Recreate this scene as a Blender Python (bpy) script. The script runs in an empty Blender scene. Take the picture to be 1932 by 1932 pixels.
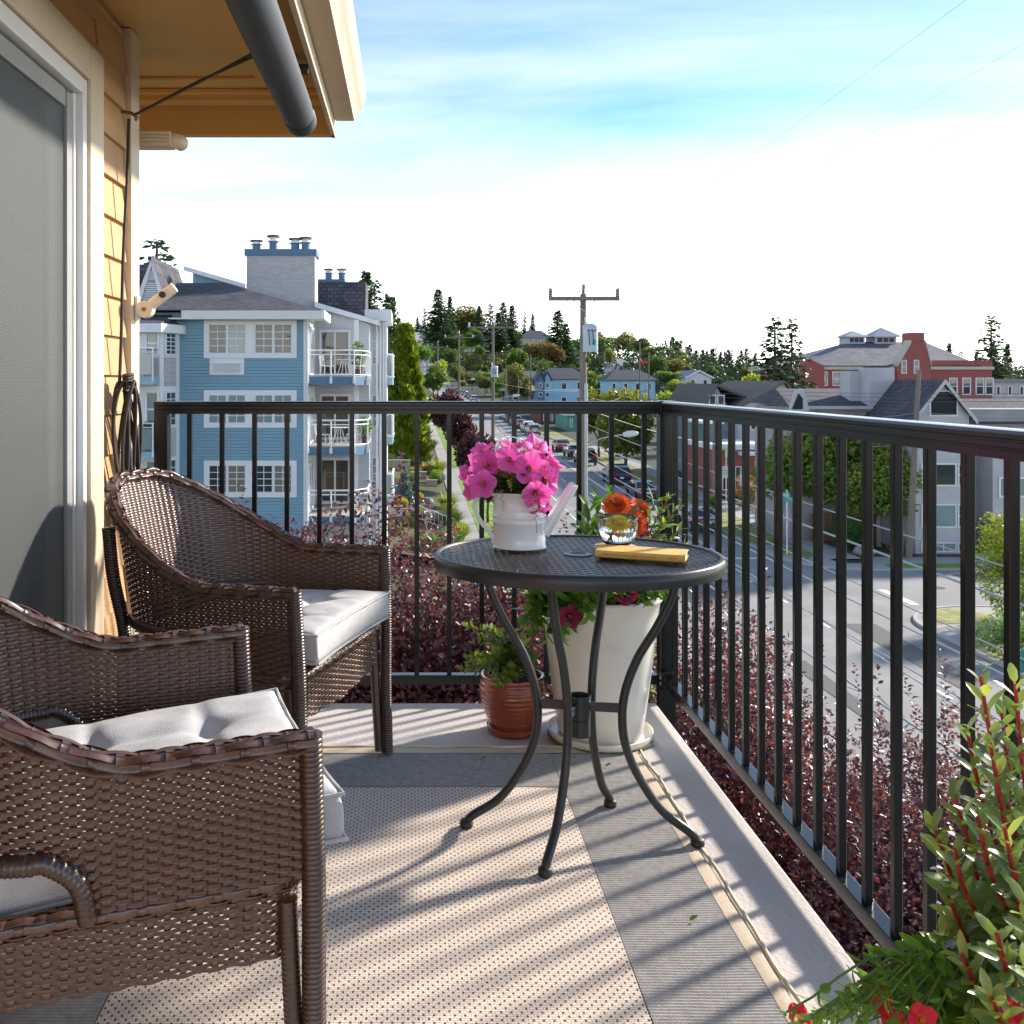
import bpy, math, random
import numpy as np
from mathutils import Vector, Matrix

R = math.radians
PI = math.pi
rng = np.random.default_rng(11)
random.seed(11)
scene = bpy.context.scene
COL = scene.collection

# ------------------------------------------------------------------ camera
EYE = 1.14                       # eye height above the balcony floor (floor is z = 0, street about z = -8.5)
FPX = 1818.0                     # focal length measured in a 1932 px wide picture
cam_data = bpy.data.cameras.new('camera')
cam_data.sensor_width = 36.0
cam_data.lens = FPX / 1932.0 * 36.0
cam_data.shift_x = (966 - 770) / 1932.0
cam_data.shift_y = -(966 - 718) / 1932.0
cam_data.clip_start = 0.05
cam_data.clip_end = 6000
camera = bpy.data.objects.new('camera', cam_data)
camera.location = (0, 0, EYE)
camera.rotation_euler = (PI / 2, 0, 0)
COL.objects.link(camera)
scene.camera = camera

# ------------------------------------------------------------------ sky, sun, exposure
SUN_AZ = R(32)                   # measured from +X towards +Y
SUN_EL = R(26)
world = bpy.data.worlds.new('World')
scene.world = world
world.use_nodes = True
wn = world.node_tree
wn.nodes.clear()
sky = wn.nodes.new('ShaderNodeTexSky')
sky.sky_type = 'NISHITA'
sky.sun_disc = False
sky.sun_elevation = SUN_EL
sky.sun_rotation = PI / 2 - SUN_AZ
sky.air_density = 1.0
sky.dust_density = 0.3
sky.ozone_density = 2.0
tc = wn.nodes.new('ShaderNodeTexCoord')
sep = wn.nodes.new('ShaderNodeSeparateXYZ')
wn.links.new(tc.outputs['Generated'], sep.inputs[0])
addz = wn.nodes.new('ShaderNodeMath'); addz.operation = 'ADD'; addz.inputs[1].default_value = 0.13
mxz = wn.nodes.new('ShaderNodeMath'); mxz.operation = 'MAXIMUM'; mxz.inputs[1].default_value = 0.0
wn.links.new(sep.outputs['Z'], mxz.inputs[0]); wn.links.new(mxz.outputs[0], addz.inputs[0])
dx = wn.nodes.new('ShaderNodeMath'); dx.operation = 'DIVIDE'
dy = wn.nodes.new('ShaderNodeMath'); dy.operation = 'DIVIDE'
wn.links.new(sep.outputs['X'], dx.inputs[0]); wn.links.new(addz.outputs[0], dx.inputs[1])
wn.links.new(sep.outputs['Y'], dy.inputs[0]); wn.links.new(addz.outputs[0], dy.inputs[1])
cmb = wn.nodes.new('ShaderNodeCombineXYZ')
wn.links.new(dx.outputs[0], cmb.inputs[0]); wn.links.new(dy.outputs[0], cmb.inputs[1])
mp = wn.nodes.new('ShaderNodeMapping')
mp.inputs['Rotation'].default_value = (0, 0, R(24))
mp.inputs['Scale'].default_value = (0.42, 1.15, 1)
mp.inputs['Location'].default_value = (0.9, 2.2, 0)
wn.links.new(cmb.outputs[0], mp.inputs[0])
cn = wn.nodes.new('ShaderNodeTexNoise')
cn.inputs['Scale'].default_value = 0.85
cn.inputs['Detail'].default_value = 7
cn.inputs['Roughness'].default_value = 0.55
cn.inputs['Distortion'].default_value = 0.55
wn.links.new(mp.outputs[0], cn.inputs['Vector'])
cr = wn.nodes.new('ShaderNodeValToRGB')
cr.color_ramp.elements[0].position = 0.36
cr.color_ramp.elements[0].color = (0, 0, 0, 1)
cr.color_ramp.elements[1].position = 0.80
cr.color_ramp.elements[1].color = (1, 1, 1, 1)
wn.links.new(cn.outputs['Fac'], cr.inputs[0])
cmul = wn.nodes.new('ShaderNodeMath'); cmul.operation = 'MULTIPLY'; cmul.inputs[1].default_value = 0.72
wn.links.new(cr.outputs['Color'], cmul.inputs[0])
# thin high cloud: the sky's own light scattered white
mixc = wn.nodes.new('ShaderNodeMixRGB')
wn.links.new(cmul.outputs[0], mixc.inputs[0])
hsv = wn.nodes.new('ShaderNodeHueSaturation')
hsv.inputs['Saturation'].default_value = 1.45
hsv.inputs['Value'].default_value = 0.40
wn.links.new(sky.outputs[0], hsv.inputs['Color'])
# pale haze low over the horizon
hz1 = wn.nodes.new('ShaderNodeMapRange')
hz1.inputs['From Min'].default_value = 0.0; hz1.inputs['From Max'].default_value = 0.46
hz1.inputs['To Min'].default_value = 1.0; hz1.inputs['To Max'].default_value = 0.0
wn.links.new(sep.outputs['Z'], hz1.inputs['Value'])
mixh = wn.nodes.new('ShaderNodeMixRGB')
hzp = wn.nodes.new('ShaderNodeMath'); hzp.operation = 'POWER'; hzp.inputs[1].default_value = 4.5
wn.links.new(hz1.outputs[0], hzp.inputs[0])
wn.links.new(hzp.outputs[0], mixh.inputs[0])
wn.links.new(hsv.outputs[0], mixh.inputs[1])
mixh.inputs[2].default_value = (11.0, 10.7, 10.2, 1)
wn.links.new(mixh.outputs[0], mixc.inputs[1])
mixc.inputs[2].default_value = (3.3, 3.2, 3.1, 1)
bg = wn.nodes.new('ShaderNodeBackground')
bg.inputs['Strength'].default_value = 0.125
wo = wn.nodes.new('ShaderNodeOutputWorld')
wn.links.new(mixc.outputs[0], bg.inputs['Color'])
wn.links.new(bg.outputs[0], wo.inputs['Surface'])

sun_data = bpy.data.lights.new('sun', 'SUN')
sun_data.energy = 2.0
sun_data.angle = R(3.2)
sun_data.color = (1.0, 0.91, 0.79)
sun = bpy.data.objects.new('sun', sun_data)
sd = Vector((math.cos(SUN_EL) * math.cos(SUN_AZ), math.cos(SUN_EL) * math.sin(SUN_AZ), math.sin(SUN_EL)))
sun.rotation_euler = (-sd).to_track_quat('-Z', 'Y').to_euler()
sun.location = sd * 30
COL.objects.link(sun)

scene.view_settings.view_transform = 'Standard'
scene.view_settings.look = 'None'
scene.view_settings.exposure = 2.12
scene.view_settings.gamma = 1.0
scene.view_settings.use_curve_mapping = False
scene.cycles.max_bounces = 8
scene.cycles.transparent_max_bounces = 24
scene.cycles.use_denoising = True
scene.cycles.sample_clamp_indirect = 6.0

# ------------------------------------------------------------------ measuring helpers
def XW(x, Y): return (x - 770.0) * Y / FPX
def ZW(y, Y): return EYE - (y - 718.0) * Y / FPX
def AT(x, y, Y): return (XW(x, Y), Y, ZW(y, Y))

# ------------------------------------------------------------------ materials
MATS = {}
def _nodes(name):
    m = bpy.data.materials.new(name)
    m.use_nodes = True
    nt = m.node_tree
    return m, nt, nt.nodes['Principled BSDF']

def _mul(c, k): return (min(c[0]*k, 1), min(c[1]*k, 1), min(c[2]*k, 1), 1)

def M(name, col, rough=0.6, metal=0.0, var=0.18, vscale=8.0, bump=0.0, bscale=60.0, stretch=(1, 1, 1), spec=0.5, coat=0.0,
      col2=None, coords='Object', objvar=0.0, detail=6):
    """plain procedural surface: noise varied base colour, noise varied roughness, optional bump"""
    if name in MATS: return MATS[name]
    m, nt, p = _nodes(name)
    t = nt.nodes.new('ShaderNodeTexCoord')
    mpn = nt.nodes.new('ShaderNodeMapping'); mpn.inputs['Scale'].default_value = stretch
    nt.links.new(t.outputs[coords], mpn.inputs[0])
    n = nt.nodes.new('ShaderNodeTexNoise'); n.inputs['Scale'].default_value = vscale; n.inputs['Detail'].default_value = detail
    n.inputs['Roughness'].default_value = 0.6
    nt.links.new(mpn.outputs[0], n.inputs['Vector'])
    r = nt.nodes.new('ShaderNodeValToRGB')
    r.color_ramp.elements[0].position = 0.3; r.color_ramp.elements[1].position = 0.7
    r.color_ramp.elements[0].color = _mul(col, 1 - var)
    r.color_ramp.elements[1].color = _mul(col2 if col2 else col, 1 + var * 0.7)
    nt.links.new(n.outputs['Fac'], r.inputs[0])
    last = r.outputs[0]
    if objvar:
        oi = nt.nodes.new('ShaderNodeObjectInfo')
        hv = nt.nodes.new('ShaderNodeHueSaturation')
        mr = nt.nodes.new('ShaderNodeMapRange'); mr.inputs['To Min'].default_value = 1 - objvar; mr.inputs['To Max'].default_value = 1 + objvar
        nt.links.new(oi.outputs['Random'], mr.inputs['Value'])
        nt.links.new(mr.outputs[0], hv.inputs['Value']); nt.links.new(last, hv.inputs['Color'])
        last = hv.outputs[0]
    nt.links.new(last, p.inputs['Base Color'])
    rr = nt.nodes.new('ShaderNodeMapRange'); rr.inputs['To Min'].default_value = max(rough - 0.1, 0.02); rr.inputs['To Max'].default_value = min(rough + 0.1, 1)
    nt.links.new(n.outputs['Fac'], rr.inputs['Value']); nt.links.new(rr.outputs[0], p.inputs['Roughness'])
    p.inputs['Metallic'].default_value = metal
    p.inputs['Specular IOR Level'].default_value = spec
    if coat:
        p.inputs['Coat Weight'].default_value = coat; p.inputs['Coat Roughness'].default_value = 0.08
    if bump:
        b = nt.nodes.new('ShaderNodeBump'); b.inputs['Strength'].default_value = bump; b.inputs['Distance'].default_value = 0.01
        n2 = nt.nodes.new('ShaderNodeTexNoise'); n2.inputs['Scale'].default_value = bscale; n2.inputs['Detail'].default_value = 4
        nt.links.new(mpn.outputs[0], n2.inputs['Vector'])
        nt.links.new(n2.outputs['Fac'], b.inputs['Height']); nt.links.new(b.outputs[0], p.inputs['Normal'])
    MATS[name] = m
    return m

def LEAF(name, c1, c2, c3=None, trans=0.35, rough=0.42, spec=0.5, objvar=0.0):
    """foliage: per-leaf colour from the 'lv' attribute, part of the light passes through"""
    if name in MATS: return MATS[name]
    m, nt, p = _nodes(name)
    a = nt.nodes.new('ShaderNodeAttribute'); a.attribute_name = 'lv'
    r = nt.nodes.new('ShaderNodeValToRGB')
    r.color_ramp.elements[0].position = 0.0; r.color_ramp.elements[0].color = (*c1, 1)
    r.color_ramp.elements[1].position = 0.85; r.color_ramp.elements[1].color = (*c2, 1)
    if c3:
        e = r.color_ramp.elements.new(1.0); e.color = (*c3, 1)
    nt.links.new(a.outputs['Fac'], r.inputs[0])
    last = r.outputs[0]
    if objvar:
        oi = nt.nodes.new('ShaderNodeObjectInfo'); hv = nt.nodes.new('ShaderNodeHueSaturation')
        mr = nt.nodes.new('ShaderNodeMapRange'); mr.inputs['To Min'].default_value = 1 - objvar; mr.inputs['To Max'].default_value = 1 + objvar
        nt.links.new(oi.outputs['Random'], mr.inputs['Value']); nt.links.new(mr.outputs[0], hv.inputs['Value'])
        nt.links.new(last, hv.inputs['Color']); last = hv.outputs[0]
    nt.links.new(last, p.inputs['Base Color'])
    p.inputs['Roughness'].default_value = rough
    p.inputs['Specular IOR Level'].default_value = spec
    tr = nt.nodes.new('ShaderNodeBsdfTranslucent')
    g = nt.nodes.new('ShaderNodeMixRGB'); g.blend_type = 'MULTIPLY'; g.inputs[0].default_value = 1
    nt.links.new(last, g.inputs[1]); g.inputs[2].default_value = (1.5, 1.5, 0.9, 1)
    nt.links.new(g.outputs[0], tr.inputs['Color'])
    ms = nt.nodes.new('ShaderNodeMixShader'); ms.inputs[0].default_value = trans
    out = nt.nodes['Material Output']
    nt.links.new(p.outputs[0], ms.inputs[1]); nt.links.new(tr.outputs[0], ms.inputs[2]); nt.links.new(ms.outputs[0], out.inputs['Surface'])
    MATS[name] = m
    return m

def GLASSY(name, tint=(0.03, 0.04, 0.045), rough=0.03):
    """window pane of an inhabited building: dark, strongly reflecting"""
    if name in MATS: return MATS[name]
    m, nt, p = _nodes(name)
    p.inputs['Base Color'].default_value = (*tint, 1)
    p.inputs['Roughness'].default_value = rough
    p.inputs['Specular IOR Level'].default_value = 0.55
    MATS[name] = m
    return m

def CLEAR(name, tint=(1, 1, 1), rough=0.0, ior=1.45):
    if name in MATS: return MATS[name]
    m, nt, p = _nodes(name)
    p.inputs['Base Color'].default_value = (*tint, 1)
    p.inputs['Roughness'].default_value = rough
    p.inputs['IOR'].default_value = ior
    p.inputs['Transmission Weight'].default_value = 1.0
    MATS[name] = m
    return m

# ------------------------------------------------------------------ mesh helpers
class MB:
    def __init__(self): self.v = []; self.f = []
    def add(self, vs, fs, mat=None):
        o = len(self.v)
        if mat is not None: vs = [tuple(mat @ Vector(q)) for q in vs]
        self.v.extend(vs); self.f.extend([tuple(i + o for i in q) for q in fs])
        return self
    def bx(self, x0, x1, y0, y1, z0, z1, mat=None):
        vs = [(x0, y0, z0), (x1, y0, z0), (x1, y1, z0), (x0, y1, z0), (x0, y0, z1), (x1, y0, z1), (x1, y1, z1), (x0, y1, z1)]
        fs = [(3, 2, 1, 0), (4, 5, 6, 7), (0, 1, 5, 4), (1, 2, 6, 5), (2, 3, 7, 6), (3, 0, 4, 7)]
        return self.add(vs, fs, mat)
    def quad(self, a, b, c, d): return self.add([a, b, c, d], [(0, 1, 2, 3)])
    def prism(self, pts, axis, a, b, mat=None):
        """polygon pts extruded along axis from a to b; pts are the two other coordinates in x,y,z order"""
        def mk(p, t):
            return {'x': (t, p[0], p[1]), 'y': (p[0], t, p[1]), 'z': (p[0], p[1], t)}[axis]
        n = len(pts)
        vs = [mk(p, a) for p in pts] + [mk(p, b) for p in pts]
        fs = [tuple(range(n))[::-1], tuple(range(n, 2 * n))] + [(i, (i + 1) % n, n + (i + 1) % n, n + i) for i in range(n)]
        return self.add(vs, fs, mat)
    def tube(self, path, r, n=8, caps=True, closed=False):
        P = [Vector(p) for p in path]
        k = len(P)
        rs = r if hasattr(r, '__len__') else [r] * k
        T = []
        for i in range(k):
            a = P[(i - 1) % k] if (closed or i > 0) else P[i]
            b = P[(i + 1) % k] if (closed or i < k - 1) else P[i]
            d = (b - a)
            T.append(d.normalized() if d.length > 1e-9 else Vector((0, 0, 1)))
        up = Vector((0, 0, 1)) if abs(T[0].z) < 0.9 else Vector((1, 0, 0))
        u = T[0].cross(up).normalized()
        o = len(self.v)
        for i in range(k):
            u = (u - T[i] * u.dot(T[i]))
            u = u.normalized() if u.length > 1e-6 else T[i].orthogonal().normalized()
            w = T[i].cross(u)
            for j in range(n):
                a = 2 * PI * j / n
                q = P[i] + (u * math.cos(a) + w * math.sin(a)) * rs[i]
                self.v.append((q.x, q.y, q.z))
        m = k if closed else k - 1
        for i in range(m):
            for j in range(n):
                a = o + i * n + j; b = o + i * n + (j + 1) % n
                c = o + ((i + 1) % k) * n + (j + 1) % n; d = o + ((i + 1) % k) * n + j
                self.f.append((a, b, c, d))
        if caps and not closed:
            self.f.append(tuple(o + j for j in range(n))[::-1])
            self.f.append(tuple(o + (k - 1) * n + j for j in range(n)))
        return self
    def lathe(self, prof, n=24, c=(0, 0, 0), sx=1.0, sy=1.0, capb=False, capt=False):
        o = len(self.v); k = len(prof)
        for (r, z) in prof:
            for j in range(n):
                a = 2 * PI * j / n
                self.v.append((c[0] + r * math.cos(a) * sx, c[1] + r * math.sin(a) * sy, c[2] + z))
        for i in range(k - 1):
            for j in range(n):
                self.f.append((o + i * n + j, o + i * n + (j + 1) % n, o + (i + 1) * n + (j + 1) % n, o + (i + 1) * n + j))
        if capb: self.f.append(tuple(o + j for j in range(n))[::-1])
        if capt: self.f.append(tuple(o + (k - 1) * n + j for j in range(n)))
        return self
    def mesh(self, name, mat, smooth=None):
        me = bpy.data.meshes.new(name)
        me.from_pydata(self.v, [], self.f)
        if mat is not None: me.materials.append(mat)
        if smooth is not None:
            me.polygons.foreach_set('use_smooth', [True] * len(me.polygons))
            if smooth < 179: me.set_sharp_from_angle(angle=R(smooth))
        me.update()
        return me
    def build(self, name, mat, parent=None, smooth=None, bevel=0.0, loc=None, rot=None):
        o = bpy.data.objects.new(name, self.mesh(name, mat, smooth))
        COL.objects.link(o)
        if parent is not None: adopt(o, parent)
        if loc is not None: o.location = loc
        if rot is not None: o.rotation_euler = rot
        if bevel: bev(o, bevel)
        return o

def bev(o, w, seg=2):
    b = o.modifiers.new('bevel', 'BEVEL'); b.width = w; b.segments = seg; b.limit_method = 'ANGLE'; b.angle_limit = R(35)
    b.harden_normals = False
    return o

def obj(name, me, parent=None, loc=None, rot=None, scale=None):
    o = bpy.data.objects.new(name, me)
    COL.objects.link(o)
    if parent is not None: adopt(o, parent)
    if loc is not None: o.location = loc
    if rot is not None: o.rotation_euler = rot
    if scale is not None: o.scale = scale if hasattr(scale, '__len__') else (scale,) * 3
    return o

def tag(o, label=None, cat=None, group=None, kind=None):
    if label: o['label'] = label
    if cat: o['category'] = cat
    if group: o['group'] = group
    if kind: o['kind'] = kind
    return o

def thing(name, label, cat, loc=(0, 0, 0), rz=0.0, group=None):
    o = bpy.data.objects.new(name, None)
    o.empty_display_size = 0.2
    COL.objects.link(o)
    o.location = loc; o.rotation_euler = (0, 0, rz)
    return tag(o, label, cat, group)

CHILD = {}
def adopt(o, parent):
    o.parent = parent
    CHILD.setdefault(parent.name, []).append(o)

def copy_tree(o, parent=None):
    c = o.copy(); COL.objects.link(c)
    if parent is not None: adopt(c, parent)
    for ch in CHILD.get(o.name, []): copy_tree(ch, c)
    return c

def np_mesh(name, V, F, mat, lv=None, smooth=False, pattr=None):
    me = bpy.data.meshes.new(name)
    V = np.asarray(V, dtype=np.float32); F = np.asarray(F, dtype=np.int32)
    me.vertices.add(len(V)); me.vertices.foreach_set('co', V.ravel())
    me.loops.add(F.size); me.loops.foreach_set('vertex_index', F.ravel())
    me.polygons.add(len(F)); me.polygons.foreach_set('loop_start', np.arange(len(F), dtype=np.int32) * F.shape[1])
    me.update(calc_edges=True)
    if smooth: me.polygons.foreach_set('use_smooth', np.ones(len(F), dtype=bool))
    if lv is not None:
        a = me.attributes.new('lv', 'FLOAT', 'FACE'); a.data.foreach_set('value', np.asarray(lv, dtype=np.float32))
    if pattr:
        for k, val in pattr.items():
            a = me.attributes.new(k, 'FLOAT', 'POINT'); a.data.foreach_set('value', np.asarray(val, dtype=np.float32))
    if mat is not None: me.materials.append(mat)
    return me

def unit(a):
    n = np.linalg.norm(a, axis=-1, keepdims=True)
    return a / np.maximum(n, 1e-9)

def leaves(name, P, A, U, L, W, mat, lv=None, fold=0.25, fine=False, curl=0.0):
    """many leaves: P base, A axis, U rough normal, L length, W width. coarse = two triangles, fine = six faces"""
    P = np.asarray(P, float); A = unit(np.asarray(A, float)); U = np.asarray(U, float)
    S = unit(np.cross(A, U)); N = np.cross(S, A)
    n = len(P)
    L = np.broadcast_to(np.asarray(L, float), (n,))[:, None]; W = np.broadcast_to(np.asarray(W, float), (n,))[:, None]
    if lv is None: lv = rng.random(n)
    if not fine:
        V = np.stack([P, P + A * L * 0.45 + S * W * 0.5 + N * W * fold, P + A * L - N * L * curl, P + A * L * 0.45 - S * W * 0.5 + N * W * fold], 1).reshape(-1, 3)
        b = np.arange(n)[:, None] * 4
        F = np.concatenate([b + np.array([[0, 1, 2]]), b + np.array([[0, 2, 3]])], 1).reshape(-1, 3)
        return np_mesh(name, V, F, mat, np.repeat(lv, 2))
    def pt(t, s): return P + A * L * t + S * W * s + N * (abs(s) * W * fold * 2 - L * curl * t * t)
    V = np.stack([pt(0, 0), pt(.33, 0), pt(.7, 0), pt(1, 0), pt(.25, .4), pt(.6, .48), pt(.25, -.4), pt(.6, -.48), pt(.87, .26), pt(.87, -.26)], 1).reshape(-1, 3)
    b = np.arange(n)[:, None] * 10
    fs = [[0, 4, 1, 1], [1, 4, 5, 2], [2, 5, 8, 3], [0, 1, 6, 6], [1, 2, 7, 6], [2, 3, 9, 7]]
    tris = []
    for q in fs:
        tris.append([q[0], q[1], q[2]])
        if q[3] != q[2]: tris.append([q[0], q[2], q[3]])
    F = np.concatenate([b + np.array([t]) for t in tris], 1).reshape(-1, 3)
    return np_mesh(name, V, F, mat, np.repeat(lv, len(tris)), smooth=True)

def rdir(n):
    a = rng.normal(size=(n, 3)); return unit(a)

def joinmesh(name, parts, mat):
    """parts: list of MB"""
    m = MB()
    for q in parts: m.add(q.v, q.f)
    return m

def text_mesh(txt, size, mat, depth=0.0, align='CENTER'):
    cu = bpy.data.curves.new('lettering', 'FONT')
    cu.body = txt; cu.size = size; cu.align_x = align; cu.align_y = 'CENTER'; cu.extrude = depth
    tmp = bpy.data.objects.new('lettering_tmp', cu)
    COL.objects.link(tmp)
    bpy.context.view_layer.update()
    me = bpy.data.meshes.new_from_object(tmp.evaluated_get(bpy.context.evaluated_depsgraph_get()))
    bpy.data.objects.remove(tmp, do_unlink=True)
    bpy.data.curves.remove(cu)
    me.materials.clear(); me.materials.append(mat)
    return me

def smooth_path(pts, n=5):
    P = [Vector(p) for p in pts]; P = [P[0] * 2 - P[1]] + P + [P[-1] * 2 - P[-2]]; out = []
    for i in range(1, len(P) - 2):
        for k in range(n):
            t = k / n
            out.append(tuple(0.5 * ((2 * P[i]) + (P[i + 1] - P[i - 1]) * t + (2 * P[i - 1] - 5 * P[i] + 4 * P[i + 1] - P[i + 2]) * t * t + (3 * P[i] - P[i - 1] - 3 * P[i + 1] + P[i + 2]) * t ** 3)))
    out.append(tuple(P[-2])); return out
# ================================================================== the balcony and the house it belongs to
WX = -0.955                       # face of the house wall
m_concrete = M('concrete', (0.56, 0.51, 0.48), 0.85, var=0.20, vscale=2.2, detail=10, bump=0.25, bscale=90)
m_trim = M('cream_trim', (0.62, 0.50, 0.36), 0.55, var=0.06, vscale=12, bump=0.12, bscale=140)
m_siding = M('tan_siding', (0.52, 0.30, 0.13), 0.62, var=0.10, vscale=14, bump=0.35, bscale=40, stretch=(1, 0.12, 1), objvar=0.05)
m_soffit = M('ochre_soffit', (0.62, 0.37, 0.12), 0.55, var=0.06, vscale=4)
m_vinyl = M('white_vinyl', (0.78, 0.77, 0.75), 0.35, var=0.03)
m_rail = M('dark_rail_paint', (0.0075, 0.0078, 0.0095), 0.24, var=0.05, vscale=1.2, spec=0.42, detail=1)
m_gutter = M('gutter_paint', (0.60, 0.47, 0.33), 0.4, var=0.05)
m_awning = M('awning_fabric', (0.035, 0.04, 0.055), 0.6, var=0.1, bump=0.1, bscale=400)
m_brass = M('old_brass', (0.25, 0.17, 0.06), 0.4, metal=0.9)
m_cord = M('dark_cord', (0.03, 0.024, 0.02), 0.7)
m_plastic = M('yellowed_plastic', (0.75, 0.68, 0.55), 0.45, var=0.06)

# ---- slab
SLAB_X, SLAB_Y = 0.877, 3.41
slab = MB().bx(-1.3, SLAB_X, -1.5, SLAB_Y, -0.22, 0.0).build('balcony_floor', m_concrete, bevel=0.008)
tag(slab, 'pale concrete balcony floor', None, kind='structure')

# ---- house
house = thing('house', 'tan lap sided house with white sliding door and overhanging eave', 'house', (-1.5, 2.0, 0))
def hp(name, mb, mat, parent=None, **k):
    o = mb.build(name, mat, None, **k)
    par = parent or house
    adopt(o, par)
    # parents sit at known places; keep world coordinates
    off = Vector((0, 0, 0)); q = par
    while q is not None: off += q.location; q = q.parent
    o.location = -off
    return o
hp('wall', MB().bx(-9.0, WX - 0.03, 2.96, 3.34, -8.6, 2.34).bx(-9.0, WX - 0.03, -1.5, 2.96, -8.6, -0.23)
   .bx(-9.0, WX - 0.03, 0.35, 2.96, 2.02, 2.34).bx(-9.0, WX - 0.03, -1.5, 0.35, -0.22, 2.34).bx(-9.0, -8.7, 0.35, 2.96, -0.22, 2.02), m_siding)
hp('room_floor', MB().bx(-8.7, WX - 0.03, 0.35, 2.96, -0.23, -0.02), M('room_floor', (0.3, 0.22, 0.15), 0.5))
# lap siding between the door trim and the corner board, each board its own piece
z = -0.10
while z < 2.33:
    z1 = min(z + 0.128, 2.33)
    mbq = MB()
    y0, y1 = 2.962, 3.262
    mbq.prism([(WX - 0.028, z - 0.012), (WX + 0.004, z - 0.012), (WX - 0.012, z1), (WX - 0.028, z1)], 'y', y0, y1)
    hp('siding_board', mbq, m_siding)
    z += 0.127
# siding above the door trim
zz = 2.135
while zz < 2.33:
    z1 = min(zz + 0.128, 2.335)
    hp('siding_board', MB().prism([(WX - 0.028, zz - 0.010), (WX + 0.004, zz - 0.010), (WX - 0.012, z1), (WX - 0.028, z1)], 'y', 0.0, 2.958), m_siding)
    zz += 0.127
hp('corner_board', MB().bx(WX - 0.02, WX + 0.018, 3.264, 3.362, -0.25, 2.335), m_trim, bevel=0.003)
hp('corner_board', MB().bx(WX - 0.14, WX - 0.022, 3.344, 3.360, -0.25, 2.332), m_trim, bevel=0.003)
# door casing
hp('door_casing', MB().bx(WX - 0.02, WX + 0.022, 2.835, 2.958, -0.02, 2.13).bx(WX - 0.02, WX + 0.022, 0.25, 2.833, 2.025, 2.13), m_trim, bevel=0.003)
sd_ = bpy.data.objects.new('sliding_door', None); COL.objects.link(sd_); adopt(sd_, house); sd_.location = (0, 0, 0)
def dpart(n, mb, mat, **k): return hp(n, mb, mat, sd_, **k)
dpart('frame', MB().bx(WX - 0.06, WX + 0.012, 2.80, 2.833, 0.0, 2.022).bx(WX - 0.06, WX + 0.012, 0.36, 2.798, 1.975, 2.022)
      .bx(WX - 0.035, WX - 0.008, 2.780, 2.797, 0.03, 1.973).bx(WX - 0.06, WX + 0.01, 0.36, 2.798, -0.018, 0.028), m_vinyl, bevel=0.004)
dpart('screen_frame', MB().bx(WX - 0.03, WX - 0.012, 2.735, 2.777, 0.03, 1.965).bx(WX - 0.03, WX - 0.012, 0.5, 2.723, 1.915, 1.965).bx(WX - 0.03, WX - 0.012, 0.5, 2.723, 0.03, 0.12),
      M('screen_frame_paint', (0.30, 0.30, 0.29), 0.4, var=0.04), bevel=0.003)
# insect screen: a fine grey mesh, half of the light goes through
ms_, nt_, p_ = _nodes('insect_screen')
p_.inputs['Base Color'].default_value = (0.085, 0.09, 0.09, 1); p_.inputs['Roughness'].default_value = 0.55
tcs = nt_.nodes.new('ShaderNodeTexCoord')
w1 = nt_.nodes.new('ShaderNodeTexWave'); w1.bands_direction = 'Y'; w1.inputs['Scale'].default_value = 90; w1.inputs['Distortion'].default_value = 0.0
nt_.links.new(tcs.outputs['Object'], w1.inputs['Vector'])
w2 = nt_.nodes.new('ShaderNodeTexWave'); w2.bands_direction = 'Z'; w2.inputs['Scale'].default_value = 90
nt_.links.new(tcs.outputs['Object'], w2.inputs['Vector'])
mxs = nt_.nodes.new('ShaderNodeMath'); mxs.operation = 'MAXIMUM'
nt_.links.new(w1.outputs['Fac'], mxs.inputs[0]); nt_.links.new(w2.outputs['Fac'], mxs.inputs[1])
mrs = nt_.nodes.new('ShaderNodeMapRange'); mrs.inputs['From Min'].default_value = 0.3; mrs.inputs['To Min'].default_value = 0.25; mrs.inputs['To Max'].default_value = 0.85
nt_.links.new(mxs.outputs[0], mrs.inputs['Value'])
trs = nt_.nodes.new('ShaderNodeBsdfTransparent'); mss = nt_.nodes.new('ShaderNodeMixShader')
nt_.links.new(mrs.outputs[0], mss.inputs[0]); nt_.links.new(trs.outputs[0], mss.inputs[1]); nt_.links.new(p_.outputs[0], mss.inputs[2])
nt_.links.new(mss.outputs[0], nt_.nodes['Material Output'].inputs['Surface'])
dpart('insect_screen', MB().bx(WX - 0.024, WX - 0.022, 0.5, 2.734, 0.12, 1.916), ms_)
dpart('glass', MB().bx(WX - 0.052, WX - 0.046, 0.4, 2.66, 0.03, 1.96), GLASSY('door_glass', (0.05, 0.055, 0.055), 0.06))
dpart('glass_stile', MB().bx(WX - 0.058, WX - 0.038, 2.662, 2.77, 0.03, 1.96), m_vinyl)
mb = MB()
yy = 0.45
while yy < 2.62:
    mb.bx(WX - 0.125, WX - 0.118, yy, yy + 0.085, 0.05, 1.78); yy += 0.09
dpart('blind', mb, M('blind_fabric', (0.40, 0.40, 0.39), 0.8, var=0.1, vscale=5))
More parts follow.
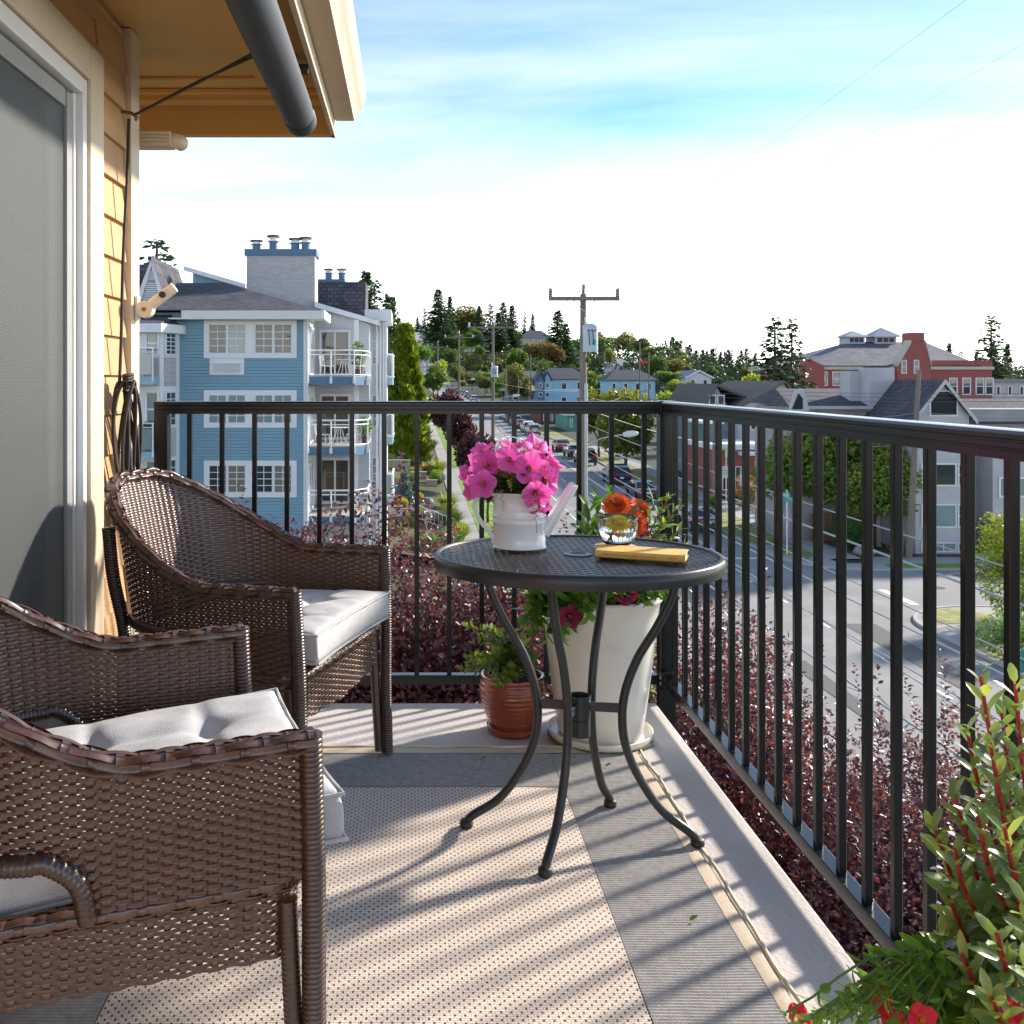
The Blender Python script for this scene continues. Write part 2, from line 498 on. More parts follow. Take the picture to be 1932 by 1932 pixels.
# soffit, beam and roof over it
EX = -0.327
hp('soffit_panel', MB().bx(-9.0, -0.56, -1.5, 3.93, 2.340, 2.36), m_soffit)
hp('soffit_panel', MB().bx(-9.0, EX - 0.022, -1.5, 4.28, 2.362, 2.38), m_soffit)
hp('soffit_moulding', MB().bx(-9.0, -0.60, 3.80, 3.83, 2.325, 2.339).bx(-0.60, -0.57, -1.5, 3.83, 2.325, 2.339)
   .bx(-9.0, -0.36, 4.02, 4.05, 2.34, 2.36).bx(-9.0, -0.36, 4.10, 4.16, 2.33, 2.361), m_soffit, bevel=0.004)
hp('eave_beam', MB().bx(-9.0, EX - 0.003, 4.30, 4.345, 2.235, 2.46), m_soffit, bevel=0.003)
hp('fascia_board', MB().bx(EX - 0.02, EX, -1.5, 4.35, 2.235, 2.46), m_trim, bevel=0.003)
gx = EX + 0.002
gut = [(gx, 2.30), (gx + 0.085, 2.30), (gx + 0.09, 2.325), (gx + 0.115, 2.355), (gx + 0.133, 2.385), (gx + 0.138, 2.42), (gx + 0.130, 2.42), (gx + 0.126, 2.39),
       (gx + 0.108, 2.362), (gx + 0.082, 2.332), (gx + 0.079, 2.307), (gx + 0.004, 2.307), (gx + 0.004, 2.42), (gx, 2.42)]
g_ = hp('gutter', MB().prism(gut, 'y', -1.5, 4.30), m_gutter, smooth=40)
hp('gutter_end', MB().prism([(gx, 2.30), (gx + 0.085, 2.30), (gx + 0.09, 2.325), (gx + 0.115, 2.355), (gx + 0.133, 2.385), (gx + 0.138, 2.42), (gx, 2.42)], 'y', 4.301, 4.306), m_gutter)
hp('roof', MB().prism([(EX + 0.03, 2.462), (-9.0, 4.4), (-9.0, 4.5), (EX + 0.03, 2.51)], 'y', -1.5, 4.40), M('roof_shingle', (0.08, 0.08, 0.09), 0.9))
# short run of downspout under the soffit behind the corner
mbd = MB()
for (zz0, zz1, dp) in ((1.976, 1.988, 0.0), (1.990, 2.001, 0.002), (2.003, 2.013, 0.0), (2.015, 2.026, 0.002)): mbd.bx(WX - 0.35, -0.845, 3.42 - dp, 3.50 + dp, zz0, zz1)
mbd.bx(WX - 0.35, -0.846, 3.423, 3.497, 1.978, 2.024)
hp('downspout', mbd, m_gutter, bevel=0.003)
hp('downspout_elbow', MB().tube(smooth_path([(-0.86, 3.46, 2.001), (-0.842, 3.462, 2.001), (-0.828, 3.475, 2.001), (-0.824, 3.50, 2.0)], 5), 0.027, 14), m_gutter, smooth=50)

# ---- rolled awning under the eave
aw = thing('awning_roller', 'dark rolled awning tube hung under the ochre soffit', 'awning', (-0.433, 3.2, 2.19))
MB().tube([(0, -4.5, 0), (0, -0.4, 0), (0, 0.50, 0), (0, 0.60, 0), (0, 0.605, 0), (0, 0.70, 0)], [0.066, 0.066, 0.063, 0.060, 0.064, 0.063], 40).build('roller', m_awning, aw, smooth=40)
MB().tube([(0.0, 0.70, 0), (0, 0.715, 0)], [0.058, 0.05], 32).build('end_cap', M('cap_black', (0.02, 0.022, 0.027), 0.4), aw, smooth=40)
for yq in (-0.3, 0.4): MB().bx(-0.012, 0.012, yq, yq + 0.04, 0.05, 0.168).build('bracket', m_soffit, aw)
MB().bx(0.05, 0.085, 0.15, 0.17, 0.02, 0.05).build('crank_eye', m_cord, aw)
hook = (WX + 0.05, 3.19, ZW(216, 3.19))
st = thing('awning_strap', 'thin black strap stretched from wall hook to awning roller', 'strap', hook)
for k in (0, 1):
    MB().tube([(0, 0.0 + 0.004 * k, 0), (0.22, -0.06, 0.085 + 0.004 * k), (0.46, -0.13 + 0.01 * k, 0.185 - 0.012 * k)], 0.0042, 6).build('strap_line', m_cord, st, smooth=60)
MB().tube([(-0.045, 0, 0.01), (-0.01, 0.0, 0.004), (0.01, 0, -0.012), (0.0, 0, -0.02)], 0.006, 8).build('wall_hook', m_brass, st, smooth=60)

# ---- cord hanging down the corner and coiled at its end
cd = thing('hanging_cord', 'dark cord hanging down the siding with a loose coil at its end', 'cord', hook)
def wx(y, zz): return (WX + 0.022, y, zz)
pts = []
for i in range(14):
    t = i / 13
    pts.append((WX + 0.03, 3.19 - 0.11 * t + 0.006 * math.sin(t * 9), hook[2] - 0.015 - t * (hook[2] - 1.12)))
MB().tube([tuple(Vector(p) - Vector(hook)) for p in pts], 0.0055, 7).build('straight_run', m_cord, cd, smooth=60)
for k in range(9):
    a0 = rng.random() * 0.02
    w = 0.05 + rng.random() * 0.055; h = 0.38 + rng.random() * 0.22
    cy = 3.10 + (rng.random() - 0.4) * 0.06
    loop = []
    for i in range(30):
        t = 2 * PI * i / 30
        yy = cy + w * math.sin(t) * (0.55 + 0.45 * (0.5 - 0.5 * math.cos(t))) + 0.05 * (0.5 - 0.5 * math.cos(t))
        z_ = 1.14 - h * (0.5 - 0.5 * math.cos(t)) - a0
        loop.append((WX + 0.035 + 0.012 * math.sin(t * 2 + k) + 0.004 * k, yy, z_))
    MB().tube([tuple(Vector(p) - Vector(hook)) for p in loop], 0.0055, 7, closed=True).build('coil_loop', m_cord, cd, smooth=60)
knot = []
for i in range(40):
    t = i / 39
    knot.append((WX + 0.055 + 0.012 * math.cos(t * 38), 3.10 + 0.03 * math.sin(t * 38), 1.10 + 0.06 * t))
MB().tube([tuple(Vector(p) - Vector(hook)) for p in knot], 0.0055, 7).build('wrapping', m_cord, cd, smooth=60)

# ---- flag pole holder on the corner board
fh = thing('flagpole_holder', 'yellowed white flagpole holder screwed to the corner board', 'bracket', (WX + 0.02, 3.315, 1.385))
fh.scale = (0.7, 0.7, 0.7)
MB().bx(-0.002, 0.014, -0.026, 0.026, -0.055, 0.065).build('back_plate', m_plastic, fh, bevel=0.006)
MB().bx(0.012, 0.0145, -0.006, 0.004, -0.02, 0.03).build('slot', M('slot_dark', (0.08, 0.08, 0.08), 0.8), fh)
mb = MB(); mb.tube([(0.045, -0.03, 0.0), (0.045, 0.03, 0.0)], 0.042, 28)
mb.build('hub', m_plastic, fh, smooth=40, bevel=0.004)
ax = Vector((0.80, 0.0, 0.60)).normalized()
c0 = Vector((0.045, -0.005, 0.0))
mb = MB()
outer = [tuple(c0 + ax * t) for t in (0.0, 0.05, 0.10, 0.18, 0.182, 0.12)]
mb.tube(outer, [0.026, 0.026, 0.027, 0.027, 0.021, 0.020], 28, caps=False)
mb.build('socket', m_plastic, fh, smooth=40)
q0 = c0 + ax * 0.115
MB().tube([tuple(q0 + Vector((0, -0.02, 0))), tuple(q0 + Vector((0, -0.045, 0)))], [0.016, 0.015], 18).build('thumb_screw', M('screw_black', (0.02, 0.018, 0.016), 0.4), fh, smooth=40)
MB().tube([(0.045, -0.030, -0.002), (0.045, -0.037, -0.002)], 0.011, 6).build('rusty_bolt', m_brass, fh)

# ---- railings
RX, RY = 0.925, 3.455            # centre lines of the side and the back railing
RTOP = 1.066
def rail_profile():
    # half round grip over two grooved bands (width, height)
    return [(-0.026, -0.045), (0.026, -0.045), (0.026, -0.0325), (0.021, -0.0315), (0.021, -0.0285), (0.0275, -0.0265), (0.0275, -0.0190), (0.022, -0.0180), (0.022, -0.0150),
            (0.028, -0.013), (0.028, -0.006), (0.024, -0.001), (0.017, 0.0), (-0.017, 0.0), (-0.024, -0.001), (-0.028, -0.006), (-0.028, -0.013), (-0.022, -0.0150), (-0.022, -0.0180),
            (-0.0275, -0.0190), (-0.0275, -0.0265), (-0.021, -0.0285), (-0.021, -0.0315), (-0.026, -0.0325)]
bal_me = None
def baluster(parent, x, y):
    global bal_me
    if bal_me is None:
        bm_ = MB().bx(-0.0085, 0.0085, -0.0085, 0.0085, 0.085, RTOP - 0.044)
        bal_me = bm_.mesh('baluster', m_rail)
    o = obj('baluster', bal_me, parent, (x, y, 0))
    bev(o, 0.0015, 1)
    return o
rb = thing('railing', 'black metal railing across the far end of the balcony', 'railing', (0, RY, 0), group='balcony railings')
prof = rail_profile()
MB().prism([(a, b + RTOP) for a, b in prof], 'x', -0.905, RX - 0.03).build('top_rail', m_rail, rb, smooth=30)
MB().prism([(-0.018, 0.055), (0.018, 0.055), (0.018, 0.0885), (-0.018, 0.0885)], 'x', -0.86, RX - 0.03).build('bottom_rail', m_rail, rb, bevel=0.002)
MB().bx(-0.905, -0.856, -0.026, 0.024, -0.22, RTOP - 0.0455).build('end_post', m_rail, rb, bevel=0.003)
s = 0.1163
x = XW(358, RY)
while x < RX - 0.06:
    baluster(rb, x, 0); x += s
MB().bx(-0.86, -0.84, -0.02, 0.02, 0.04, 0.10).build('bracket', m_rail, rb)
rs_ = thing('railing', 'black metal railing running along the right side of the balcony above the street', 'railing', (RX, 0, 0), group='balcony railings')
MB().prism([(a, b + RTOP) for a, b in prof], 'y', 0.25, RY - 0.033).build('top_rail', m_rail, rs_, smooth=30)
MB().prism([(-0.018, 0.055), (0.018, 0.055), (0.018, 0.0885), (-0.018, 0.0885)], 'y', 0.25, RY - 0.03).build('bottom_rail', m_rail, rs_, bevel=0.002)
MB().bx(-0.028, 0.028, RY - 0.028, RY + 0.028, -0.24, RTOP - 0.0465).build('corner_post', m_rail, rs_, bevel=0.003)
MB().bx(-0.031, 0.031, RY - 0.031, RY + 0.031, RTOP - 0.046, RTOP + 0.002).build('corner_cap', m_rail, rs_, bevel=0.005)
MB().bx(-0.034, 0.0, RY - 0.075, RY - 0.03, 0.05, 0.11).build('bracket', m_rail, rs_)
for dz in (0.07, 0.09):
    MB().tube([(-0.036, RY - 0.05, dz), (-0.034, RY - 0.05, dz)], 0.006, 10).build('bolt', M('zinc', (0.6, 0.6, 0.6), 0.35, metal=0.9), rs_)
y = RY - 0.118
while y > 0.3:
    baluster(rs_, 0, y); y -= s
MB().bx(-0.025, 0.025, 0.2, 0.25, -0.24, RTOP - 0.0465).build('end_post', m_rail, rs_, bevel=0.003)

# ---- rug
def rug_field_mat():
    m, nt, p = _nodes('rug_field_weave')
    t = nt.nodes.new('ShaderNodeTexCoord')
    mp_ = nt.nodes.new('ShaderNodeMapping'); mp_.inputs['Scale'].default_value = (1, 1, 1)
    nt.links.new(t.outputs['Object'], mp_.inputs[0])
    # woven cells: brick of pale yarn with a dark knot where four meet
    br = nt.nodes.new('ShaderNodeTexBrick')
    br.inputs['Scale'].default_value = 1.0; br.inputs['Brick Width'].default_value = 0.0125; br.inputs['Row Height'].default_value = 0.0065
    br.inputs['Mortar Size'].default_value = 0.0007; br.inputs['Mortar Smooth'].default_value = 0.6; br.offset = 0.5
    br.inputs['Color1'].default_value = (0.76, 0.66, 0.56, 1); br.inputs['Color2'].default_value = (0.69, 0.58, 0.49, 1); br.inputs['Mortar'].default_value = (0.36, 0.26, 0.19, 1)
    nt.links.new(mp_.outputs[0], br.inputs['Vector'])
    sx_ = nt.nodes.new('ShaderNodeSeparateXYZ'); nt.links.new(mp_.outputs[0], sx_.inputs[0])
    def mth(op, a, b=None):
        q = nt.nodes.new('ShaderNodeMath'); q.operation = op
        if hasattr(a, 'links'): nt.links.new(a, q.inputs[0])
        else: q.inputs[0].default_value = a
        if b is not None:
            if hasattr(b, 'links'): nt.links.new(b, q.inputs[1])
            else: q.inputs[1].default_value = b
        return q.outputs[0]
    def dot(px, py, ox, oy):
        fx = mth('ABSOLUTE', mth('SUBTRACT', mth('FRACT', mth('ADD', mth('DIVIDE', sx_.outputs[0], px), ox)), 0.5))
        fy = mth('ABSOLUTE', mth('SUBTRACT', mth('FRACT', mth('ADD', mth('DIVIDE', sx_.outputs[1], py), oy)), 0.5))
        return mth('MULTIPLY', mth('LESS_THAN', fx, 0.11), mth('LESS_THAN', fy, 0.14))
    d = mth('MAXIMUM', dot(0.0185, 0.021, 0, 0), dot(0.0185, 0.021, 0.5, 0.5))
    mix = nt.nodes.new('ShaderNodeMixRGB'); nt.links.new(d, mix.inputs[0]); nt.links.new(br.outputs['Color'], mix.inputs[1]); mix.inputs[2].default_value = (0.065, 0.028, 0.018, 1)
    n = nt.nodes.new('ShaderNodeTexNoise'); n.inputs['Scale'].default_value = 3.0; n.inputs['Detail'].default_value = 8
    nt.links.new(t.outputs['Object'], n.inputs['Vector'])
    hs = nt.nodes.new('ShaderNodeHueSaturation'); mr = nt.nodes.new('ShaderNodeMapRange'); mr.inputs['From Min'].default_value = 0.3; mr.inputs['From Max'].default_value = 0.7
    mr.inputs['To Min'].default_value = 0.88; mr.inputs['To Max'].default_value = 1.1
    nt.links.new(n.outputs['Fac'], mr.inputs['Value']); nt.links.new(mr.outputs[0], hs.inputs['Value']); nt.links.new(mix.outputs[0], hs.inputs['Color'])
    nt.links.new(hs.outputs[0], p.inputs['Base Color'])
    p.inputs['Roughness'].default_value = 0.85
    b = nt.nodes.new('ShaderNodeBump'); b.inputs['Strength'].default_value = 0.6; b.inputs['Distance'].default_value = 0.002
    inv = mth('SUBTRACT', 1.0, mth('MAXIMUM', br.outputs['Fac'], d)); nt.links.new(inv, b.inputs['Height']); nt.links.new(b.outputs[0], p.inputs['Normal'])
    return m
m_rib = M('rug_rib', (0.40, 0.375, 0.35), 0.8, var=0.22, vscale=60, stretch=(1, 1, 1), bump=0.3, bscale=500)
m_bind = M('rug_binding', (0.66, 0.54, 0.40), 0.8, var=0.12, vscale=120, bump=0.5, bscale=700)
rug = thing('outdoor_rug', 'woven cream outdoor rug with grey ribbed border lying on the concrete', 'rug', (0, 1.2, 0.004))
FX0, FX1, FY0, FY1 = -0.55, 0.43, -1.6, 1.478   # field (rug space, y from 1.2)
def wob(mb_, amp=0.002):
    return mb_
nx, ny = 40, 120
vs = []; fs = []
for j in range(ny + 1):
    for i in range(nx + 1):
        x_ = FX0 + (FX1 - FX0) * i / nx; y_ = FY0 + (FY1 - FY0) * j / ny
        vs.append((x_, y_, 0.006 + 0.0012 * math.sin(x_ * 9 + y_ * 4) + 0.001 * math.sin(y_ * 13 - x_ * 5)))
for j in range(ny):
    for i in range(nx):
        a = j * (nx + 1) + i; fs.append((a, a + 1, a + nx + 2, a + nx + 1))
MB().add(vs, fs).build('field', rug_field_mat(), rug, smooth=180)
def ribbed(x0, x1, y0, y1, pitch, cut=None):
    """corrugated strip with ribs running along x"""
    n = int((y1 - y0) / pitch); vs = []; fs = []
    for k in range(n * 4 + 1):
        y_ = y0 + k * pitch / 4
        zq = 0.0055 + 0.0020 * math.sin(2 * PI * k / 4 + 0.5)
        xa, xb = (x0, x1) if cut is None else cut(y_)
        for i in range(7):
            vs.append((xa + (xb - xa) * i / 6, y_ + 0.0016 * math.sin(7 * i + y_ * 3), zq))
    for k in range(n * 4):
        for i in range(6):
            a = k * 7 + i; fs.append((a, a + 1, a + 8, a + 7))
    return MB().add(vs, fs)
tag(ribbed(FX1 + 0.002, 0.668, FY0, FY1 + 0.24, 0.0088).build('ribbed_border', m_rib, rug, smooth=180), kind='stuff')
tag(ribbed(-0.79, FX0 - 0.002, FY0, FY1 + 0.24, 0.0088).build('ribbed_border', m_rib, rug, smooth=180), kind='stuff')
tag(ribbed(FX0, FX1, FY1 + 0.002, FY1 + 0.24, 0.0088).build('ribbed_border', m_rib, rug, smooth=180), kind='stuff')
def wedge(path, w, h):
    pass
def edge_strip(p0, p1, off, w, n=80, amp=0.006):
    vs = []; fs = []
    d = (Vector(p1) - Vector(p0)); nrm = Vector((off[0], off[1], 0))
    for k in range(n + 1):
        t = k / n; a = amp * math.sin(t * 23) * math.sin(t * 7 + 1)
        b = Vector(p0) + d * t
        vs.append((b.x, b.y, 0.0065)); q = b + nrm * (w * 0.5 + a * 0.5); vs.append((q.x, q.y, 0.0085 + 0.002 * math.sin(t * 31)))
        q = b + nrm * (w + a); vs.append((q.x, q.y, 0.004))
    for k in range(n):
        for i in (0, 1):
            c = k * 3 + i; fs.append((c, c + 3, c + 4, c + 1))
    return MB().add(vs, fs)
edge_strip((0.669, FY0, 0), (0.669, FY1 + 0.244, 0), (1, 0), 0.036).build('binding', m_bind, rug, smooth=180)
edge_strip((-0.79, FY1 + 0.244, 0), (0.70, FY1 + 0.244, 0), (0, 1), 0.05).build('binding', m_bind, rug, smooth=180)
edge_strip((-0.791, FY0, 0), (-0.791, FY1 + 0.29, 0), (-1, 0), 0.036).build('binding', m_bind, rug, smooth=180)
cord_pts = [(0.711 + 0.0045 * math.sin(t * 6.3) * math.sin(t * 2.1 + 0.4), FY0 + (FY1 + 0.29 - FY0) * t / 10, 0.006) for t in np.linspace(0, 10, 90)]
MB().tube(cord_pts, 0.0045, 8).build('edge_cord', M('rug_cord', (0.74, 0.63, 0.44), 0.8, bump=0.4, bscale=500), rug, smooth=60)
cord_pts = [(-0.79 + 1.5 * t / 10, FY1 + 0.297 + 0.003 * math.sin(t * 5), 0.005) for t in np.linspace(0, 10, 60)]
MB().tube(cord_pts, 0.0045, 8).build('edge_cord', MATS['rug_cord'], rug, smooth=60)
# ================================================================== wicker chairs
def wicker_mat():
    m, nt, p = _nodes('brown_wicker')
    a = nt.nodes.new('ShaderNodeAttribute'); a.attribute_name = 'lv'
    t = nt.nodes.new('ShaderNodeTexCoord')
    n = nt.nodes.new('ShaderNodeTexNoise'); n.inputs['Scale'].default_value = 160; n.inputs['Detail'].default_value = 3
    nt.links.new(t.outputs['Object'], n.inputs['Vector'])
    ad = nt.nodes.new('ShaderNodeMath'); ad.operation = 'MULTIPLY_ADD'; ad.inputs[1].default_value = 0.6
    nt.links.new(a.outputs['Fac'], ad.inputs[0]); nt.links.new(n.outputs['Fac'], ad.inputs[2])
    r = nt.nodes.new('ShaderNodeValToRGB')
    r.color_ramp.elements[0].position = 0.35; r.color_ramp.elements[0].color = (0.030, 0.0125, 0.0075, 1)
    r.color_ramp.elements[1].position = 1.0; r.color_ramp.elements[1].color = (0.115, 0.047, 0.024, 1)
    nt.links.new(ad.outputs[0], r.inputs[0]); nt.links.new(r.outputs[0], p.inputs['Base Color'])
    p.inputs['Roughness'].default_value = 0.30; p.inputs['Specular IOR Level'].default_value = 0.9
    return m
m_wicker = wicker_mat()

CS = np.array([(-1, -0.2), (-0.72, 0.30), (-0.36, 0.02), (0, 0.36), (0.36, 0.02), (0.72, 0.30), (1, -0.2)])
def weave(S, inside, nu, rows, amp, half_w, warp_half, lip=0.0022, closed=False, sub=4, warps=True):
    """real basket weave on the surface S(u, v): weft ribbons along u over and under warp ribbons along v"""
    V = []; F = []; LV = []; off = 0
    eps_u = 1e-3; eps_v = 2e-3
    ns = nu * sub
    us = np.arange(ns + 1) / ns
    def frame(u, v):
        c = S(u, v)
        tu = unit(S(u + eps_u, v) - S(u - eps_u, v)); tv = S(u, v + eps_v) - S(u, v - eps_v)
        tv = unit(tv); n = unit(np.cross(tu, tv))
        return c, tu, tv, n
    for i, v in enumerate(rows):
        vv = np.full(ns + 1, v)
        c, tu, tv, n = frame(us, vv)
        ph = np.cos(PI * us * nu + PI * i)
        ph = np.sign(ph) * np.abs(ph) ** 0.6
        c = c + n * (amp * ph)[:, None]
        ok = inside(us, vv)
        pts = c[:, None, :] + tv[:, None, :] * (half_w * CS[:, 0])[None, :, None] + n[:, None, :] * (lip * CS[:, 1])[None, :, None]
        k = len(CS)
        V.append(pts.reshape(-1, 3))
        seg = np.nonzero(ok[:-1] & ok[1:])[0]
        for q in range(k - 1):
            a = off + seg * k + q
            F.append(np.stack([a, a + k, a + k + 1, a + 1], 1)); LV.append(np.full(len(seg), rng.random()) * 0.7 + 0.3 * rng.random(len(seg)))
        off += (ns + 1) * k
    if warps:
        rows = np.asarray(rows); nr = len(rows)
        vs = np.interp(np.arange((nr - 1) * 2 + 1) / 2, np.arange(nr), rows)
        sgn = np.cos(PI * np.arange(len(vs)) / 2)
        for j in range(nu + (0 if closed else 1)):
            u = np.full(len(vs), j / nu)
            u = np.clip(u, 0.0, 1.0)
            c, tu, tv, n = frame(np.clip(u, 2e-3, 1 - 2e-3) if not closed else u, vs)
            c = c - n * (amp * 0.8 * sgn * (-1) ** j)[:, None]
            ok = inside(u, vs)
            prof_ = np.array([(-1, -0.1), (-0.4, 0.25), (0.4, 0.25), (1, -0.1)])
            k = 4
            pts = c[:, None, :] + tu[:, None, :] * (warp_half * prof_[:, 0])[None, :, None] + n[:, None, :] * (lip * prof_[:, 1])[None, :, None]
            V.append(pts.reshape(-1, 3))
            seg = np.nonzero(ok[:-1] & ok[1:])[0]
            for q in range(k - 1):
                a = off + seg * k + q
                F.append(np.stack([a, a + k, a + k + 1, a + 1], 1)); LV.append(np.full(len(seg), rng.random()))
            off += len(vs) * k
    return np.concatenate(V), np.concatenate(F), np.concatenate(LV)

# plan of the shell: U open at the front (+x)
def chair_plan():
    pts = []
    for t in np.linspace(0.29, -0.02, 20): pts.append((t, -0.305 + 0.03 * ((t - 0.29) / 0.31) ** 2 * 0))
    for a in np.linspace(0, PI, 60)[1:-1]:
        ca, sa = math.cos(a), math.sin(a)
        pts.append((-0.02 - 0.255 * abs(sa) ** 0.85, -0.305 * math.copysign(abs(ca) ** 0.75, ca)))
    for t in np.linspace(-0.02, 0.29, 20): pts.append((t, 0.305))
    return np.array(pts)
PL = chair_plan()
PLS = np.concatenate([[0], np.cumsum(np.linalg.norm(np.diff(PL, axis=0), axis=1))]); PLEN = PLS[-1]; PLS = PLS / PLEN
def backness(u):
    b = 1 - np.abs(u - 0.5) / 0.5           # 0 at the arm fronts, 1 at the back centre
    t = np.clip((b - 0.30) / 0.62, 0, 1)
    return t * t * (3 - 2 * t)
def shell_S(u, v):
    u = np.asarray(u, float); v = np.asarray(v, float)
    uc = np.clip(u, 0, 1)
    x = np.interp(uc, PLS, PL[:, 0]); y = np.interp(uc, PLS, PL[:, 1])
    x = x + (u - uc) * 0.0
    ex = np.where(u < 0, -u, np.where(u > 1, u - 1, 0)) * PLEN
    x = x + ex
    b = backness(uc)
    h = v - 0.40
    x = x - b * (0.20 * h + 0.08 * h * h)
    y = y * (1 + 0.16 * h * (1 - 0.3 * b))
    return np.stack([x, y, v], -1)
def top_z(u): return 0.615 + 0.232 * backness(u) - 0.012 * (1 - np.abs(np.abs(np.asarray(u) - 0.5) - 0.32) / 0.32).clip(0, 1) * (1 - backness(u))
def bot_z(u):
    b = 1 - np.abs(np.asarray(u) - 0.5) / 0.5
    t = np.clip((b - 0.395) / 0.06, 0, 1)
    return 0.400 + 0.085 * t * t * (3 - 2 * t)
def in_shell(u, v): return (v < top_z(u) - 0.006) & (v > bot_z(u) + 0.004)

def make_chair():
    ch = thing('wicker_chair', 'x', 'chair', (0, 0, 0), 0, 'brown wicker tub chairs')
    rows = np.arange(0.403, 0.862, 0.0073)
    V, F, lv = weave(shell_S, in_shell, 76, rows, 0.0024, 0.00365, 0.0056, lip=0.0022)
    tag(obj('woven_shell', np_mesh('woven_shell', V, F, m_wicker, lv, smooth=True), ch), kind='stuff')
    # braided rim along the top edge
    def rim_S(u, v):
        u = np.asarray(u, float); c = shell_S(u, top_z(np.clip(u, 0, 1)))
        e = 2e-3
        t = unit(shell_S(u + e, top_z(np.clip(u + e, 0, 1))) - shell_S(u - e, top_z(np.clip(u - e, 0, 1))))
        up = np.zeros_like(t); up[..., 2] = 1
        up = unit(up - t * (t * up).sum(-1, keepdims=True)); sd2 = np.cross(t, up)
        a = v[..., None] if hasattr(v, 'shape') else v
        return c + sd2 * np.sin(a) * 0.0185 + up * (np.cos(a) * 0.0155)
    V, F, lv = weave(rim_S, lambda u, v: np.ones(len(u), bool), 46, np.linspace(-2.2, 2.2, 7), 0.0022, 0.0056, 0.0062, lip=0.0024, warps=True)
    tag(obj('braided_rim', np_mesh('braided_rim', V, F, m_wicker, lv, smooth=True), ch), kind='stuff')
    us = np.linspace(0, 1, 90)
    MB().tube([tuple(q) for q in shell_S(us, top_z(us))], 0.0125, 10).build('rim_core', m_wicker, ch, smooth=60)
    def wrapped(name, path, r, pitch=0.0075):
        P = np.array(path, float); seg = np.concatenate([[0], np.cumsum(np.linalg.norm(np.diff(P, axis=0), axis=1))])
        n = int(seg[-1] / pitch) * 3
        t = np.linspace(0, seg[-1], n)
        Q = np.stack([np.interp(t, seg, P[:, k]) for k in range(3)], 1)
        rr = [r * (1.0 + (0.05, 0.035, -0.06)[k % 3]) for k in range(n)]
        return MB().tube([tuple(q) for q in Q], rr, 12).build(name, m_wicker, ch, smooth=60)
    def arc(pts, n=24):
        # Catmull-Rom through the points
        P = [Vector(p) for p in pts]; P = [P[0] * 2 - P[1]] + P + [P[-1] * 2 - P[-2]]
        out = []
        for i in range(1, len(P) - 2):
            for k in range(n):
                t = k / n
                out.append(tuple(0.5 * ((2 * P[i]) + (P[i + 1] - P[i - 1]) * t + (2 * P[i - 1] - 5 * P[i] + 4 * P[i + 1] - P[i + 2]) * t * t + (3 * P[i] - P[i - 1] - 3 * P[i + 1] + P[i + 2]) * t ** 3)))
        out.append(tuple(P[-2]))
        return out
    for sgn in (-1, 1):
        e = 0.0 if sgn < 0 else 1.0
        tp = shell_S(np.array([e]), np.array([0.615]))[0]; bt = shell_S(np.array([e]), np.array([0.40]))[0]
        wrapped('front_leg', arc([(tp[0] - 0.004, tp[1], 0.619), (bt[0] + 0.004, bt[1], 0.40), (bt[0] + 0.006, bt[1] * 0.98, 0.2), (bt[0] + 0.012, bt[1] * 0.97, 0.006)]), 0.0175)
        wrapped('front_leg_brace', arc([(bt[0] - 0.03, bt[1] * 0.93, 0.37), (bt[0] - 0.022, bt[1] * 0.93, 0.2), (bt[0] - 0.012, bt[1] * 0.95, 0.012)]), 0.0135)
        up = shell_S(np.array([0.5 + sgn * 0.135]), np.array([0.73]))[0]; md = shell_S(np.array([0.5 + sgn * 0.135]), np.array([0.46]))[0]
        o = np.array([-0.022, sgn * 0.018, 0])
        wrapped('rear_leg', arc([tuple(up + o * 0.9), tuple((up + md) / 2 + o * 1.2), tuple(md + o), (md[0] - 0.015, md[1] + sgn * 0.012, 0.33), (md[0] - 0.03, md[1] + sgn * 0.012, 0.16), (md[0] - 0.06, md[1] + sgn * 0.012, 0.006)]), 0.0175)
        wrapped('rear_leg_brace', [(md[0] + 0.02, md[1] * 0.96, 0.37), (md[0] - 0.04, md[1] + sgn * 0.004, 0.012)], 0.0135)
        # curved tube that closes the opening under the shell
        ub = 0.5 + sgn * (1 - 0.40) * 0.5
        pth = []
        for uu in np.linspace(0.5 + sgn * 0.14, 0.5 + sgn * 0.268, 10):
            q = shell_S(np.array([uu]), np.array([0.487]))[0]; pth.append((q[0], q[1] + sgn * 0.006, q[2]))
        q = shell_S(np.array([0.5 + sgn * 0.292]), np.array([0.455]))[0]; pth.append((q[0], q[1] + sgn * 0.006, q[2]))
        q = shell_S(np.array([0.5 + sgn * 0.300]), np.array([0.400]))[0]; pth.append((q[0], q[1] + sgn * 0.006, q[2]))
        wrapped('arm_loop', arc(pth, 6), 0.0135)
    # seat deck with a thick woven edge
    def loop(x0, x1, yh, r):
        pts = []
        for (cx, cy, a0) in ((x1 - r, -yh + r, -PI / 2), (x1 - r, yh - r, 0), (x0 + r, yh - r, PI / 2), (x0 + r, -yh + r, PI)):
            for a in np.linspace(a0, a0 + PI / 2, 9): pts.append((cx + r * math.cos(a), cy + r * math.sin(a)))
        pts.append(pts[0]); return np.array(pts)
    LP_ = loop(-0.245, 0.285, 0.285, 0.06)
    LS = np.concatenate([[0], np.cumsum(np.linalg.norm(np.diff(LP_, axis=0), axis=1))]); LS /= LS[-1]
    def apron_S(u, v):
        u = np.mod(np.asarray(u, float), 1.0); v = np.asarray(v, float)
        x = np.interp(u, LS, LP_[:, 0]); y = np.interp(u, LS, LP_[:, 1])
        k = 1 + (v - 0.365) * 0.10
        return np.stack([x * k, y * k, v], -1)
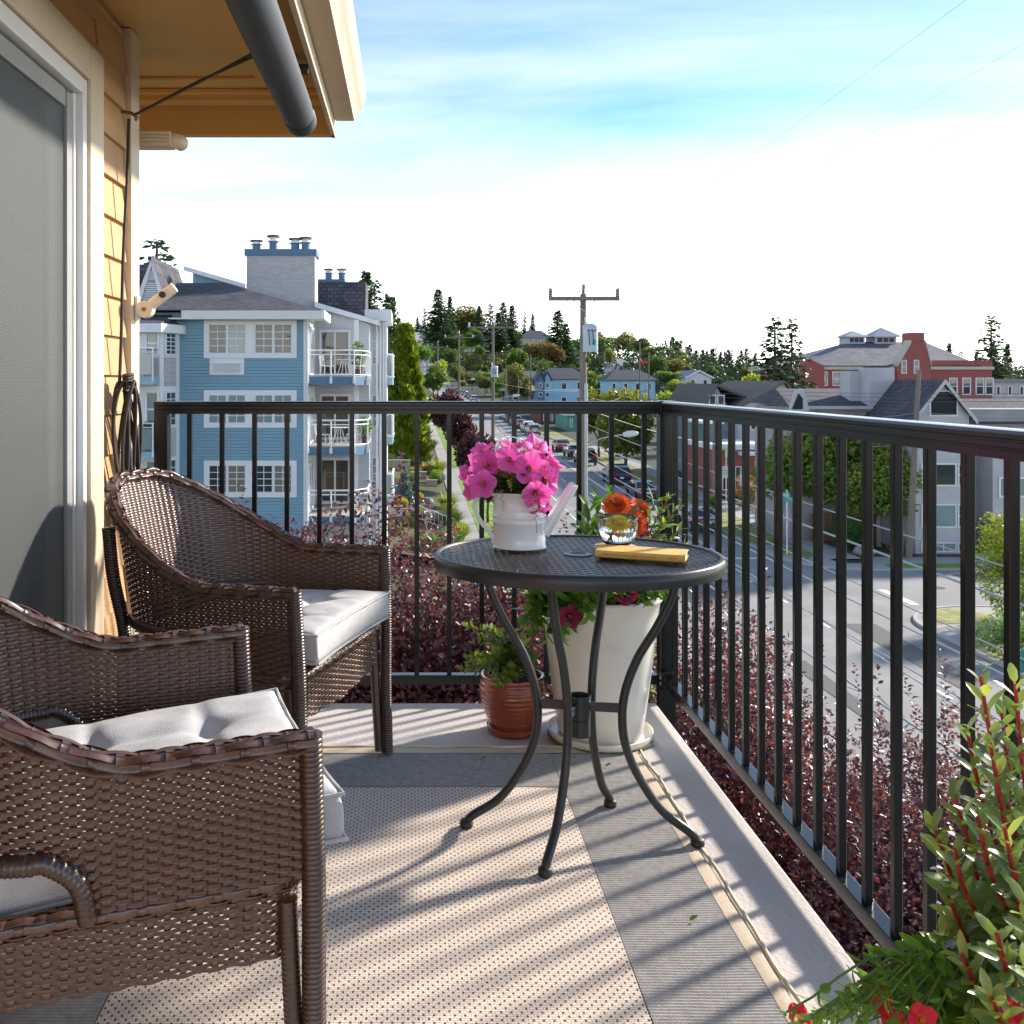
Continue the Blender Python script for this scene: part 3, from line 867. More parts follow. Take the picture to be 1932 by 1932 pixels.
    def apron_in(u, v):
        y = np.interp(np.mod(u, 1), LS, LP_[:, 1]); x = np.interp(np.mod(u, 1), LS, LP_[:, 0])
        low = 0.285 - 0.022 * (1 - np.abs(y) / 0.285) * (x > 0.2)
        return (v > low) & (v < 0.383)
    V, F, lv = weave(apron_S, apron_in, 92, np.arange(0.265, 0.385, 0.0073), 0.0024, 0.0034, 0.005, lip=0.002, closed=True)
    tag(obj('woven_apron', np_mesh('woven_apron', V, F, m_wicker, lv, smooth=True), ch), kind='stuff')
    def edge_S(u, v):
        u = np.mod(np.asarray(u, float), 1.0)
        x = np.interp(u, LS, LP_[:, 0]); y = np.interp(u, LS, LP_[:, 1])
        nx_, ny_ = x / np.hypot(x, y), y / np.hypot(x, y)
        a = np.asarray(v, float)
        return np.stack([x * 1.0 + nx_ * np.cos(a) * 0.017, y + ny_ * np.cos(a) * 0.017, 0.395 + np.sin(a) * 0.014], -1)
    V, F, lv = weave(edge_S, lambda u, v: np.ones(len(u), bool), 84, np.linspace(-1.5, 1.8, 5), 0.002, 0.0055, 0.0062, closed=True)
    tag(obj('woven_seat_edge', np_mesh('woven_seat_edge', V, F, m_wicker, lv, smooth=True), ch), kind='stuff')
    MB().tube([(float(a), float(b), 0.395) for a, b in LP_[:-1]], 0.013, 8, closed=True).build('seat_frame', m_wicker, ch, smooth=60)
    def deck_S(u, v):
        u = np.asarray(u, float); v = np.asarray(v, float)
        return np.stack([-0.24 + 0.52 * u + 0 * v, v, 0.397 + 0.06 * (-0.24 + 0.52 * u) + 0 * v], -1)
    V, F, lv = weave(deck_S, lambda u, v: np.ones(len(u), bool), 22, np.arange(-0.275, 0.28, 0.0145), 0.002, 0.0064, 0.006)
    tag(obj('woven_seat', np_mesh('woven_seat', V, F, m_wicker, lv, smooth=True), ch), kind='stuff')
    return ch

chair = make_chair()
A_CH = R(18.9)
def place_chair(c, front, ang):
    # front: world point midway between the arm fronts
    fx = 0.295
    c.location = (front[0] - fx * math.cos(ang), front[1] - fx * math.sin(ang), 0.0)
    c.rotation_euler = (0, 0, ang)
place_chair(chair, (-0.165, 2.63), -A_CH)
chair['label'] = 'brown wicker tub chair by the far railing, its woven inside facing us'
chair2 = copy_tree(chair)
place_chair(chair2, (-0.235, 1.69), A_CH)
chair2['label'] = 'brown wicker tub chair in the left foreground, cut off by the picture edge'
chair.location.z = 0.001
for c_ in (chair, chair2):
    c_.location.z = 0.012

# ---- cushions
def cushion_mesh():
    n = 44
    def sup(a, e): return math.copysign(abs(a) ** e, a)
    V = []; F = []
    hx, hy, hz = 0.262, 0.262, 0.052
    tufts = [(-0.10, -0.1), (-0.10, 0.1), (0.10, -0.1), (0.10, 0.1)]
    for side in (1, -1):
        for j in range(n + 1):
            for i in range(n + 1):
                a = -1 + 2 * i / n; b = -1 + 2 * j / n
                puff = max(0.0, (1 - a ** 6) * (1 - b ** 6)) ** 0.45
                x = hx * a * (1 - 0.035 * (1 - abs(b) ** 3)) ; y = hy * b * (1 - 0.035 * (1 - abs(a) ** 3))
                d = 0
                for (tx, ty) in tufts:
                    rr = math.hypot(x - tx, y - ty); d += 0.020 * math.exp(-(rr / 0.032) ** 2) + 0.012 * math.exp(-((x - tx) / 0.014) ** 2) * math.exp(-((y - ty) / 0.11) ** 2) + 0.012 * math.exp(-((y - ty) / 0.014) ** 2) * math.exp(-((x - tx) / 0.11) ** 2)
                w = 0.003 * math.sin(x * 31 + y * 17) * math.sin(y * 43 - x * 11)
                z_ = side * (hz * (0.66 + 0.34 * puff)) - side * d * (1 if side > 0 else 0.3) + w * puff
                V.append((x, y, z_ + 0.05))
        o = 0 if side > 0 else (n + 1) ** 2
        for j in range(n):
            for i in range(n):
                q = o + j * (n + 1) + i
                f = (q, q + 1, q + n + 2, q + n + 1)
                F.append(f if side > 0 else f[::-1])
    o = (n + 1) ** 2
    rim = [i for i in range(n)] + [n + j * (n + 1) for j in range(n)] + [(n + 1) * n + n - i for i in range(n)] + [(n + 1) * (n - j) for j in range(n)]
    for k in range(len(rim)):
        a, b = rim[k], rim[(k + 1) % len(rim)]
        F.append((a, o + a, o + b, b))
    return MB().add(V, F), [V[i] for i in rim], [V[o + i] for i in rim]
m_cush = M('grey_linen', (0.52, 0.515, 0.52), 0.9, var=0.10, vscale=30, bump=0.35, bscale=420, stretch=(1, 1.6, 1), spec=0.2)
cmb_, rimA, rimB = cushion_mesh()
cme = cmb_.mesh('cushion', m_cush, 50)
pip = MB().tube(rimA[::2], 0.0035, 6, closed=True).tube(rimB[::2], 0.0035, 6, closed=True)
pme = pip.mesh('piping', m_cush, 60)
for c_, lab, tilt in ((chair, 'pale grey tufted cushion on the wicker chair by the railing', -0.06), (chair2, 'pale grey cushion on the wicker chair in the left foreground', -0.075)):
    ang = c_.rotation_euler.z
    t_ = thing('seat_cushion', lab, 'cushion', (c_.location.x + 0.066 * math.cos(ang), c_.location.y + 0.066 * math.sin(ang), 0.410), ang, 'chair cushions')
    if c_ is chair2: t_.location.x += 0.03 * math.cos(ang); t_.location.y += 0.03 * math.sin(ang)
    cu = obj('cover', cme, t_); cu.rotation_euler = (0, tilt, 0)
    sbm = cu.modifiers.new('sub', 'SUBSURF'); sbm.levels = 1; sbm.render_levels = 1
    pp_ = obj('piping', pme, t_); pp_.rotation_euler = (0, tilt, 0)

# ================================================================== bistro table
m_table = M('charcoal_metal', (0.022, 0.023, 0.026), 0.36, var=0.1, vscale=30, spec=0.5)
TX, TY, TZ = 0.418, 2.376, 0.715
AR, BR = 0.353, 0.288           # half axes of the oval top
tb = thing('bistro_table', 'dark grey oval mesh-top metal bistro table on four bent legs', 'table', (TX, TY, 0))
# rim: rolled band
def oval(a, b, n=96): return [(a * math.cos(2 * PI * k / n), b * math.sin(2 * PI * k / n)) for k in range(n)]
rimp = [(0.0, 0.0), (-0.004, 0.004), (-0.012, 0.004), (-0.014, 0.0), (-0.010, -0.003), (-0.008, -0.030), (0.0, -0.030), (0.002, -0.015)]
mb = MB(); n = 96
for (dr, dz) in rimp:
    for k in range(n):
        a = 2 * PI * k / n
        mb.v.append(((AR + dr) * math.cos(a), (BR + dr) * math.sin(a), TZ + dz - 0.004))
m_ = len(rimp)
for i in range(m_):
    for k in range(n):
        mb.f.append((i * n + k, i * n + (k + 1) % n, ((i + 1) % m_) * n + (k + 1) % n, ((i + 1) % m_) * n + k))
mb.build('rim', m_table, tb, smooth=50)
mb = MB()
pitch = 0.0180; hw = 0.0054
ux, uy = math.cos(R(31)), math.sin(R(31))
for s_, zo in ((1, 0.0), (-1, 0.0006)):
    d = Vector((ux, s_ * uy, 0)); nn = Vector((-s_ * uy, ux, 0))
    k = -40
    while k <= 40:
        c_ = nn * (k * pitch)
        # clip the strip to the oval
        A_ = (d.x / AR) ** 2 + (d.y / BR) ** 2; B_ = 2 * (c_.x * d.x / AR ** 2 + c_.y * d.y / BR ** 2); C_ = (c_.x / AR) ** 2 + (c_.y / BR) ** 2 - 0.955
        D_ = B_ * B_ - 4 * A_ * C_
        if D_ > 0:
            t0, t1 = (-B_ - math.sqrt(D_)) / (2 * A_), (-B_ + math.sqrt(D_)) / (2 * A_)
            nseg = max(2, int((t1 - t0) / (pitch / 2)))
            z0 = TZ - 0.006
            base = len(mb.v)
            for q in range(nseg + 1):
                t = t0 + (t1 - t0) * q / nseg
                zz_ = z0 + zo + 0.0005 * math.sin(q * PI)
                for (w_, h_) in ((-hw, 0), (-hw * 0.6, 0.0013), (hw * 0.6, 0.0013), (hw, 0)):
                    p_ = c_ + d * t + nn * w_
                    mb.v.append((p_.x, p_.y, zz_ + h_))
            for q in range(nseg):
                for w_ in range(3):
                    a = base + q * 4 + w_
                    mb.f.append((a, a + 4, a + 5, a + 1))
        k += 1
tag(mb.build('mesh_top', m_table, tb, smooth=60), kind='stuff')
MB().lathe([(0.0, -0.001), (0.018, 0.0), (0.022, 0.0022), (0.034, 0.0012), (0.036, -0.003)], 32, (0, 0, TZ - 0.003)).build('centre_disc', m_table, tb, smooth=40)
feet = {'left': (0.1475, 2.438), 'near': (0.313, 2.20), 'far': (0.536, 2.555), 'right': (0.702, 2.338)}
ring = (0.425, 2.385, 0.335)
for k, (fx, fy) in feet.items():
    d = Vector((fx - ring[0], fy - ring[1], 0)); rad = d.length; d.normalize()
    top_r = rad * 0.83
    prof_ = [(top_r, 0.688), (top_r * 0.955, 0.62), (top_r * 0.80, 0.54), (top_r * 0.60, 0.46), (top_r * 0.475, 0.38), (top_r * 0.44, 0.31), (top_r * 0.48, 0.24), (top_r * 0.62, 0.165), (top_r * 0.85, 0.09), (rad * 0.95, 0.04), (rad, 0.016)]
    P = [Vector((ring[0] - TX, ring[1] - TY, 0)) + d * r_ + Vector((0, 0, z_)) for r_, z_ in prof_]
    P = [P[0] * 2 - P[1]] + P + [P[-1] * 2 - P[-2]]
    out = []
    for i in range(1, len(P) - 2):
        for q in range(6):
            t = q / 6
            out.append(0.5 * ((2 * P[i]) + (P[i + 1] - P[i - 1]) * t + (2 * P[i - 1] - 5 * P[i] + 4 * P[i + 1] - P[i + 2]) * t * t + (3 * P[i] - P[i - 1] - 3 * P[i + 1] + P[i + 2]) * t ** 3))
    out.append(P[-2])
    lg = MB().tube([tuple(q) for q in out], 0.0108, 14).build('leg', m_table, tb, smooth=60)
    MB().lathe([(0.0, 0.0), (0.0155, 0.0), (0.017, 0.004), (0.0165, 0.015), (0.012, 0.019), (0.0, 0.02)], 20, (fx - TX, fy - TY, 0.0115)).build('foot', M('black_rubber', (0.02, 0.02, 0.021), 0.5), lg, smooth=50)
    c_ = Vector((ring[0] - TX, ring[1] - TY, 0.335))
    e_ = c_ + d * (top_r * 0.45); s_ = c_ + d * 0.022
    w_ = Vector((-d.y, d.x, 0)) * 0.005
    mbx = MB()
    vs = [tuple(s_ + w_ + Vector((0, 0, -0.011))), tuple(s_ - w_ + Vector((0, 0, -0.011))), tuple(e_ - w_ + Vector((0, 0, -0.011))), tuple(e_ + w_ + Vector((0, 0, -0.011)))]
    vs += [(q[0], q[1], q[2] + 0.022) for q in vs]
    mbx.add(vs, [(3, 2, 1, 0), (4, 5, 6, 7), (0, 1, 5, 4), (1, 2, 6, 5), (2, 3, 7, 6), (3, 0, 4, 7)]).build('brace', m_table, tb, bevel=0.002)
c_ = (ring[0] - TX, ring[1] - TY, 0)
MB().lathe([(0.0245, 0.305), (0.0265, 0.305), (0.0265, 0.362), (0.0245, 0.362), (0.0235, 0.355), (0.0235, 0.31)], 28, c_).build('umbrella_ring', m_table, tb, smooth=50)
MB().lathe([(0.0, 0.262), (0.0255, 0.262), (0.0258, 0.303), (0.024, 0.304)], 28, c_).build('umbrella_ring', m_table, tb, smooth=50)

# ================================================================== things on the table
TT = TZ + 0.0018                 # top of the mesh
m_enamel = M('white_enamel', (0.80, 0.81, 0.82), 0.22, var=0.02, vscale=20, spec=0.5, coat=0.3)
WC = (0.283, 2.45)
wcan = thing('watering_can', 'white enamelled metal watering can holding pink flowers', 'watering can', (WC[0], WC[1], TT))
prf = [(0.0, 0.003), (0.066, 0.0), (0.0685, 0.002), (0.0675, 0.006), (0.0665, 0.008), (0.0665, 0.062), (0.068, 0.064), (0.0685, 0.067), (0.067, 0.070), (0.0665, 0.075), (0.068, 0.079), (0.0685, 0.082),
       (0.067, 0.085), (0.0662, 0.088), (0.0655, 0.134), (0.0675, 0.136), (0.0682, 0.139), (0.0675, 0.1415), (0.0655, 0.141), (0.064, 0.136), (0.064, 0.100), (0.0, 0.098)]
MB().lathe(prf, 64, sx=1.0, sy=0.86).build('body', m_enamel, wcan, smooth=50)
spx = [(0.060, 0, 0.035), (0.080, 0, 0.062), (0.105, 0, 0.105), (0.138, 0, 0.158), (0.140, 0, 0.161), (0.134, 0, 0.151)]
MB().tube(spx, [0.0175, 0.0160, 0.0145, 0.0125, 0.0108, 0.0100], 24, caps=False).build('spout', m_enamel, wcan, smooth=50)
def strip(path, w, t, mat, name, par):
    mb = MB(); P = [Vector(p) for p in path]
    for i, p in enumerate(P):
        d = (P[min(i + 1, len(P) - 1)] - P[max(i - 1, 0)]).normalized(); n_ = Vector((-d.z, 0, d.x))
        for (a, b) in ((-w, -t), (w, -t), (w, t), (-w, t)): mb.v.append((p.x + n_.x * b, p.y + a, p.z + n_.z * b))
    for i in range(len(P) - 1):
        for j in range(4): mb.f.append((i * 4 + j, i * 4 + (j + 1) % 4, i * 4 + 4 + (j + 1) % 4, i * 4 + 4 + j))
    mb.f.append((0, 1, 2, 3)); k = (len(P) - 1) * 4; mb.f.append((k, k + 1, k + 2, k + 3))
    return mb.build(name, mat, par, smooth=40, bevel=0.0008)
hpth = [(-0.062, 0, 0.134), (-0.078, 0, 0.140), (-0.094, 0, 0.138), (-0.107, 0, 0.126), (-0.113, 0, 0.108), (-0.111, 0, 0.090), (-0.102, 0, 0.070), (-0.088, 0, 0.052), (-0.074, 0, 0.036), (-0.067, 0, 0.022), (-0.0665, 0, 0.010)]
strip(smooth_path(hpth), 0.0095, 0.0055, m_enamel, 'handle', wcan)
arch = [(-0.02 + 0.058 * math.cos(a), 0.02, 0.135 + 0.145 * math.sin(a)) for a in np.linspace(0, PI, 15)]
strip(arch, 0.008, 0.0012, m_enamel, 'carrying_handle', wcan)

# ---- trumpet flower mesh (petunia): ruffled five lobed limb on a funnel
def petunia_mesh(name, mat, ruf=0.07, seed=0, openness=1.0):
    rg = np.random.default_rng(seed)
    na, nr = 50, 12
    V = []; rad = []; ang = []
    p1, p2 = rg.random() * 6, rg.random() * 6
    for i in range(nr + 1):
        t = i / nr
        for j in range(na):
            a = 2 * PI * j / na
            lobe = 1 - 0.20 * (0.5 + 0.5 * math.cos(5 * a + PI)) ** 2.2 + 0.05 * math.sin(2 * a + p1)
            if t < 0.35:
                q = t / 0.35; r = 0.06 + 0.14 * q ** 1.5; z = -0.75 + 0.62 * q
            else:
                q = (t - 0.35) / 0.65
                r = 0.20 + 0.80 * q * lobe ** (q * 1.0); z = -0.13 + 0.26 * math.sin(q * PI * 0.55) * (1.2 - openness * 0.55)
                z += ruf * q ** 2 * (math.sin(11 * a + p1) * 0.7 + math.sin(17 * a + p2) * 0.5) + 0.09 * q * math.cos(5 * a) + 0.16 * q * q * math.sin(2 * a + p2)
            V.append((r * math.cos(a), r * math.sin(a), z)); rad.append(t); ang.append(a / (2 * PI))
    F = []
    for i in range(nr):
        for j in range(na):
            F.append((i * na + j, i * na + (j + 1) % na, (i + 1) * na + (j + 1) % na, (i + 1) * na + j))
    return np_mesh(name, V, F, mat, smooth=True, pattr={'rad': rad, 'ang': ang})
def petal_mat(name, throat, mid, edge, vein, trans=0.35):
    m, nt, p = _nodes(name)
    a = nt.nodes.new('ShaderNodeAttribute'); a.attribute_name = 'rad'
    r = nt.nodes.new('ShaderNodeValToRGB')
    r.color_ramp.elements[0].position = 0.25; r.color_ramp.elements[0].color = (*throat, 1)
    r.color_ramp.elements[1].position = 1.0; r.color_ramp.elements[1].color = (*edge, 1)
    e = r.color_ramp.elements.new(0.5); e.color = (*mid, 1)
    nt.links.new(a.outputs['Fac'], r.inputs[0])
    b = nt.nodes.new('ShaderNodeAttribute'); b.attribute_name = 'ang'
    mu = nt.nodes.new('ShaderNodeMath'); mu.operation = 'MULTIPLY'; mu.inputs[1].default_value = 2 * PI * 15
    nt.links.new(b.outputs['Fac'], mu.inputs[0])
    sn = nt.nodes.new('ShaderNodeMath'); sn.operation = 'SINE'; nt.links.new(mu.outputs[0], sn.inputs[0])
    mr = nt.nodes.new('ShaderNodeMapRange'); mr.inputs['From Min'].default_value = 0.55; mr.inputs['From Max'].default_value = 1.0; mr.inputs['To Max'].default_value = 0.6
    nt.links.new(sn.outputs[0], mr.inputs['Value'])
    mx = nt.nodes.new('ShaderNodeMixRGB'); nt.links.new(mr.outputs[0], mx.inputs[0]); nt.links.new(r.outputs[0], mx.inputs[1]); mx.inputs[2].default_value = (*vein, 1)
    nt.links.new(mx.outputs[0], p.inputs['Base Color']); p.inputs['Roughness'].default_value = 0.6
    tr = nt.nodes.new('ShaderNodeBsdfTranslucent'); nt.links.new(mx.outputs[0], tr.inputs['Color'])
    ms = nt.nodes.new('ShaderNodeMixShader'); ms.inputs[0].default_value = trans
    nt.links.new(p.outputs[0], ms.inputs[1]); nt.links.new(tr.outputs[0], ms.inputs[2]); nt.links.new(ms.outputs[0], nt.nodes['Material Output'].inputs['Surface'])
    return m
m_pink = petal_mat('pink_petal', (0.62, 0.08, 0.28), (0.80, 0.08, 0.42), (0.88, 0.20, 0.57), (0.72, 0.04, 0.36))
m_wine = petal_mat('wine_petal', (0.05, 0.002, 0.02), (0.22, 0.004, 0.04), (0.34, 0.008, 0.07), (0.12, 0.0, 0.03))
m_red = petal_mat('scarlet_petal', (0.60, 0.20, 0.02), (0.72, 0.01, 0.03), (0.80, 0.02, 0.05), (0.6, 0.01, 0.03))
m_stem = M('green_stem', (0.10, 0.16, 0.03), 0.6)
m_darkleaf = LEAF('bouquet_leaf', (0.025, 0.05, 0.012), (0.09, 0.13, 0.02), trans=0.25)
m_stamen = M('stamen', (0.75, 0.45, 0.08), 0.6)
pet_me = [petunia_mesh('petunia', m_pink, 0.085, s_, 0.6 + 0.5 * (s_ % 3) / 2) for s_ in range(5)]
stam = MB()
for k in range(5):
    a = k * 2.4; stam.tube([(0, 0, -0.5), (0.10 * math.cos(a), 0.10 * math.sin(a), 0.02)], 0.015, 5); stam.tube([(0.10 * math.cos(a), 0.10 * math.sin(a), 0.02), (0.11 * math.cos(a), 0.11 * math.sin(a), 0.06)], 0.03, 5)
stam_me = stam.mesh('stamens', m_stamen, 60)
cal_me = leaves('calyx', np.zeros((6, 3)) + np.array([[0, 0, -0.55]]), [[math.cos(a) * 0.45, math.sin(a) * 0.45, 0.7] for a in np.arange(6) * PI / 3], [[-math.cos(a), -math.sin(a), 1] for a in np.arange(6) * PI / 3], 0.42, 0.15, LEAF('calyx_leaf', (0.12, 0.20, 0.03), (0.28, 0.36, 0.07)), fine=True)
def flower(parent, me, p, d, size, roll=0.0, stamens=True, calyx=True, name='flower'):
    q = Vector(d).normalized().to_track_quat('Z', 'Y')
    o = obj(name, me, parent, p); o.rotation_mode = 'QUATERNION'
    from mathutils import Quaternion
    o.rotation_quaternion = q @ Quaternion((0, 0, 1), roll)
    o.scale = (size,) * 3
    if stamens: obj('stamens', stam_me, o)
    if calyx: obj('calyx', cal_me, o)
    return o
bq = thing('pink_bouquet', 'bunch of bright pink petunias standing in the white watering can', 'flowers', (WC[0], WC[1], TT + 0.10))
def wloc(px, py, Y): a = AT(px, py, Y); return Vector((a[0] - WC[0], a[1] - WC[1], a[2] - TT - 0.10))
FL = [  # picture x, y, depth, facing, diameter in px
    (912, 848, 2.47, (-0.35, -0.35, 0.85), 44), (917, 876, 2.44, (-0.3, -0.9, 0.35), 52), (962, 866, 2.40, (-0.05, -1, 0.15), 50), (1000, 884, 2.39, (0.05, -1, 0.1), 58),
    (1012, 842, 2.45, (0.35, -0.5, 0.8), 52), (1040, 892, 2.46, (0.95, -0.35, 0.2), 60), (910, 914, 2.39, (-0.15, -1, 0.05), 50), (893, 870, 2.49, (-0.95, -0.2, 0.25), 40),
    (885, 898, 2.47, (-1, -0.2, 0.0), 38), (1030, 905, 2.39, (0.45, -0.85, 0.1), 56), (1013, 932, 2.37, (0.1, -0.8, -0.5), 56), (965, 840, 2.47, (0.05, -0.3, 1), 44),
    (938, 862, 2.46, (-0.2, -0.4, 0.9), 44), (1020, 862, 2.48, (0.5, -0.4, 0.8), 50), (942, 888, 2.43, (-0.5, -0.7, -0.2), 46), (1038, 916, 2.41, (0.8, -0.5, -0.2), 40),
    (1020, 962, 2.37, (0.25, -0.3, -0.9), 40), (985, 850, 2.50, (0.0, 0.2, 1), 46), (1045, 865, 2.49, (0.9, 0.0, 0.6), 46), (905, 905, 2.45, (-0.8, -0.5, -0.4), 36)]
for k, (px, py, Y, d, dia) in enumerate(FL):
    p = wloc(px, py, Y); sz = dia * Y / FPX * 0.56
    fo = flower(bq, pet_me[k % 5], p, d, sz, k * 1.3)
    dv = Vector(d).normalized()
    a0 = p - dv * sz * 0.8
    e = Vector((0.03 * math.sin(k * 2.1), 0.02 * math.cos(k * 1.7), 0.0))
    MB().tube(smooth_path([tuple(a0), tuple((a0 + e) * 0.5 - dv * 0.008), tuple(e)], 6), 0.0018, 6).build('stem', m_stem, bq, smooth=60)
for k, (px, py, Y, d) in enumerate([(880, 893, 2.42, (-1, -0.3, 0.05)), (888, 925, 2.41, (-0.8, -0.5, -0.2))]):
    flower(bq, petunia_mesh('bud', m_pink, 0.02, 9 + k, -1.4), wloc(px, py, Y), d, 0.024, k, stamens=False, name='bud')
n = 150
ang = rng.random(n) * 2 * PI
P_ = np.stack([0.035 * np.cos(ang), 0.03 * np.sin(ang), 0.035 + 0.02 * rng.random(n)], 1)
A_ = np.stack([np.cos(ang) * (0.4 + 0.9 * rng.random(n)), np.sin(ang) * (0.4 + 0.9 * rng.random(n)), 0.1 + rng.random(n) * 1.3], 1)
tag(obj('leaves', leaves('leaves', P_, A_, np.tile([[0, 0, 1.0]], (n, 1)) + rdir(n) * 0.5, 0.045 + 0.03 * rng.random(n), 0.020 + 0.01 * rng.random(n), m_darkleaf, fine=True, curl=0.2), bq), kind='stuff')
m_tend = M('tendril', (0.42, 0.33, 0.08), 0.5)
for (px, py, Y, turns, drop, w) in ((1008, 940, 2.37, 3.5, 0.085, 0.008), (945, 925, 2.385, 2.2, 0.05, 0.006), (960, 905, 2.38, 2.5, 0.03, 0.006)):
    c_ = wloc(px, py, Y); pts = []
    for t in np.linspace(0, 1, 60):
        cw = w * (1 - t) ** 0.3 if t < 0.6 else w * 0.4 * (1 - t)
        pts.append((c_.x + cw * math.cos(turns * 2 * PI * min(t / 0.6, 1.15)) + 0.006 * t, c_.y + cw * 0.6 * math.sin(turns * 2 * PI * min(t / 0.6, 1.15)), c_.z - drop * t))
    MB().tube(pts, 0.0011, 5).build('tendril', m_tend, bq, smooth=60)

# ---- book
bk_ang = R(-21)
bk = thing('book', 'closed yellow hardback book lying on the mesh table, spine towards us', 'book', (0.446, 2.302, TT + 0.0015), bk_ang)
m_cover = M('yellow_cloth', (0.76, 0.46, 0.11), 0.6, var=0.07, vscale=40, bump=0.12, bscale=700)
m_paper = M('page_edges', (0.75, 0.72, 0.66), 0.8, var=0.06, vscale=3, stretch=(1, 1, 400))
BL, BD, BH = 0.208, 0.092, 0.0165
MB().bx(0, BL, 0.002, BD, 0, 0.0026).bx(0, BL, 0.002, BD, BH - 0.0026, BH).build('cover', m_cover, bk, bevel=0.0008)
sp = [(0.002 + 0.0045 * (math.cos(a) - 1) * 0.9 + 0.002, BH / 2 + BH / 2 * math.sin(a)) for a in np.linspace(-PI / 2, PI / 2, 9)]
sp = [(0.0035 - 0.0055 * math.cos(a), BH / 2 + (BH / 2 + 0.0002) * math.sin(a)) for a in np.linspace(-PI / 2, PI / 2, 11)]
spi = [(0.006, q[1]) for q in (sp[-1], sp[0])]
MB().prism(sp + spi, 'x', 0.0, BL).build('spine', m_cover, bk, smooth=30)
MB().bx(0.003, BL - 0.003, 0.008, BD - 0.004, 0.0027, BH - 0.0027).build('pages', m_paper, bk)
m_ink = M('brown_print', (0.20, 0.09, 0.02), 0.7)
for txt, x_, s_ in (('Der Kelch unseres Lebens', 0.058, 0.0074), ('Henri J.M. Nouwen', 0.118, 0.0066), ('Herder', 0.180, 0.0066)):
    o = obj('spine_lettering', text_mesh(txt, s_, m_ink), bk, (x_, -0.00225, BH / 2)); o.rotation_euler = (PI / 2, PI, 0)
# ---- coaster and glass bowl
GB = (XW(1165, 2.43), 2.43)
co = MB().lathe([(0.0, 0.0), (0.054, 0.0), (0.0552, 0.003), (0.054, 0.006), (0.0, 0.0062)], 48).build('coaster', M('cork_coaster', (0.55, 0.33, 0.20), 0.7, var=0.15, vscale=60), loc=(GB[0] - 0.004, GB[1], TT), smooth=40)
tag(co, 'round tan coaster with pale green edge under the glass bowl', 'coaster')
oe = MB().lathe([(0.0542, 0.0006), (0.0558, 0.003), (0.0545, 0.0045)], 48).build('edge', M('green_edge', (0.50, 0.62, 0.30), 0.6), co, smooth=40)
bw = thing('glass_bowl', 'small round glass bowl of water with a floating flower', 'bowl', (GB[0], GB[1], TT + 0.0065))
gp = [(0.0, 0.0), (0.018, 0.0), (0.030, 0.004), (0.041, 0.014), (0.048, 0.030), (0.0505, 0.048), (0.0502, 0.066), (0.0492, 0.0745), (0.0482, 0.0750), (0.0476, 0.0740), (0.0482, 0.062), (0.0482, 0.048), (0.0455, 0.031), (0.039, 0.017), (0.028, 0.008), (0.0, 0.005)]
MB().lathe(gp, 56).build('glass', CLEAR('clear_glass', (0.97, 0.98, 0.98)), bw, smooth=60)
MB().lathe([(0.0, 0.0055), (0.028, 0.0085), (0.0385, 0.0172), (0.045, 0.031), (0.0465, 0.040), (0.0, 0.040)], 48).build('water', CLEAR('water', (0.97, 0.98, 0.97), ior=1.33), bw, smooth=60)
gb = thing('gerbera_flower', 'yellow daisy flower with green stem standing in the glass bowl', 'flower', (GB[0], GB[1], TT + 0.05))
def daisy(name, n, rings, r, mat):
    P = []; A = []; U = []; L = []
    for q in range(rings):
        for k in range(n):
            a = 2 * PI * k / n + q * 0.17
            P.append((r * 0.15 * math.cos(a), r * 0.15 * math.sin(a), 0.05 * r * q)); el = 0.12 + 0.28 * q
            A.append((math.cos(a), math.sin(a), el)); U.append((-el * math.cos(a), -el * math.sin(a), 1)); L.append(r * (0.9 - 0.17 * q))
    return leaves(name, P, A, U, np.array(L), r * 0.26, mat, fine=True, curl=0.12, fold=0.08)
m_yel = LEAF('yellow_petal', (0.72, 0.55, 0.02), (0.82, 0.70, 0.06), trans=0.3)
o = obj('petals', daisy('petals', 22, 4, 0.034, m_yel), gb, (0, -0.008, 0.012)); o.rotation_euler = (R(28), R(-8), 0)
MB().lathe([(0.0, 0.006), (0.006, 0.005), (0.009, 0.0)], 16).build('centre', M('daisy_centre', (0.45, 0.40, 0.05), 0.8), gb, loc=(0, -0.0095, 0.016))
MB().tube(smooth_path([(0, 0.0, 0.010), (-0.012, -0.004, -0.012), (-0.026, -0.006, -0.034)], 6), 0.0022, 8).build('stem', m_stem, gb, smooth=60)
for k in range(3):
    MB().tube(smooth_path([(0.008, 0, 0.0), (0.022 + 0.004 * k, 0.005, 0.03), (0.045 + 0.012 * k, 0.01, 0.055 + 0.006 * k), (0.075 + 0.01 * k, 0.012, 0.068 + 0.004 * k)], 6), [0.0014] * 12 + [0.001] * 7, 6).build('grass_blade', m_stem, gb, smooth=60)
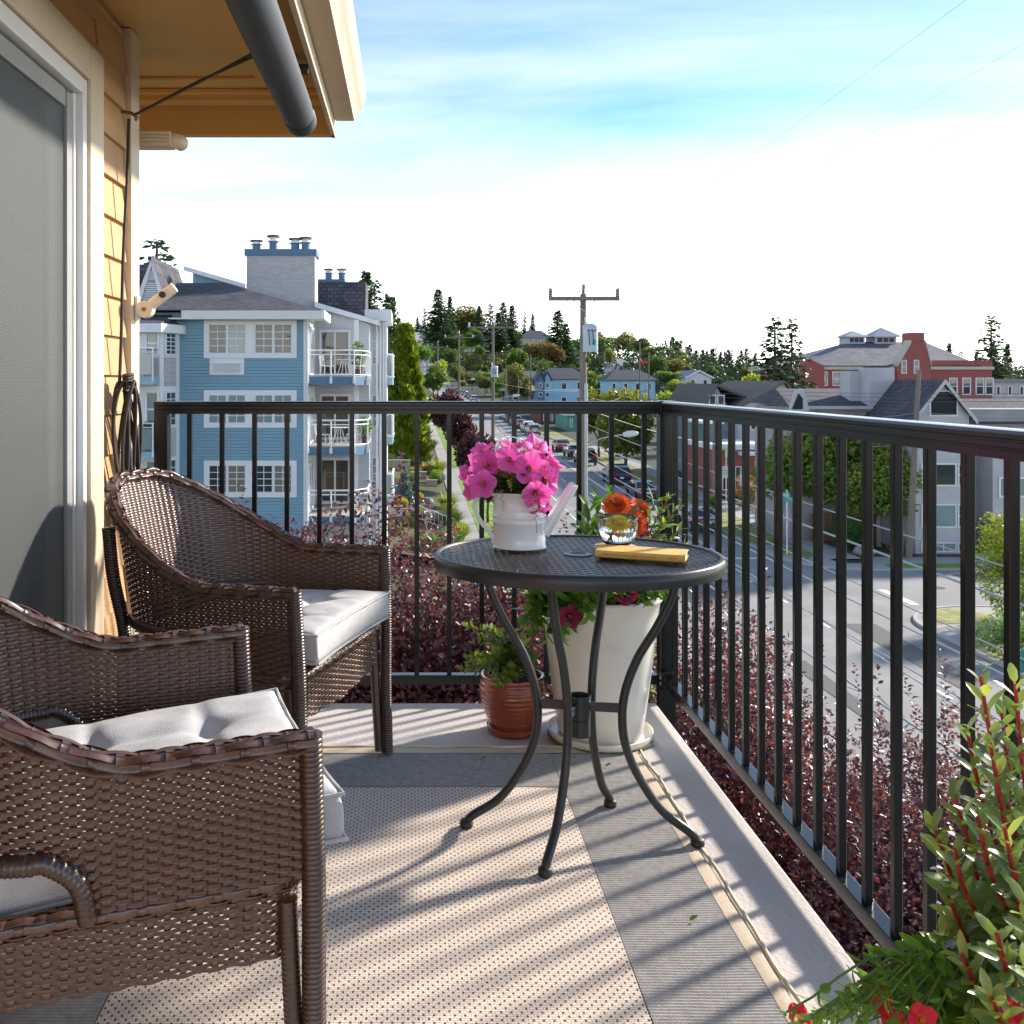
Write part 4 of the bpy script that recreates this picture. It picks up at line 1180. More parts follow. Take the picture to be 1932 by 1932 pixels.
# ================================================================== potted plants on the balcony
m_whitepot = M('white_glazed_pot', (0.80, 0.76, 0.68), 0.3, var=0.05, vscale=4, spec=0.5, coat=0.2)
m_redpot = M('red_glazed_pot', (0.28, 0.035, 0.012), 0.25, var=0.25, vscale=9, spec=0.6, coat=0.4, col2=(0.30, 0.07, 0.03))
m_soil = M('potting_soil', (0.035, 0.022, 0.014), 0.95, var=0.4, vscale=80, bump=1.0, bscale=120)
WP = (0.612, 3.075)
pw = thing('white_planter', 'tall tapered white glazed planter standing in the corner behind the table', 'planter', (WP[0], WP[1], 0.0))
MB().lathe([(0.0, 0.022), (0.128, 0.022), (0.134, 0.03), (0.150, 0.14), (0.166, 0.27), (0.180, 0.39), (0.187, 0.445), (0.194, 0.452), (0.196, 0.462), (0.192, 0.468), (0.180, 0.466), (0.175, 0.45), (0.165, 0.40)], 72).build('pot', m_whitepot, pw, smooth=50)
MB().lathe([(0.0, 0.003), (0.146, 0.003), (0.163, 0.016), (0.166, 0.034), (0.162, 0.036), (0.156, 0.020), (0.0, 0.014)], 72).build('saucer', m_whitepot, pw, smooth=50)
MB().lathe([(0.150, 0.0036), (0.1645, 0.0165), (0.1655, 0.012), (0.151, 0.0015)], 72).build('algae_line', M('algae_green', (0.10, 0.13, 0.03), 0.8, var=0.5, vscale=20), pw, smooth=50)
MB().lathe([(0.0, 0.41), (0.166, 0.405)], 32).build('soil', m_soil, pw)
RP = (0.338, 3.13)
pr = thing('red_planter', 'round ribbed dark red glazed pot on its own saucer', 'planter', (RP[0], RP[1], 0.0))
prf = [(0.0, 0.018), (0.068, 0.018)]
for k in range(40):
    t = k / 39; z_ = 0.022 + 0.150 * t
    r_ = 0.070 + 0.037 * math.sin(min(t * 1.15, 1) * PI / 2) - 0.007 * max(0, t - 0.8) / 0.2
    prf.append((r_ + (0.0013 if k % 4 < 2 else -0.0007), z_))
prf += [(0.101, 0.178), (0.104, 0.184), (0.101, 0.189), (0.094, 0.187), (0.092, 0.175)]
MB().lathe(prf, 64).build('pot', m_redpot, pr, smooth=60)
MB().lathe([(0.0, 0.002), (0.074, 0.002), (0.081, 0.008), (0.083, 0.024), (0.080, 0.026), (0.076, 0.016), (0.0, 0.014)], 56).build('saucer', m_redpot, pr, smooth=60)
MB().lathe([(0.0, 0.168), (0.0935, 0.166)], 32).build('soil', m_soil, pr)

m_herb = LEAF('herb_leaf', (0.05, 0.10, 0.012), (0.22, 0.30, 0.04), (0.38, 0.42, 0.08), trans=0.35)
m_pleaf = LEAF('petunia_leaf', (0.05, 0.15, 0.015), (0.17, 0.34, 0.04), (0.28, 0.42, 0.07), trans=0.35)
m_lance = LEAF('lance_leaf', (0.11, 0.19, 0.06), (0.26, 0.36, 0.09), (0.48, 0.58, 0.13), trans=0.3, rough=0.26, spec=0.95)
m_redstem = M('red_stem', (0.42, 0.02, 0.03), 0.5, var=0.2, vscale=40)

def sprig(n, stem, L, W, el=0.5, spread=1.0, spiral=2.4, start=0.2):
    """leaf bases and axes spiralling up a stem path"""
    P = np.array(stem); seg = np.concatenate([[0], np.cumsum(np.linalg.norm(np.diff(P, axis=0), axis=1))]); seg /= seg[-1]
    t = np.linspace(start, 1.0, n)
    B = np.stack([np.interp(t, seg, P[:, k]) for k in range(3)], 1)
    e = 0.03
    T = unit(np.stack([np.interp(np.minimum(t + e, 1), seg, P[:, k]) - np.interp(t - e, seg, P[:, k]) for k in range(3)], 1))
    ref = np.tile([[0.3, 0.2, 0.0]], (n, 1)) + np.array([[0, 0, 0.01]])
    s1 = unit(np.cross(T, ref + np.array([[1e-3, 0, 0]]))); s2 = np.cross(T, s1)
    a = np.arange(n) * spiral + rng.random() * 6
    o = s1 * np.cos(a)[:, None] + s2 * np.sin(a)[:, None]
    elv = (el + 0.9 * t ** 4)[:, None] * (0.8 + 0.4 * rng.random((n, 1)))
    A = unit(o * spread + T * elv)
    U = T - A * (T * A).sum(1, keepdims=True) + rdir(n) * 0.25
    k = (1 - 0.45 * t ** 3)
    return B, A, U, L * k * (0.75 + 0.4 * rng.random(n)), W * k * (0.8 + 0.3 * rng.random(n)), t

def plant_with_sprigs(root, stems, L, W, nper, mat, stem_mat, stem_r, name='stem', fine=True, tipcol=True, el=0.5, start=0.2):
    acc = []
    for st_ in stems:
        stp = smooth_path(st_, 5)
        k = len(stp)
        MB().tube(stp, [stem_r * (1 - 0.5 * i / k) for i in range(k)], 7).build(name, stem_mat, root, smooth=60)
        acc.append(sprig(nper if not callable(nper) else nper(st_), stp, L, W, el=el, start=start))
    c = [np.concatenate([a[i] for a in acc]) for i in range(6)]
    lv = np.clip(rng.random(len(c[0])) * 0.7 + (c[5] > 0.9) * 0.3, 0, 1) if tipcol else rng.random(len(c[0]))
    o = obj('leaves', leaves('leaves', c[0], c[1], c[2], c[3], c[4], mat, lv, fine=fine, curl=0.15, fold=0.12), root)
    tag(o, kind='stuff')
    return o

# ---- herb in the red pot
hb = thing('potted_herb', 'leafy green herb growing sideways out of the red pot', 'plant', (RP[0], RP[1], 0.165))
def rl(px, py, Y, base): a = AT(px, py, Y); return (a[0] - base[0], a[1] - base[1], a[2] - base[2])
hbase = (RP[0], RP[1], 0.165)
stems = []
for (px, py, Y) in [(880, 1180, 3.10), (905, 1205, 3.06), (925, 1185, 3.12), (950, 1190, 3.08), (972, 1190, 3.14), (995, 1215, 3.10), (885, 1240, 3.05), (870, 1262, 3.03), (910, 1250, 3.02), (935, 1225, 3.05), (1010, 1235, 3.15), (960, 1215, 3.20), (940, 1290, 3.01)]:
    e = rl(px, py, Y, hbase); m_ = (e[0] * 0.35 + 0.02 * rng.normal(), e[1] * 0.35, e[2] * 0.6 + 0.02)
    stems.append([(0.03 * rng.normal(), 0.03 * rng.normal(), 0), m_, e])
plant_with_sprigs(hb, stems, 0.040, 0.028, 26, m_herb, m_stem, 0.0022, el=0.3, start=0.25)

# ---- mixed flowers in the white planter
pl = thing('petunia_plant', 'bushy petunia with dark red flowers spilling over the white planter', 'plant', (WP[0], WP[1], 0.41))
pbase = (WP[0], WP[1], 0.41)
stems = []
for k in range(44):
    px = 1000 + 235 * ((k * 0.618) % 1.0); py = 1100 + rng.random() * 85 - (30 if px > 1120 else 0)
    if px > 1150: py = min(py, 1140)
    Y = 2.86 + 0.30 * rng.random()
    e = rl(px, py, Y, pbase)
    stems.append([(0.05 * rng.normal(), 0.05 * rng.normal(), 0), (e[0] * 0.5, e[1] * 0.5, max(e[2], 0.02) + 0.07), e])
for k in range(40):
    left = k < 24
    px = 985 + 130 * rng.random() if left else 1150 + 115 * rng.random(); py = 1105 + (105 if left else 55) * rng.random() * (1.0 if px < 1080 else 0.6)
    Y = 2.80 + 0.09 * rng.random() + 0.10 * abs(px - 1120) / 130
    e = rl(px, py, Y, pbase)
    stems.append([(e[0] * 0.3, e[1] * 0.4, 0.02), (e[0] * 0.8, e[1] * 0.82, max(e[2], 0.0) + 0.075), e])
for k in range(16):
    e = rl(1090 + 170 * rng.random(), 1010 + rng.random() * 60, 2.98 + 0.2 * rng.random(), pbase)
    stems.append([(0.05 * rng.normal(), 0.05 * rng.normal(), 0), (e[0] * 0.6, e[1] * 0.6, e[2] * 0.6), e])
plant_with_sprigs(pl, stems, 0.072, 0.040, 18, m_pleaf, m_stem, 0.003, el=0.25, start=0.25)
wine = [petunia_mesh('petunia', m_wine, 0.09, 20 + k, 0.9) for k in range(2)]
for k, (px, py, Y, d, s_) in enumerate([(1075, 1163, 2.83, (0.1, -1, 0.1), 0.037), (1178, 1120, 2.86, (0.15, -0.95, 0.35), 0.037), (1213, 1000, 2.95, (0.3, -0.9, 0.2), 0.026), (1100, 1085, 2.95, (-0.2, -0.6, 0.8), 0.034)]):
    p = rl(px, py, Y, pbase)
    flower(pl, wine[k % 2], p, d, s_, k, calyx=False)
    a0 = Vector(p) - Vector(d).normalized() * s_ * 0.7
    MB().tube(smooth_path([(0, 0, 0.02), (a0.x * 0.6, a0.y * 0.55, max(a0.z, 0.03) + 0.03), tuple(a0)], 5), 0.002, 6).build('flower_stem', m_stem, pl, smooth=60)
# zinnias, in the same planter
zn = thing('zinnia_plant', 'orange red zinnias growing behind the glass bowl', 'plant', (WP[0] - 0.02, WP[1] + 0.03, 0.41))
zbase = (WP[0] - 0.02, WP[1] + 0.03, 0.41)
m_orange = LEAF('orange_petal', (0.60, 0.05, 0.01), (0.75, 0.14, 0.015), (0.8, 0.2, 0.03), trans=0.3)
zme = daisy('zinnia', 26, 8, 1.0, m_orange)
stems = []
for k, (px, py, Y, d, s_) in enumerate([(1165, 955, 3.0, (-0.1, -0.75, 0.6), 0.048), (1190, 988, 2.96, (0.05, -0.9, 0.45), 0.055), (1205, 962, 3.05, (0.3, -0.7, 0.6), 0.045), (1172, 985, 3.05, (-0.2, -0.8, 0.4), 0.045)]):
    p = rl(px, py, Y, zbase)
    q = Vector(d).normalized().to_track_quat('Z', 'Y')
    o = obj('flower_head', zme, zn, p); o.rotation_mode = 'QUATERNION'; o.rotation_quaternion = q; o.scale = (s_,) * 3
    stems.append([(0.02 * k - 0.03, 0, 0), (p[0] * 0.5, p[1] * 0.5, p[2] * 0.55), (p[0], p[1] + 0.005, p[2] - 0.008)])
for (px, py, Y) in [(1130, 940, 3.0), (1110, 958, 2.97), (1150, 930, 3.06), (1118, 985, 2.95), (1240, 945, 3.05), (1225, 990, 3.0), (1105, 1005, 2.95), (1260, 985, 3.1), (1145, 1015, 2.93), (1205, 1020, 2.95)]:
    e = rl(px, py, Y, zbase); stems.append([(0.03 * rng.normal(), 0.03 * rng.normal(), 0), (e[0] * 0.5, e[1] * 0.5, e[2] * 0.55), e])
plant_with_sprigs(zn, stems, 0.095, 0.036, 13, m_pleaf, m_stem, 0.003, el=0.55, start=0.4)
ls = thing('red_stem_shrub', 'shrubby plant with red stems and narrow leaves rising from the white planter', 'plant', (WP[0] + 0.08, WP[1], 0.41))
lbase = (WP[0] + 0.08, WP[1], 0.41)
stems = []
for (px, py, Y) in [(1262, 938, 3.02), (1275, 960, 3.05), (1250, 985, 3.0), (1285, 995, 3.08), (1262, 1075, 2.98), (1290, 1030, 3.02), (1235, 1050, 2.95), (1245, 1110, 2.93)]:
    e = rl(px, py, Y, lbase); stems.append([(0, 0, 0), (e[0] * 0.4, e[1] * 0.5, e[2] * 0.55), e])
plant_with_sprigs(ls, stems, 0.06, 0.018, 30, m_lance, m_redstem, 0.0035, el=0.6, start=0.25)

# ---- big planter in the right foreground (its pot stands below the picture)
FP = (0.735, 1.13)
pf = thing('round_planter', 'white planter under the red stemmed shrub at the lower right edge', 'planter', (FP[0], FP[1], 0.0))
MB().lathe([(0.0, 0.012), (0.10, 0.012), (0.105, 0.02), (0.140, 0.24), (0.147, 0.256), (0.137, 0.258), (0.130, 0.22)], 48).build('pot', m_whitepot, pf, smooth=50)
MB().lathe([(0.0, 0.225), (0.130, 0.222)], 32).build('soil', m_soil, pf)
rs2 = thing('red_stem_shrub', 'large shrub with bright red stems and grey green leaves in the right foreground', 'plant', (FP[0] + 0.03, FP[1], 0.22))
rbase = (FP[0] + 0.03, FP[1], 0.22)
stems = []
for (px, py, Y) in [(1850, 1275, 1.18), (1825, 1380, 1.20), (1800, 1500, 1.15), (1868, 1400, 1.10), (1915, 1290, 1.16), (1925, 1420, 1.12), (1762, 1560, 1.14), (1785, 1680, 1.10), (1845, 1540, 1.06), (1895, 1560, 1.04), (1815, 1800, 1.02), (1935, 1700, 1.0), (1960, 1350, 1.2), (1985, 1500, 1.1), (1880, 1760, 0.98), (1780, 1770, 1.12), (1905, 1480, 1.2), (1862, 1650, 1.15), (1800, 1600, 1.08), (1915, 1640, 1.06), (1890, 1345, 1.22), (1945, 1560, 1.08), (1870, 1880, 0.96), (1940, 1820, 0.95)]:
    e = rl(px, py, Y, rbase); b = (0.03 * rng.normal(), 0.02 * rng.normal(), 0)
    stems.append([b, (b[0] + (e[0] - b[0]) * 0.35 + 0.008 * rng.normal(), b[1] + (e[1] - b[1]) * 0.4, e[2] * 0.5), (e[0] * 0.85 + 0.004, e[1] * 0.85, e[2] * 0.82), e])
plant_with_sprigs(rs2, stems, 0.050, 0.0215, 46, m_lance, m_redstem, 0.0038, el=0.6, start=0.3)
cb = thing('calibrachoa_plant', 'low trailing plant with small scarlet flowers at the bottom edge', 'plant', (FP[0] - 0.03, FP[1] - 0.03, 0.22))
cbase = (FP[0] - 0.03, FP[1] - 0.03, 0.22)
stems = []
for k in range(44):
    px = 1480 + 400 * rng.random(); py = 1905 + 70 * rng.random() - (px - 1500) * 0.12 * rng.random()
    e = rl(px, py, 1.0 + 0.16 * rng.random(), cbase)
    stems.append([(0.03 * rng.normal(), 0.03 * rng.normal(), 0), (e[0] * 0.5, e[1] * 0.5, max(e[2], 0) + 0.03), e])
plant_with_sprigs(cb, stems, 0.034, 0.014, 24, m_pleaf, m_stem, 0.002, el=0.3, start=0.3)
sc = [petunia_mesh('petunia', m_red, 0.05, 30 + k, 0.8) for k in range(2)]
for k, (px, py, Y, d, s_) in enumerate([(1662, 1886, 1.06, (-0.8, -0.4, 0.3), 0.0150), (1770, 1850, 1.08, (0.6, -0.6, 0.4), 0.017), (1512, 1920, 1.12, (0.2, -0.5, 0.8), 0.017), (1740, 1925, 1.0, (0.0, -0.9, 0.4), 0.017), (1690, 1935, 1.05, (-0.3, -0.7, 0.6), 0.016), (1800, 1755, 1.14, (-0.6, -0.6, 0.4), 0.015), (1905, 1900, 0.98, (0, -0.8, 0.5), 0.016)]):
    p = rl(px, py, Y, cbase)
    flower(cb, sc[k % 2], p, d, s_ * 0.95, k, calyx=False)
    a0 = Vector(p) - Vector(d).normalized() * s_ * 0.7
    MB().tube(smooth_path([(0, 0, 0.0), (a0.x * 0.6, a0.y * 0.55, max(a0.z, 0.0) + 0.02), tuple(a0)], 5), 0.0014, 6).build('flower_stem', m_stem, cb, smooth=60)

# ---- fallen leaves on the rug
for (px, py, lab) in [(906, 1441, 'green leaf fallen on the grey rug border near the red pot'), (1300, 1749, 'small green leaf lying on the right border of the rug'), (1141, 1455, 'tiny pale leaf lying on the rug behind the table legs')]:
    Y = EYE * FPX / (py - 718)
    o = obj('fallen_leaf', leaves('fallen_leaf', [(0, 0, 0)], [(1, 0.3, 0.15)], [(0, 0, 1)], 0.022, 0.013, m_herb, [0.6], fine=True, curl=-0.2, fold=0.3), None, (XW(px, Y), Y, 0.0125))
    tag(o, lab, 'leaf', 'fallen leaves')
# ================================================================== terrain, streets, pavements
PY = [-80, 60, 100, 177, 308, 420, 520, 600, 750, 950, 1300, 1600, 2600]
PZ = [-8.55, -8.5, -7.5, -6.3, -3.9, -2.6, 2.5, 9, 21.5, 38, 66, 74, 60]
def street_z(y): return float(np.interp(y, PY, PZ))
def ground_z(x, y):
    h = street_z(y)
    if y > 250:
        base = np.interp(y, [250, 420, 2600], [-5.0, -5.0, -9.0])
        lat = min(max(1 - (x - 60) / (0.30 * y), 0), 1); lat = lat * lat * (3 - 2 * lat)
        h = base + (h - base) * lat
    return float(h)
m_lawn = M('lawn', (0.13, 0.25, 0.025), 0.9, var=0.35, vscale=1.2, bump=0.8, bscale=14, col2=(0.21, 0.34, 0.035))
m_dryl = M('dry_verge', (0.13, 0.18, 0.035), 0.9, var=0.4, vscale=1.6, bump=0.8, bscale=14, col2=(0.30, 0.27, 0.09))
m_ground = M('garden_ground', (0.022, 0.032, 0.012), 0.95, var=0.4, vscale=0.05, col2=(0.04, 0.055, 0.018))
m_asph = M('asphalt', (0.235, 0.225, 0.22), 0.9, var=0.16, vscale=0.35, bump=0.2, bscale=30, col2=(0.28, 0.275, 0.265))
m_walk = M('pavement_concrete', (0.36, 0.34, 0.32), 0.9, var=0.14, vscale=1.2, objvar=0.06)
m_kerb = M('kerb_concrete', (0.40, 0.38, 0.35), 0.9, var=0.12)
m_mulch = M('bark_mulch', (0.12, 0.055, 0.035), 0.95, var=0.4, vscale=3, bump=1.0, bscale=12)
m_paint = M('road_paint', (0.72, 0.71, 0.68), 0.7, var=0.12, vscale=2)

def sheet(name, xs, ys, zf, mat, dz=0.0, kind='structure', label=None):
    vs = []; fs = []
    for y in ys:
        for x in xs: vs.append((x, y, zf(x, y) + dz))
    n = len(xs)
    for j in range(len(ys) - 1):
        for i in range(n - 1):
            a = j * n + i; fs.append((a, a + 1, a + n + 1, a + n))
    o = MB().add(vs, fs).build(name, mat, smooth=180)
    return tag(o, label, None, kind=kind)
YS = sorted(set([-2600, -600, -200] + list(range(-80, 60, 20)) + list(range(60, 620, 20)) + [308, 420, 177] + list(range(620, 1300, 40)) + [1300, 1600, 2000, 2600]))
YR = [y for y in YS if -40 <= y <= 1600]
sheet('ground', [-2600, -1500, -900, -400, -150, -60, -20, 0, 9.0, 19.9, 40, 60] + list(range(90, 700, 30)) + [900, 1300, 2600], YS, ground_z, m_ground, 0.0)
sheet('street', [9.0, 14.0, 19.9], [y for y in YR if y <= 420], ground_z, m_asph, 0.05)
# beyond the dip the street swings a little to the left and climbs the hill
def road_x(y): return float(np.interp(y, [420, 600, 750, 1000, 1300, 1600], [14.45, 11.0, 9.0, 8.6, 8.6, 8.6]))
vs = []; fs = []
for i, y in enumerate([q for q in YR if q >= 420]):
    c = road_x(y); w = 5.5 + 0.0012 * (y - 420)
    vs += [(c - w, y, street_z(y) + 0.12), (c + w, y, street_z(y) + 0.12)]
    if i: fs.append((2 * i - 2, 2 * i - 1, 2 * i + 1, 2 * i))
tag(MB().add(vs, fs).build('hill_street', m_asph), None, None, kind='structure')
vs = []; fs = []
for i, y in enumerate([q for q in YR if q >= 420]):
    c = road_x(y) + 0.3; vs += [(c - 0.18, y, street_z(y) + 0.16), (c + 0.18, y, street_z(y) + 0.16)]
    if i: fs.append((2 * i - 2, 2 * i - 1, 2 * i + 1, 2 * i))
tag(MB().add(vs, fs).build('centre_line', m_paint), None, None, kind='structure')
ZS = -8.5
def flat(name, poly, z, mat, th=0.0, kind='structure', parent=None):
    mb = MB()
    if th: mb.prism(poly, 'z', z - th, z)
    else: mb.add([(p[0], p[1], z) for p in poly], [tuple(range(len(poly)))])
    o = mb.build(name, mat, parent)
    if parent is None: tag(o, None, None, kind=kind)
    return o
def arcp(cx, cy, r, a0, a1, n=10): return [(cx + r * math.cos(R(a0 + (a1 - a0) * i / n)), cy + r * math.sin(R(a0 + (a1 - a0) * i / n))) for i in range(n + 1)]
# side street with rounded corners (its mouth overlaps nothing: butts to the kerb line of the main street)
RC = 3.6
side_poly = [(19.9, 40.7 - RC)] + arcp(19.9 + RC, 40.7 - RC, RC, 180, 90) + [(160, 40.7), (160, 48.6)] + arcp(19.9 + RC, 48.6 + RC, RC, 270, 180)
flat('side_street', side_poly, ZS + 0.046, m_asph)
def kerb(name, pts, w=0.16, h=0.16, z=None):
    mb = MB()
    P = [Vector((p[0], p[1], 0)) for p in pts]
    for i, p in enumerate(P):
        d = (P[min(i + 1, len(P) - 1)] - P[max(i - 1, 0)]).normalized(); n_ = Vector((d.y, -d.x, 0))
        zz = (street_z(p.y) if z is None else z)
        for (a, b) in ((0, 0), (0, h), (w, h), (w, 0)): mb.v.append((p.x + n_.x * a, p.y + n_.y * a, zz + b))
    for i in range(len(P) - 1):
        for j in range(4): mb.f.append((i * 4 + j, i * 4 + (j + 1) % 4, i * 4 + 4 + (j + 1) % 4, i * 4 + 4 + j))
    mb.f.append((0, 1, 2, 3))
    return tag(mb.build(name, m_kerb), None, None, kind='structure')
kerb('kerb', [(9.0, y) for y in range(300, -40, -10)])
kerb('kerb', arcp(19.9 + RC, 48.6 + RC, RC, 180, 180) [:1] + [(19.9, y) for y in [60, 80, 100, 140, 177, 220, 308]][:0] + [(19.9, 52.2), (19.9, 60), (19.9, 80), (19.9, 100), (19.9, 140), (19.9, 177), (19.9, 240), (19.9, 308)])
kerb('kerb', [(160, 48.6)][:0] + arcp(19.9 + RC, 48.6 + RC, RC, 270, 180)[::1] if False else [(120, 48.6)] + arcp(19.9 + RC, 48.6 + RC, RC, 270, 180))
kerb('kerb', [(19.9, -20), (19.9, 40.7 - RC)] + arcp(19.9 + RC, 40.7 - RC, RC, 180, 90) + [(120, 40.7)])
# verges and pavements
sheet('verge', [4.45, 8.84], list(range(20, 86, 6)) + [86], lambda x, y: street_z(y), m_lawn, 0.13)
sheet('verge', [4.45, 8.84], [95] + list(range(100, 310, 20)), lambda x, y: street_z(y), m_lawn, 0.13)
sheet('crossing_path', [4.45, 8.84], [86.05, 94.95], lambda x, y: street_z(y), m_walk, 0.12)
walk1 = sheet('pavement', [3.2, 4.43], [130, 177, 240, 308], lambda x, y: street_z(y), m_walk, 0.13)
walk2 = tag(bpy.data.objects.new('pavement', None), None, None, kind='structure'); COL.objects.link(walk2)
slab_me = MB().bx(-0.61, 0.61, -0.735, 0.735, -0.06, 0.0).mesh('paving_slab', m_walk)
slab_me2 = MB().bx(-0.89, 0.89, -0.785, 0.785, -0.06, 0.0).mesh('paving_slab', m_walk)
y = 44.0
while y < 130:
    o = obj('paving_slab', slab_me, walk2, (3.815, y, street_z(y) + 0.135), (math.atan2(street_z(y + .7) - street_z(y - .7), 1.4), 0, 0)); y += 1.5
y = 52.5
walk3 = tag(bpy.data.objects.new('pavement', None), None, None, kind='structure'); COL.objects.link(walk3)
while y < 120:
    o = obj('paving_slab', slab_me2, walk3, (23.4, y, street_z(y) + 0.135), (math.atan2(street_z(y + .7) - street_z(y - .7), 1.4), 0, 0)); y += 1.6
x = 25.2
while x < 50:
    o = obj('paving_slab', slab_me2, walk3, (x, 51.0, ZS + 0.14), (0, 0, PI / 2)); x += 1.6
sheet('verge', [20.08, 22.48], [56, 60, 70, 80, 90, 100, 120, 150, 177], lambda x, y: street_z(y), m_dryl, 0.12)
flat('verge', [(24.6, 48.8), (60, 48.8), (60, 50.18), (24.6, 50.18)], ZS + 0.13, m_lawn, 0.02)
flat('corner_pavement', [(20.1, 55.9), (20.1, 52.3)] + arcp(19.9 + RC, 48.6 + RC, RC - 0.19, 180, 262) + [(24.58, 48.8), (24.58, 50.18), (22.5, 50.2), (22.5, 55.9)], ZS + 0.125, m_walk, 0.03)
flat('corner_grass', [(20.5, 55.0), (20.5, 52.6), (21.2, 51.2), (22.2, 52.6), (22.3, 55.0)], ZS + 0.14, m_dryl, 0.01)
flat('planting_bed', [(24.35, 51.9), (60, 51.9), (60, 54.4), (24.35, 90)], ZS + 0.17, m_mulch, 0.03)
# near corner
flat('corner_pavement', [(20.08, 10), (26.2, 10), (26.2, 37.0), (60, 37.0), (60, 40.5)] + arcp(19.9 + RC, 40.7 - RC, RC - 0.18, 90, 180), ZS + 0.125, m_walk, 0.03)
flat('corner_grass', [(20.35, 37.6), (20.6, 38.7), (21.4, 39.8), (22.6, 40.2), (23.6, 39.2), (22.8, 37.8)], ZS + 0.14, m_dryl, 0.01)
flat('corner_grass', [(20.2, 22), (22.3, 22), (22.3, 35.2), (21.2, 35.8), (20.2, 34.8)], ZS + 0.14, m_dryl, 0.01)
flat('corner_grass', [(24.4, 36.2), (30, 36.2), (30, 38.6), (25.0, 39.2)], ZS + 0.14, m_dryl, 0.01)
flat('lawn', [(26.3, 10), (60, 10), (60, 36.9), (26.3, 36.9)], ZS + 0.14, m_lawn, 0.02)
# paint on the street
def mark(name, x0, x1, y0, y1):
    ys = [y0] + [q for q in YR if y0 < q < y1] + [y1]
    return sheet(name, [x0, x1], ys, lambda x, y: ground_z(x, y), m_paint, 0.055)
mark('edge_line', 16.3, 16.42, 54, 419)
mark('edge_line', 11.35, 11.45, 54, 419)
for y in np.arange(8, 50, 4.2): mark('lane_dash', 16.32, 16.44, y, y + 1.6)
for y in np.arange(58, 240, 9): mark('lane_dash', 13.85, 13.97, y, y + 3)
mark('stop_line', 14.2, 19.4, 51.8, 52.2)
for x in np.arange(9.6, 19.5, 1.15): mark('crosswalk_bar', x, x + 0.45, 132, 135)
flat('stop_line', [(21.5, 41.2), (21.9, 41.2), (21.9, 44.2), (21.5, 44.2)], ZS + 0.052, m_paint)
m_tar = M('crack_sealant', (0.035, 0.035, 0.037), 0.6)
for k in range(16):
    x0_ = 9.4 + 10 * rng.random(); y0_ = 14 + 70 * rng.random(); pts_ = [(x0_, y0_)]
    for q in range(7): pts_.append((pts_[-1][0] + rng.normal() * 0.35, pts_[-1][1] + 0.5 + 0.5 * rng.random()))
    vs = []; fs = []
    for q, (a_, b_) in enumerate(pts_):
        zq = ground_z(a_, b_) + 0.054
        vs += [(a_ - 0.025, b_, zq), (a_ + 0.03, b_, zq)]
        if q: fs.append((2 * q - 2, 2 * q - 1, 2 * q + 1, 2 * q))
    tag(MB().add(vs, fs).build('sealed_crack', m_tar), None, None, kind='structure')
for (a_, b_) in ((12.6, 33), (15.2, 46), (13.1, 58), (24.5, 44.6), (12.8, 71), (15.0, 27)):
    tag(MB().lathe([(0, 0.006), (0.36, 0.006), (0.38, 0.0)], 24, (a_, b_, ground_z(a_, b_) + 0.052)).build('manhole_cover', M('cast_iron', (0.07, 0.065, 0.06), 0.6, var=0.3, vscale=20)), 'round iron manhole cover in the street', 'manhole cover', 'manhole covers')
m_patch = M('asphalt_patch', (0.11, 0.108, 0.108), 0.9, var=0.1, vscale=1)
for (a, b, c, d) in ((12.2, 14.3, 41, 49), (17.2, 18.2, 30, 38), (13, 13.4, 20, 33)): flat('asphalt_patch', [(a, c), (b, c), (b + 0.2, d), (a - 0.1, d)], ZS + 0.05 + 0.003, m_patch)

# ================================================================== trees
def crown_cloud(rg, n, blobs, shell=0.45, droop=0.15):
    """leaf bases and directions spread through a set of ellipsoids, more of them near the surface"""
    B = np.array([b[:3] for b in blobs]); Rr = np.array([b[3:6] for b in blobs])
    w = (Rr.prod(1)) ** (2 / 3); w /= w.sum()
    k = rg.choice(len(blobs), n, p=w)
    d = unit(rg.normal(size=(n, 3)))
    r = (1 - shell * rg.random(n) ** 1.6)
    P = B[k] + d * Rr[k] * r[:, None]
    A = unit(d * 0.8 + unit(rg.normal(size=(n, 3))) * 0.9 - np.array([[0, 0, droop]]))
    U = unit(d + np.array([[0, 0, 0.6]]) + unit(rg.normal(size=(n, 3))) * 0.7)
    return P, A, U, d
def tree_blobs(rg, n, rx, ry, rz, cz, size=0.42):
    out = []
    for i in range(n):
        d = unit(rg.normal(size=(1, 3)))[0]; q = rg.random() ** 0.5 * 0.72
        s = size * (0.7 + 0.6 * rg.random())
        out.append((d[0] * rx * q, d[1] * ry * q, cz + d[2] * rz * q, rx * s, ry * s, rz * s * 0.85))
    return out
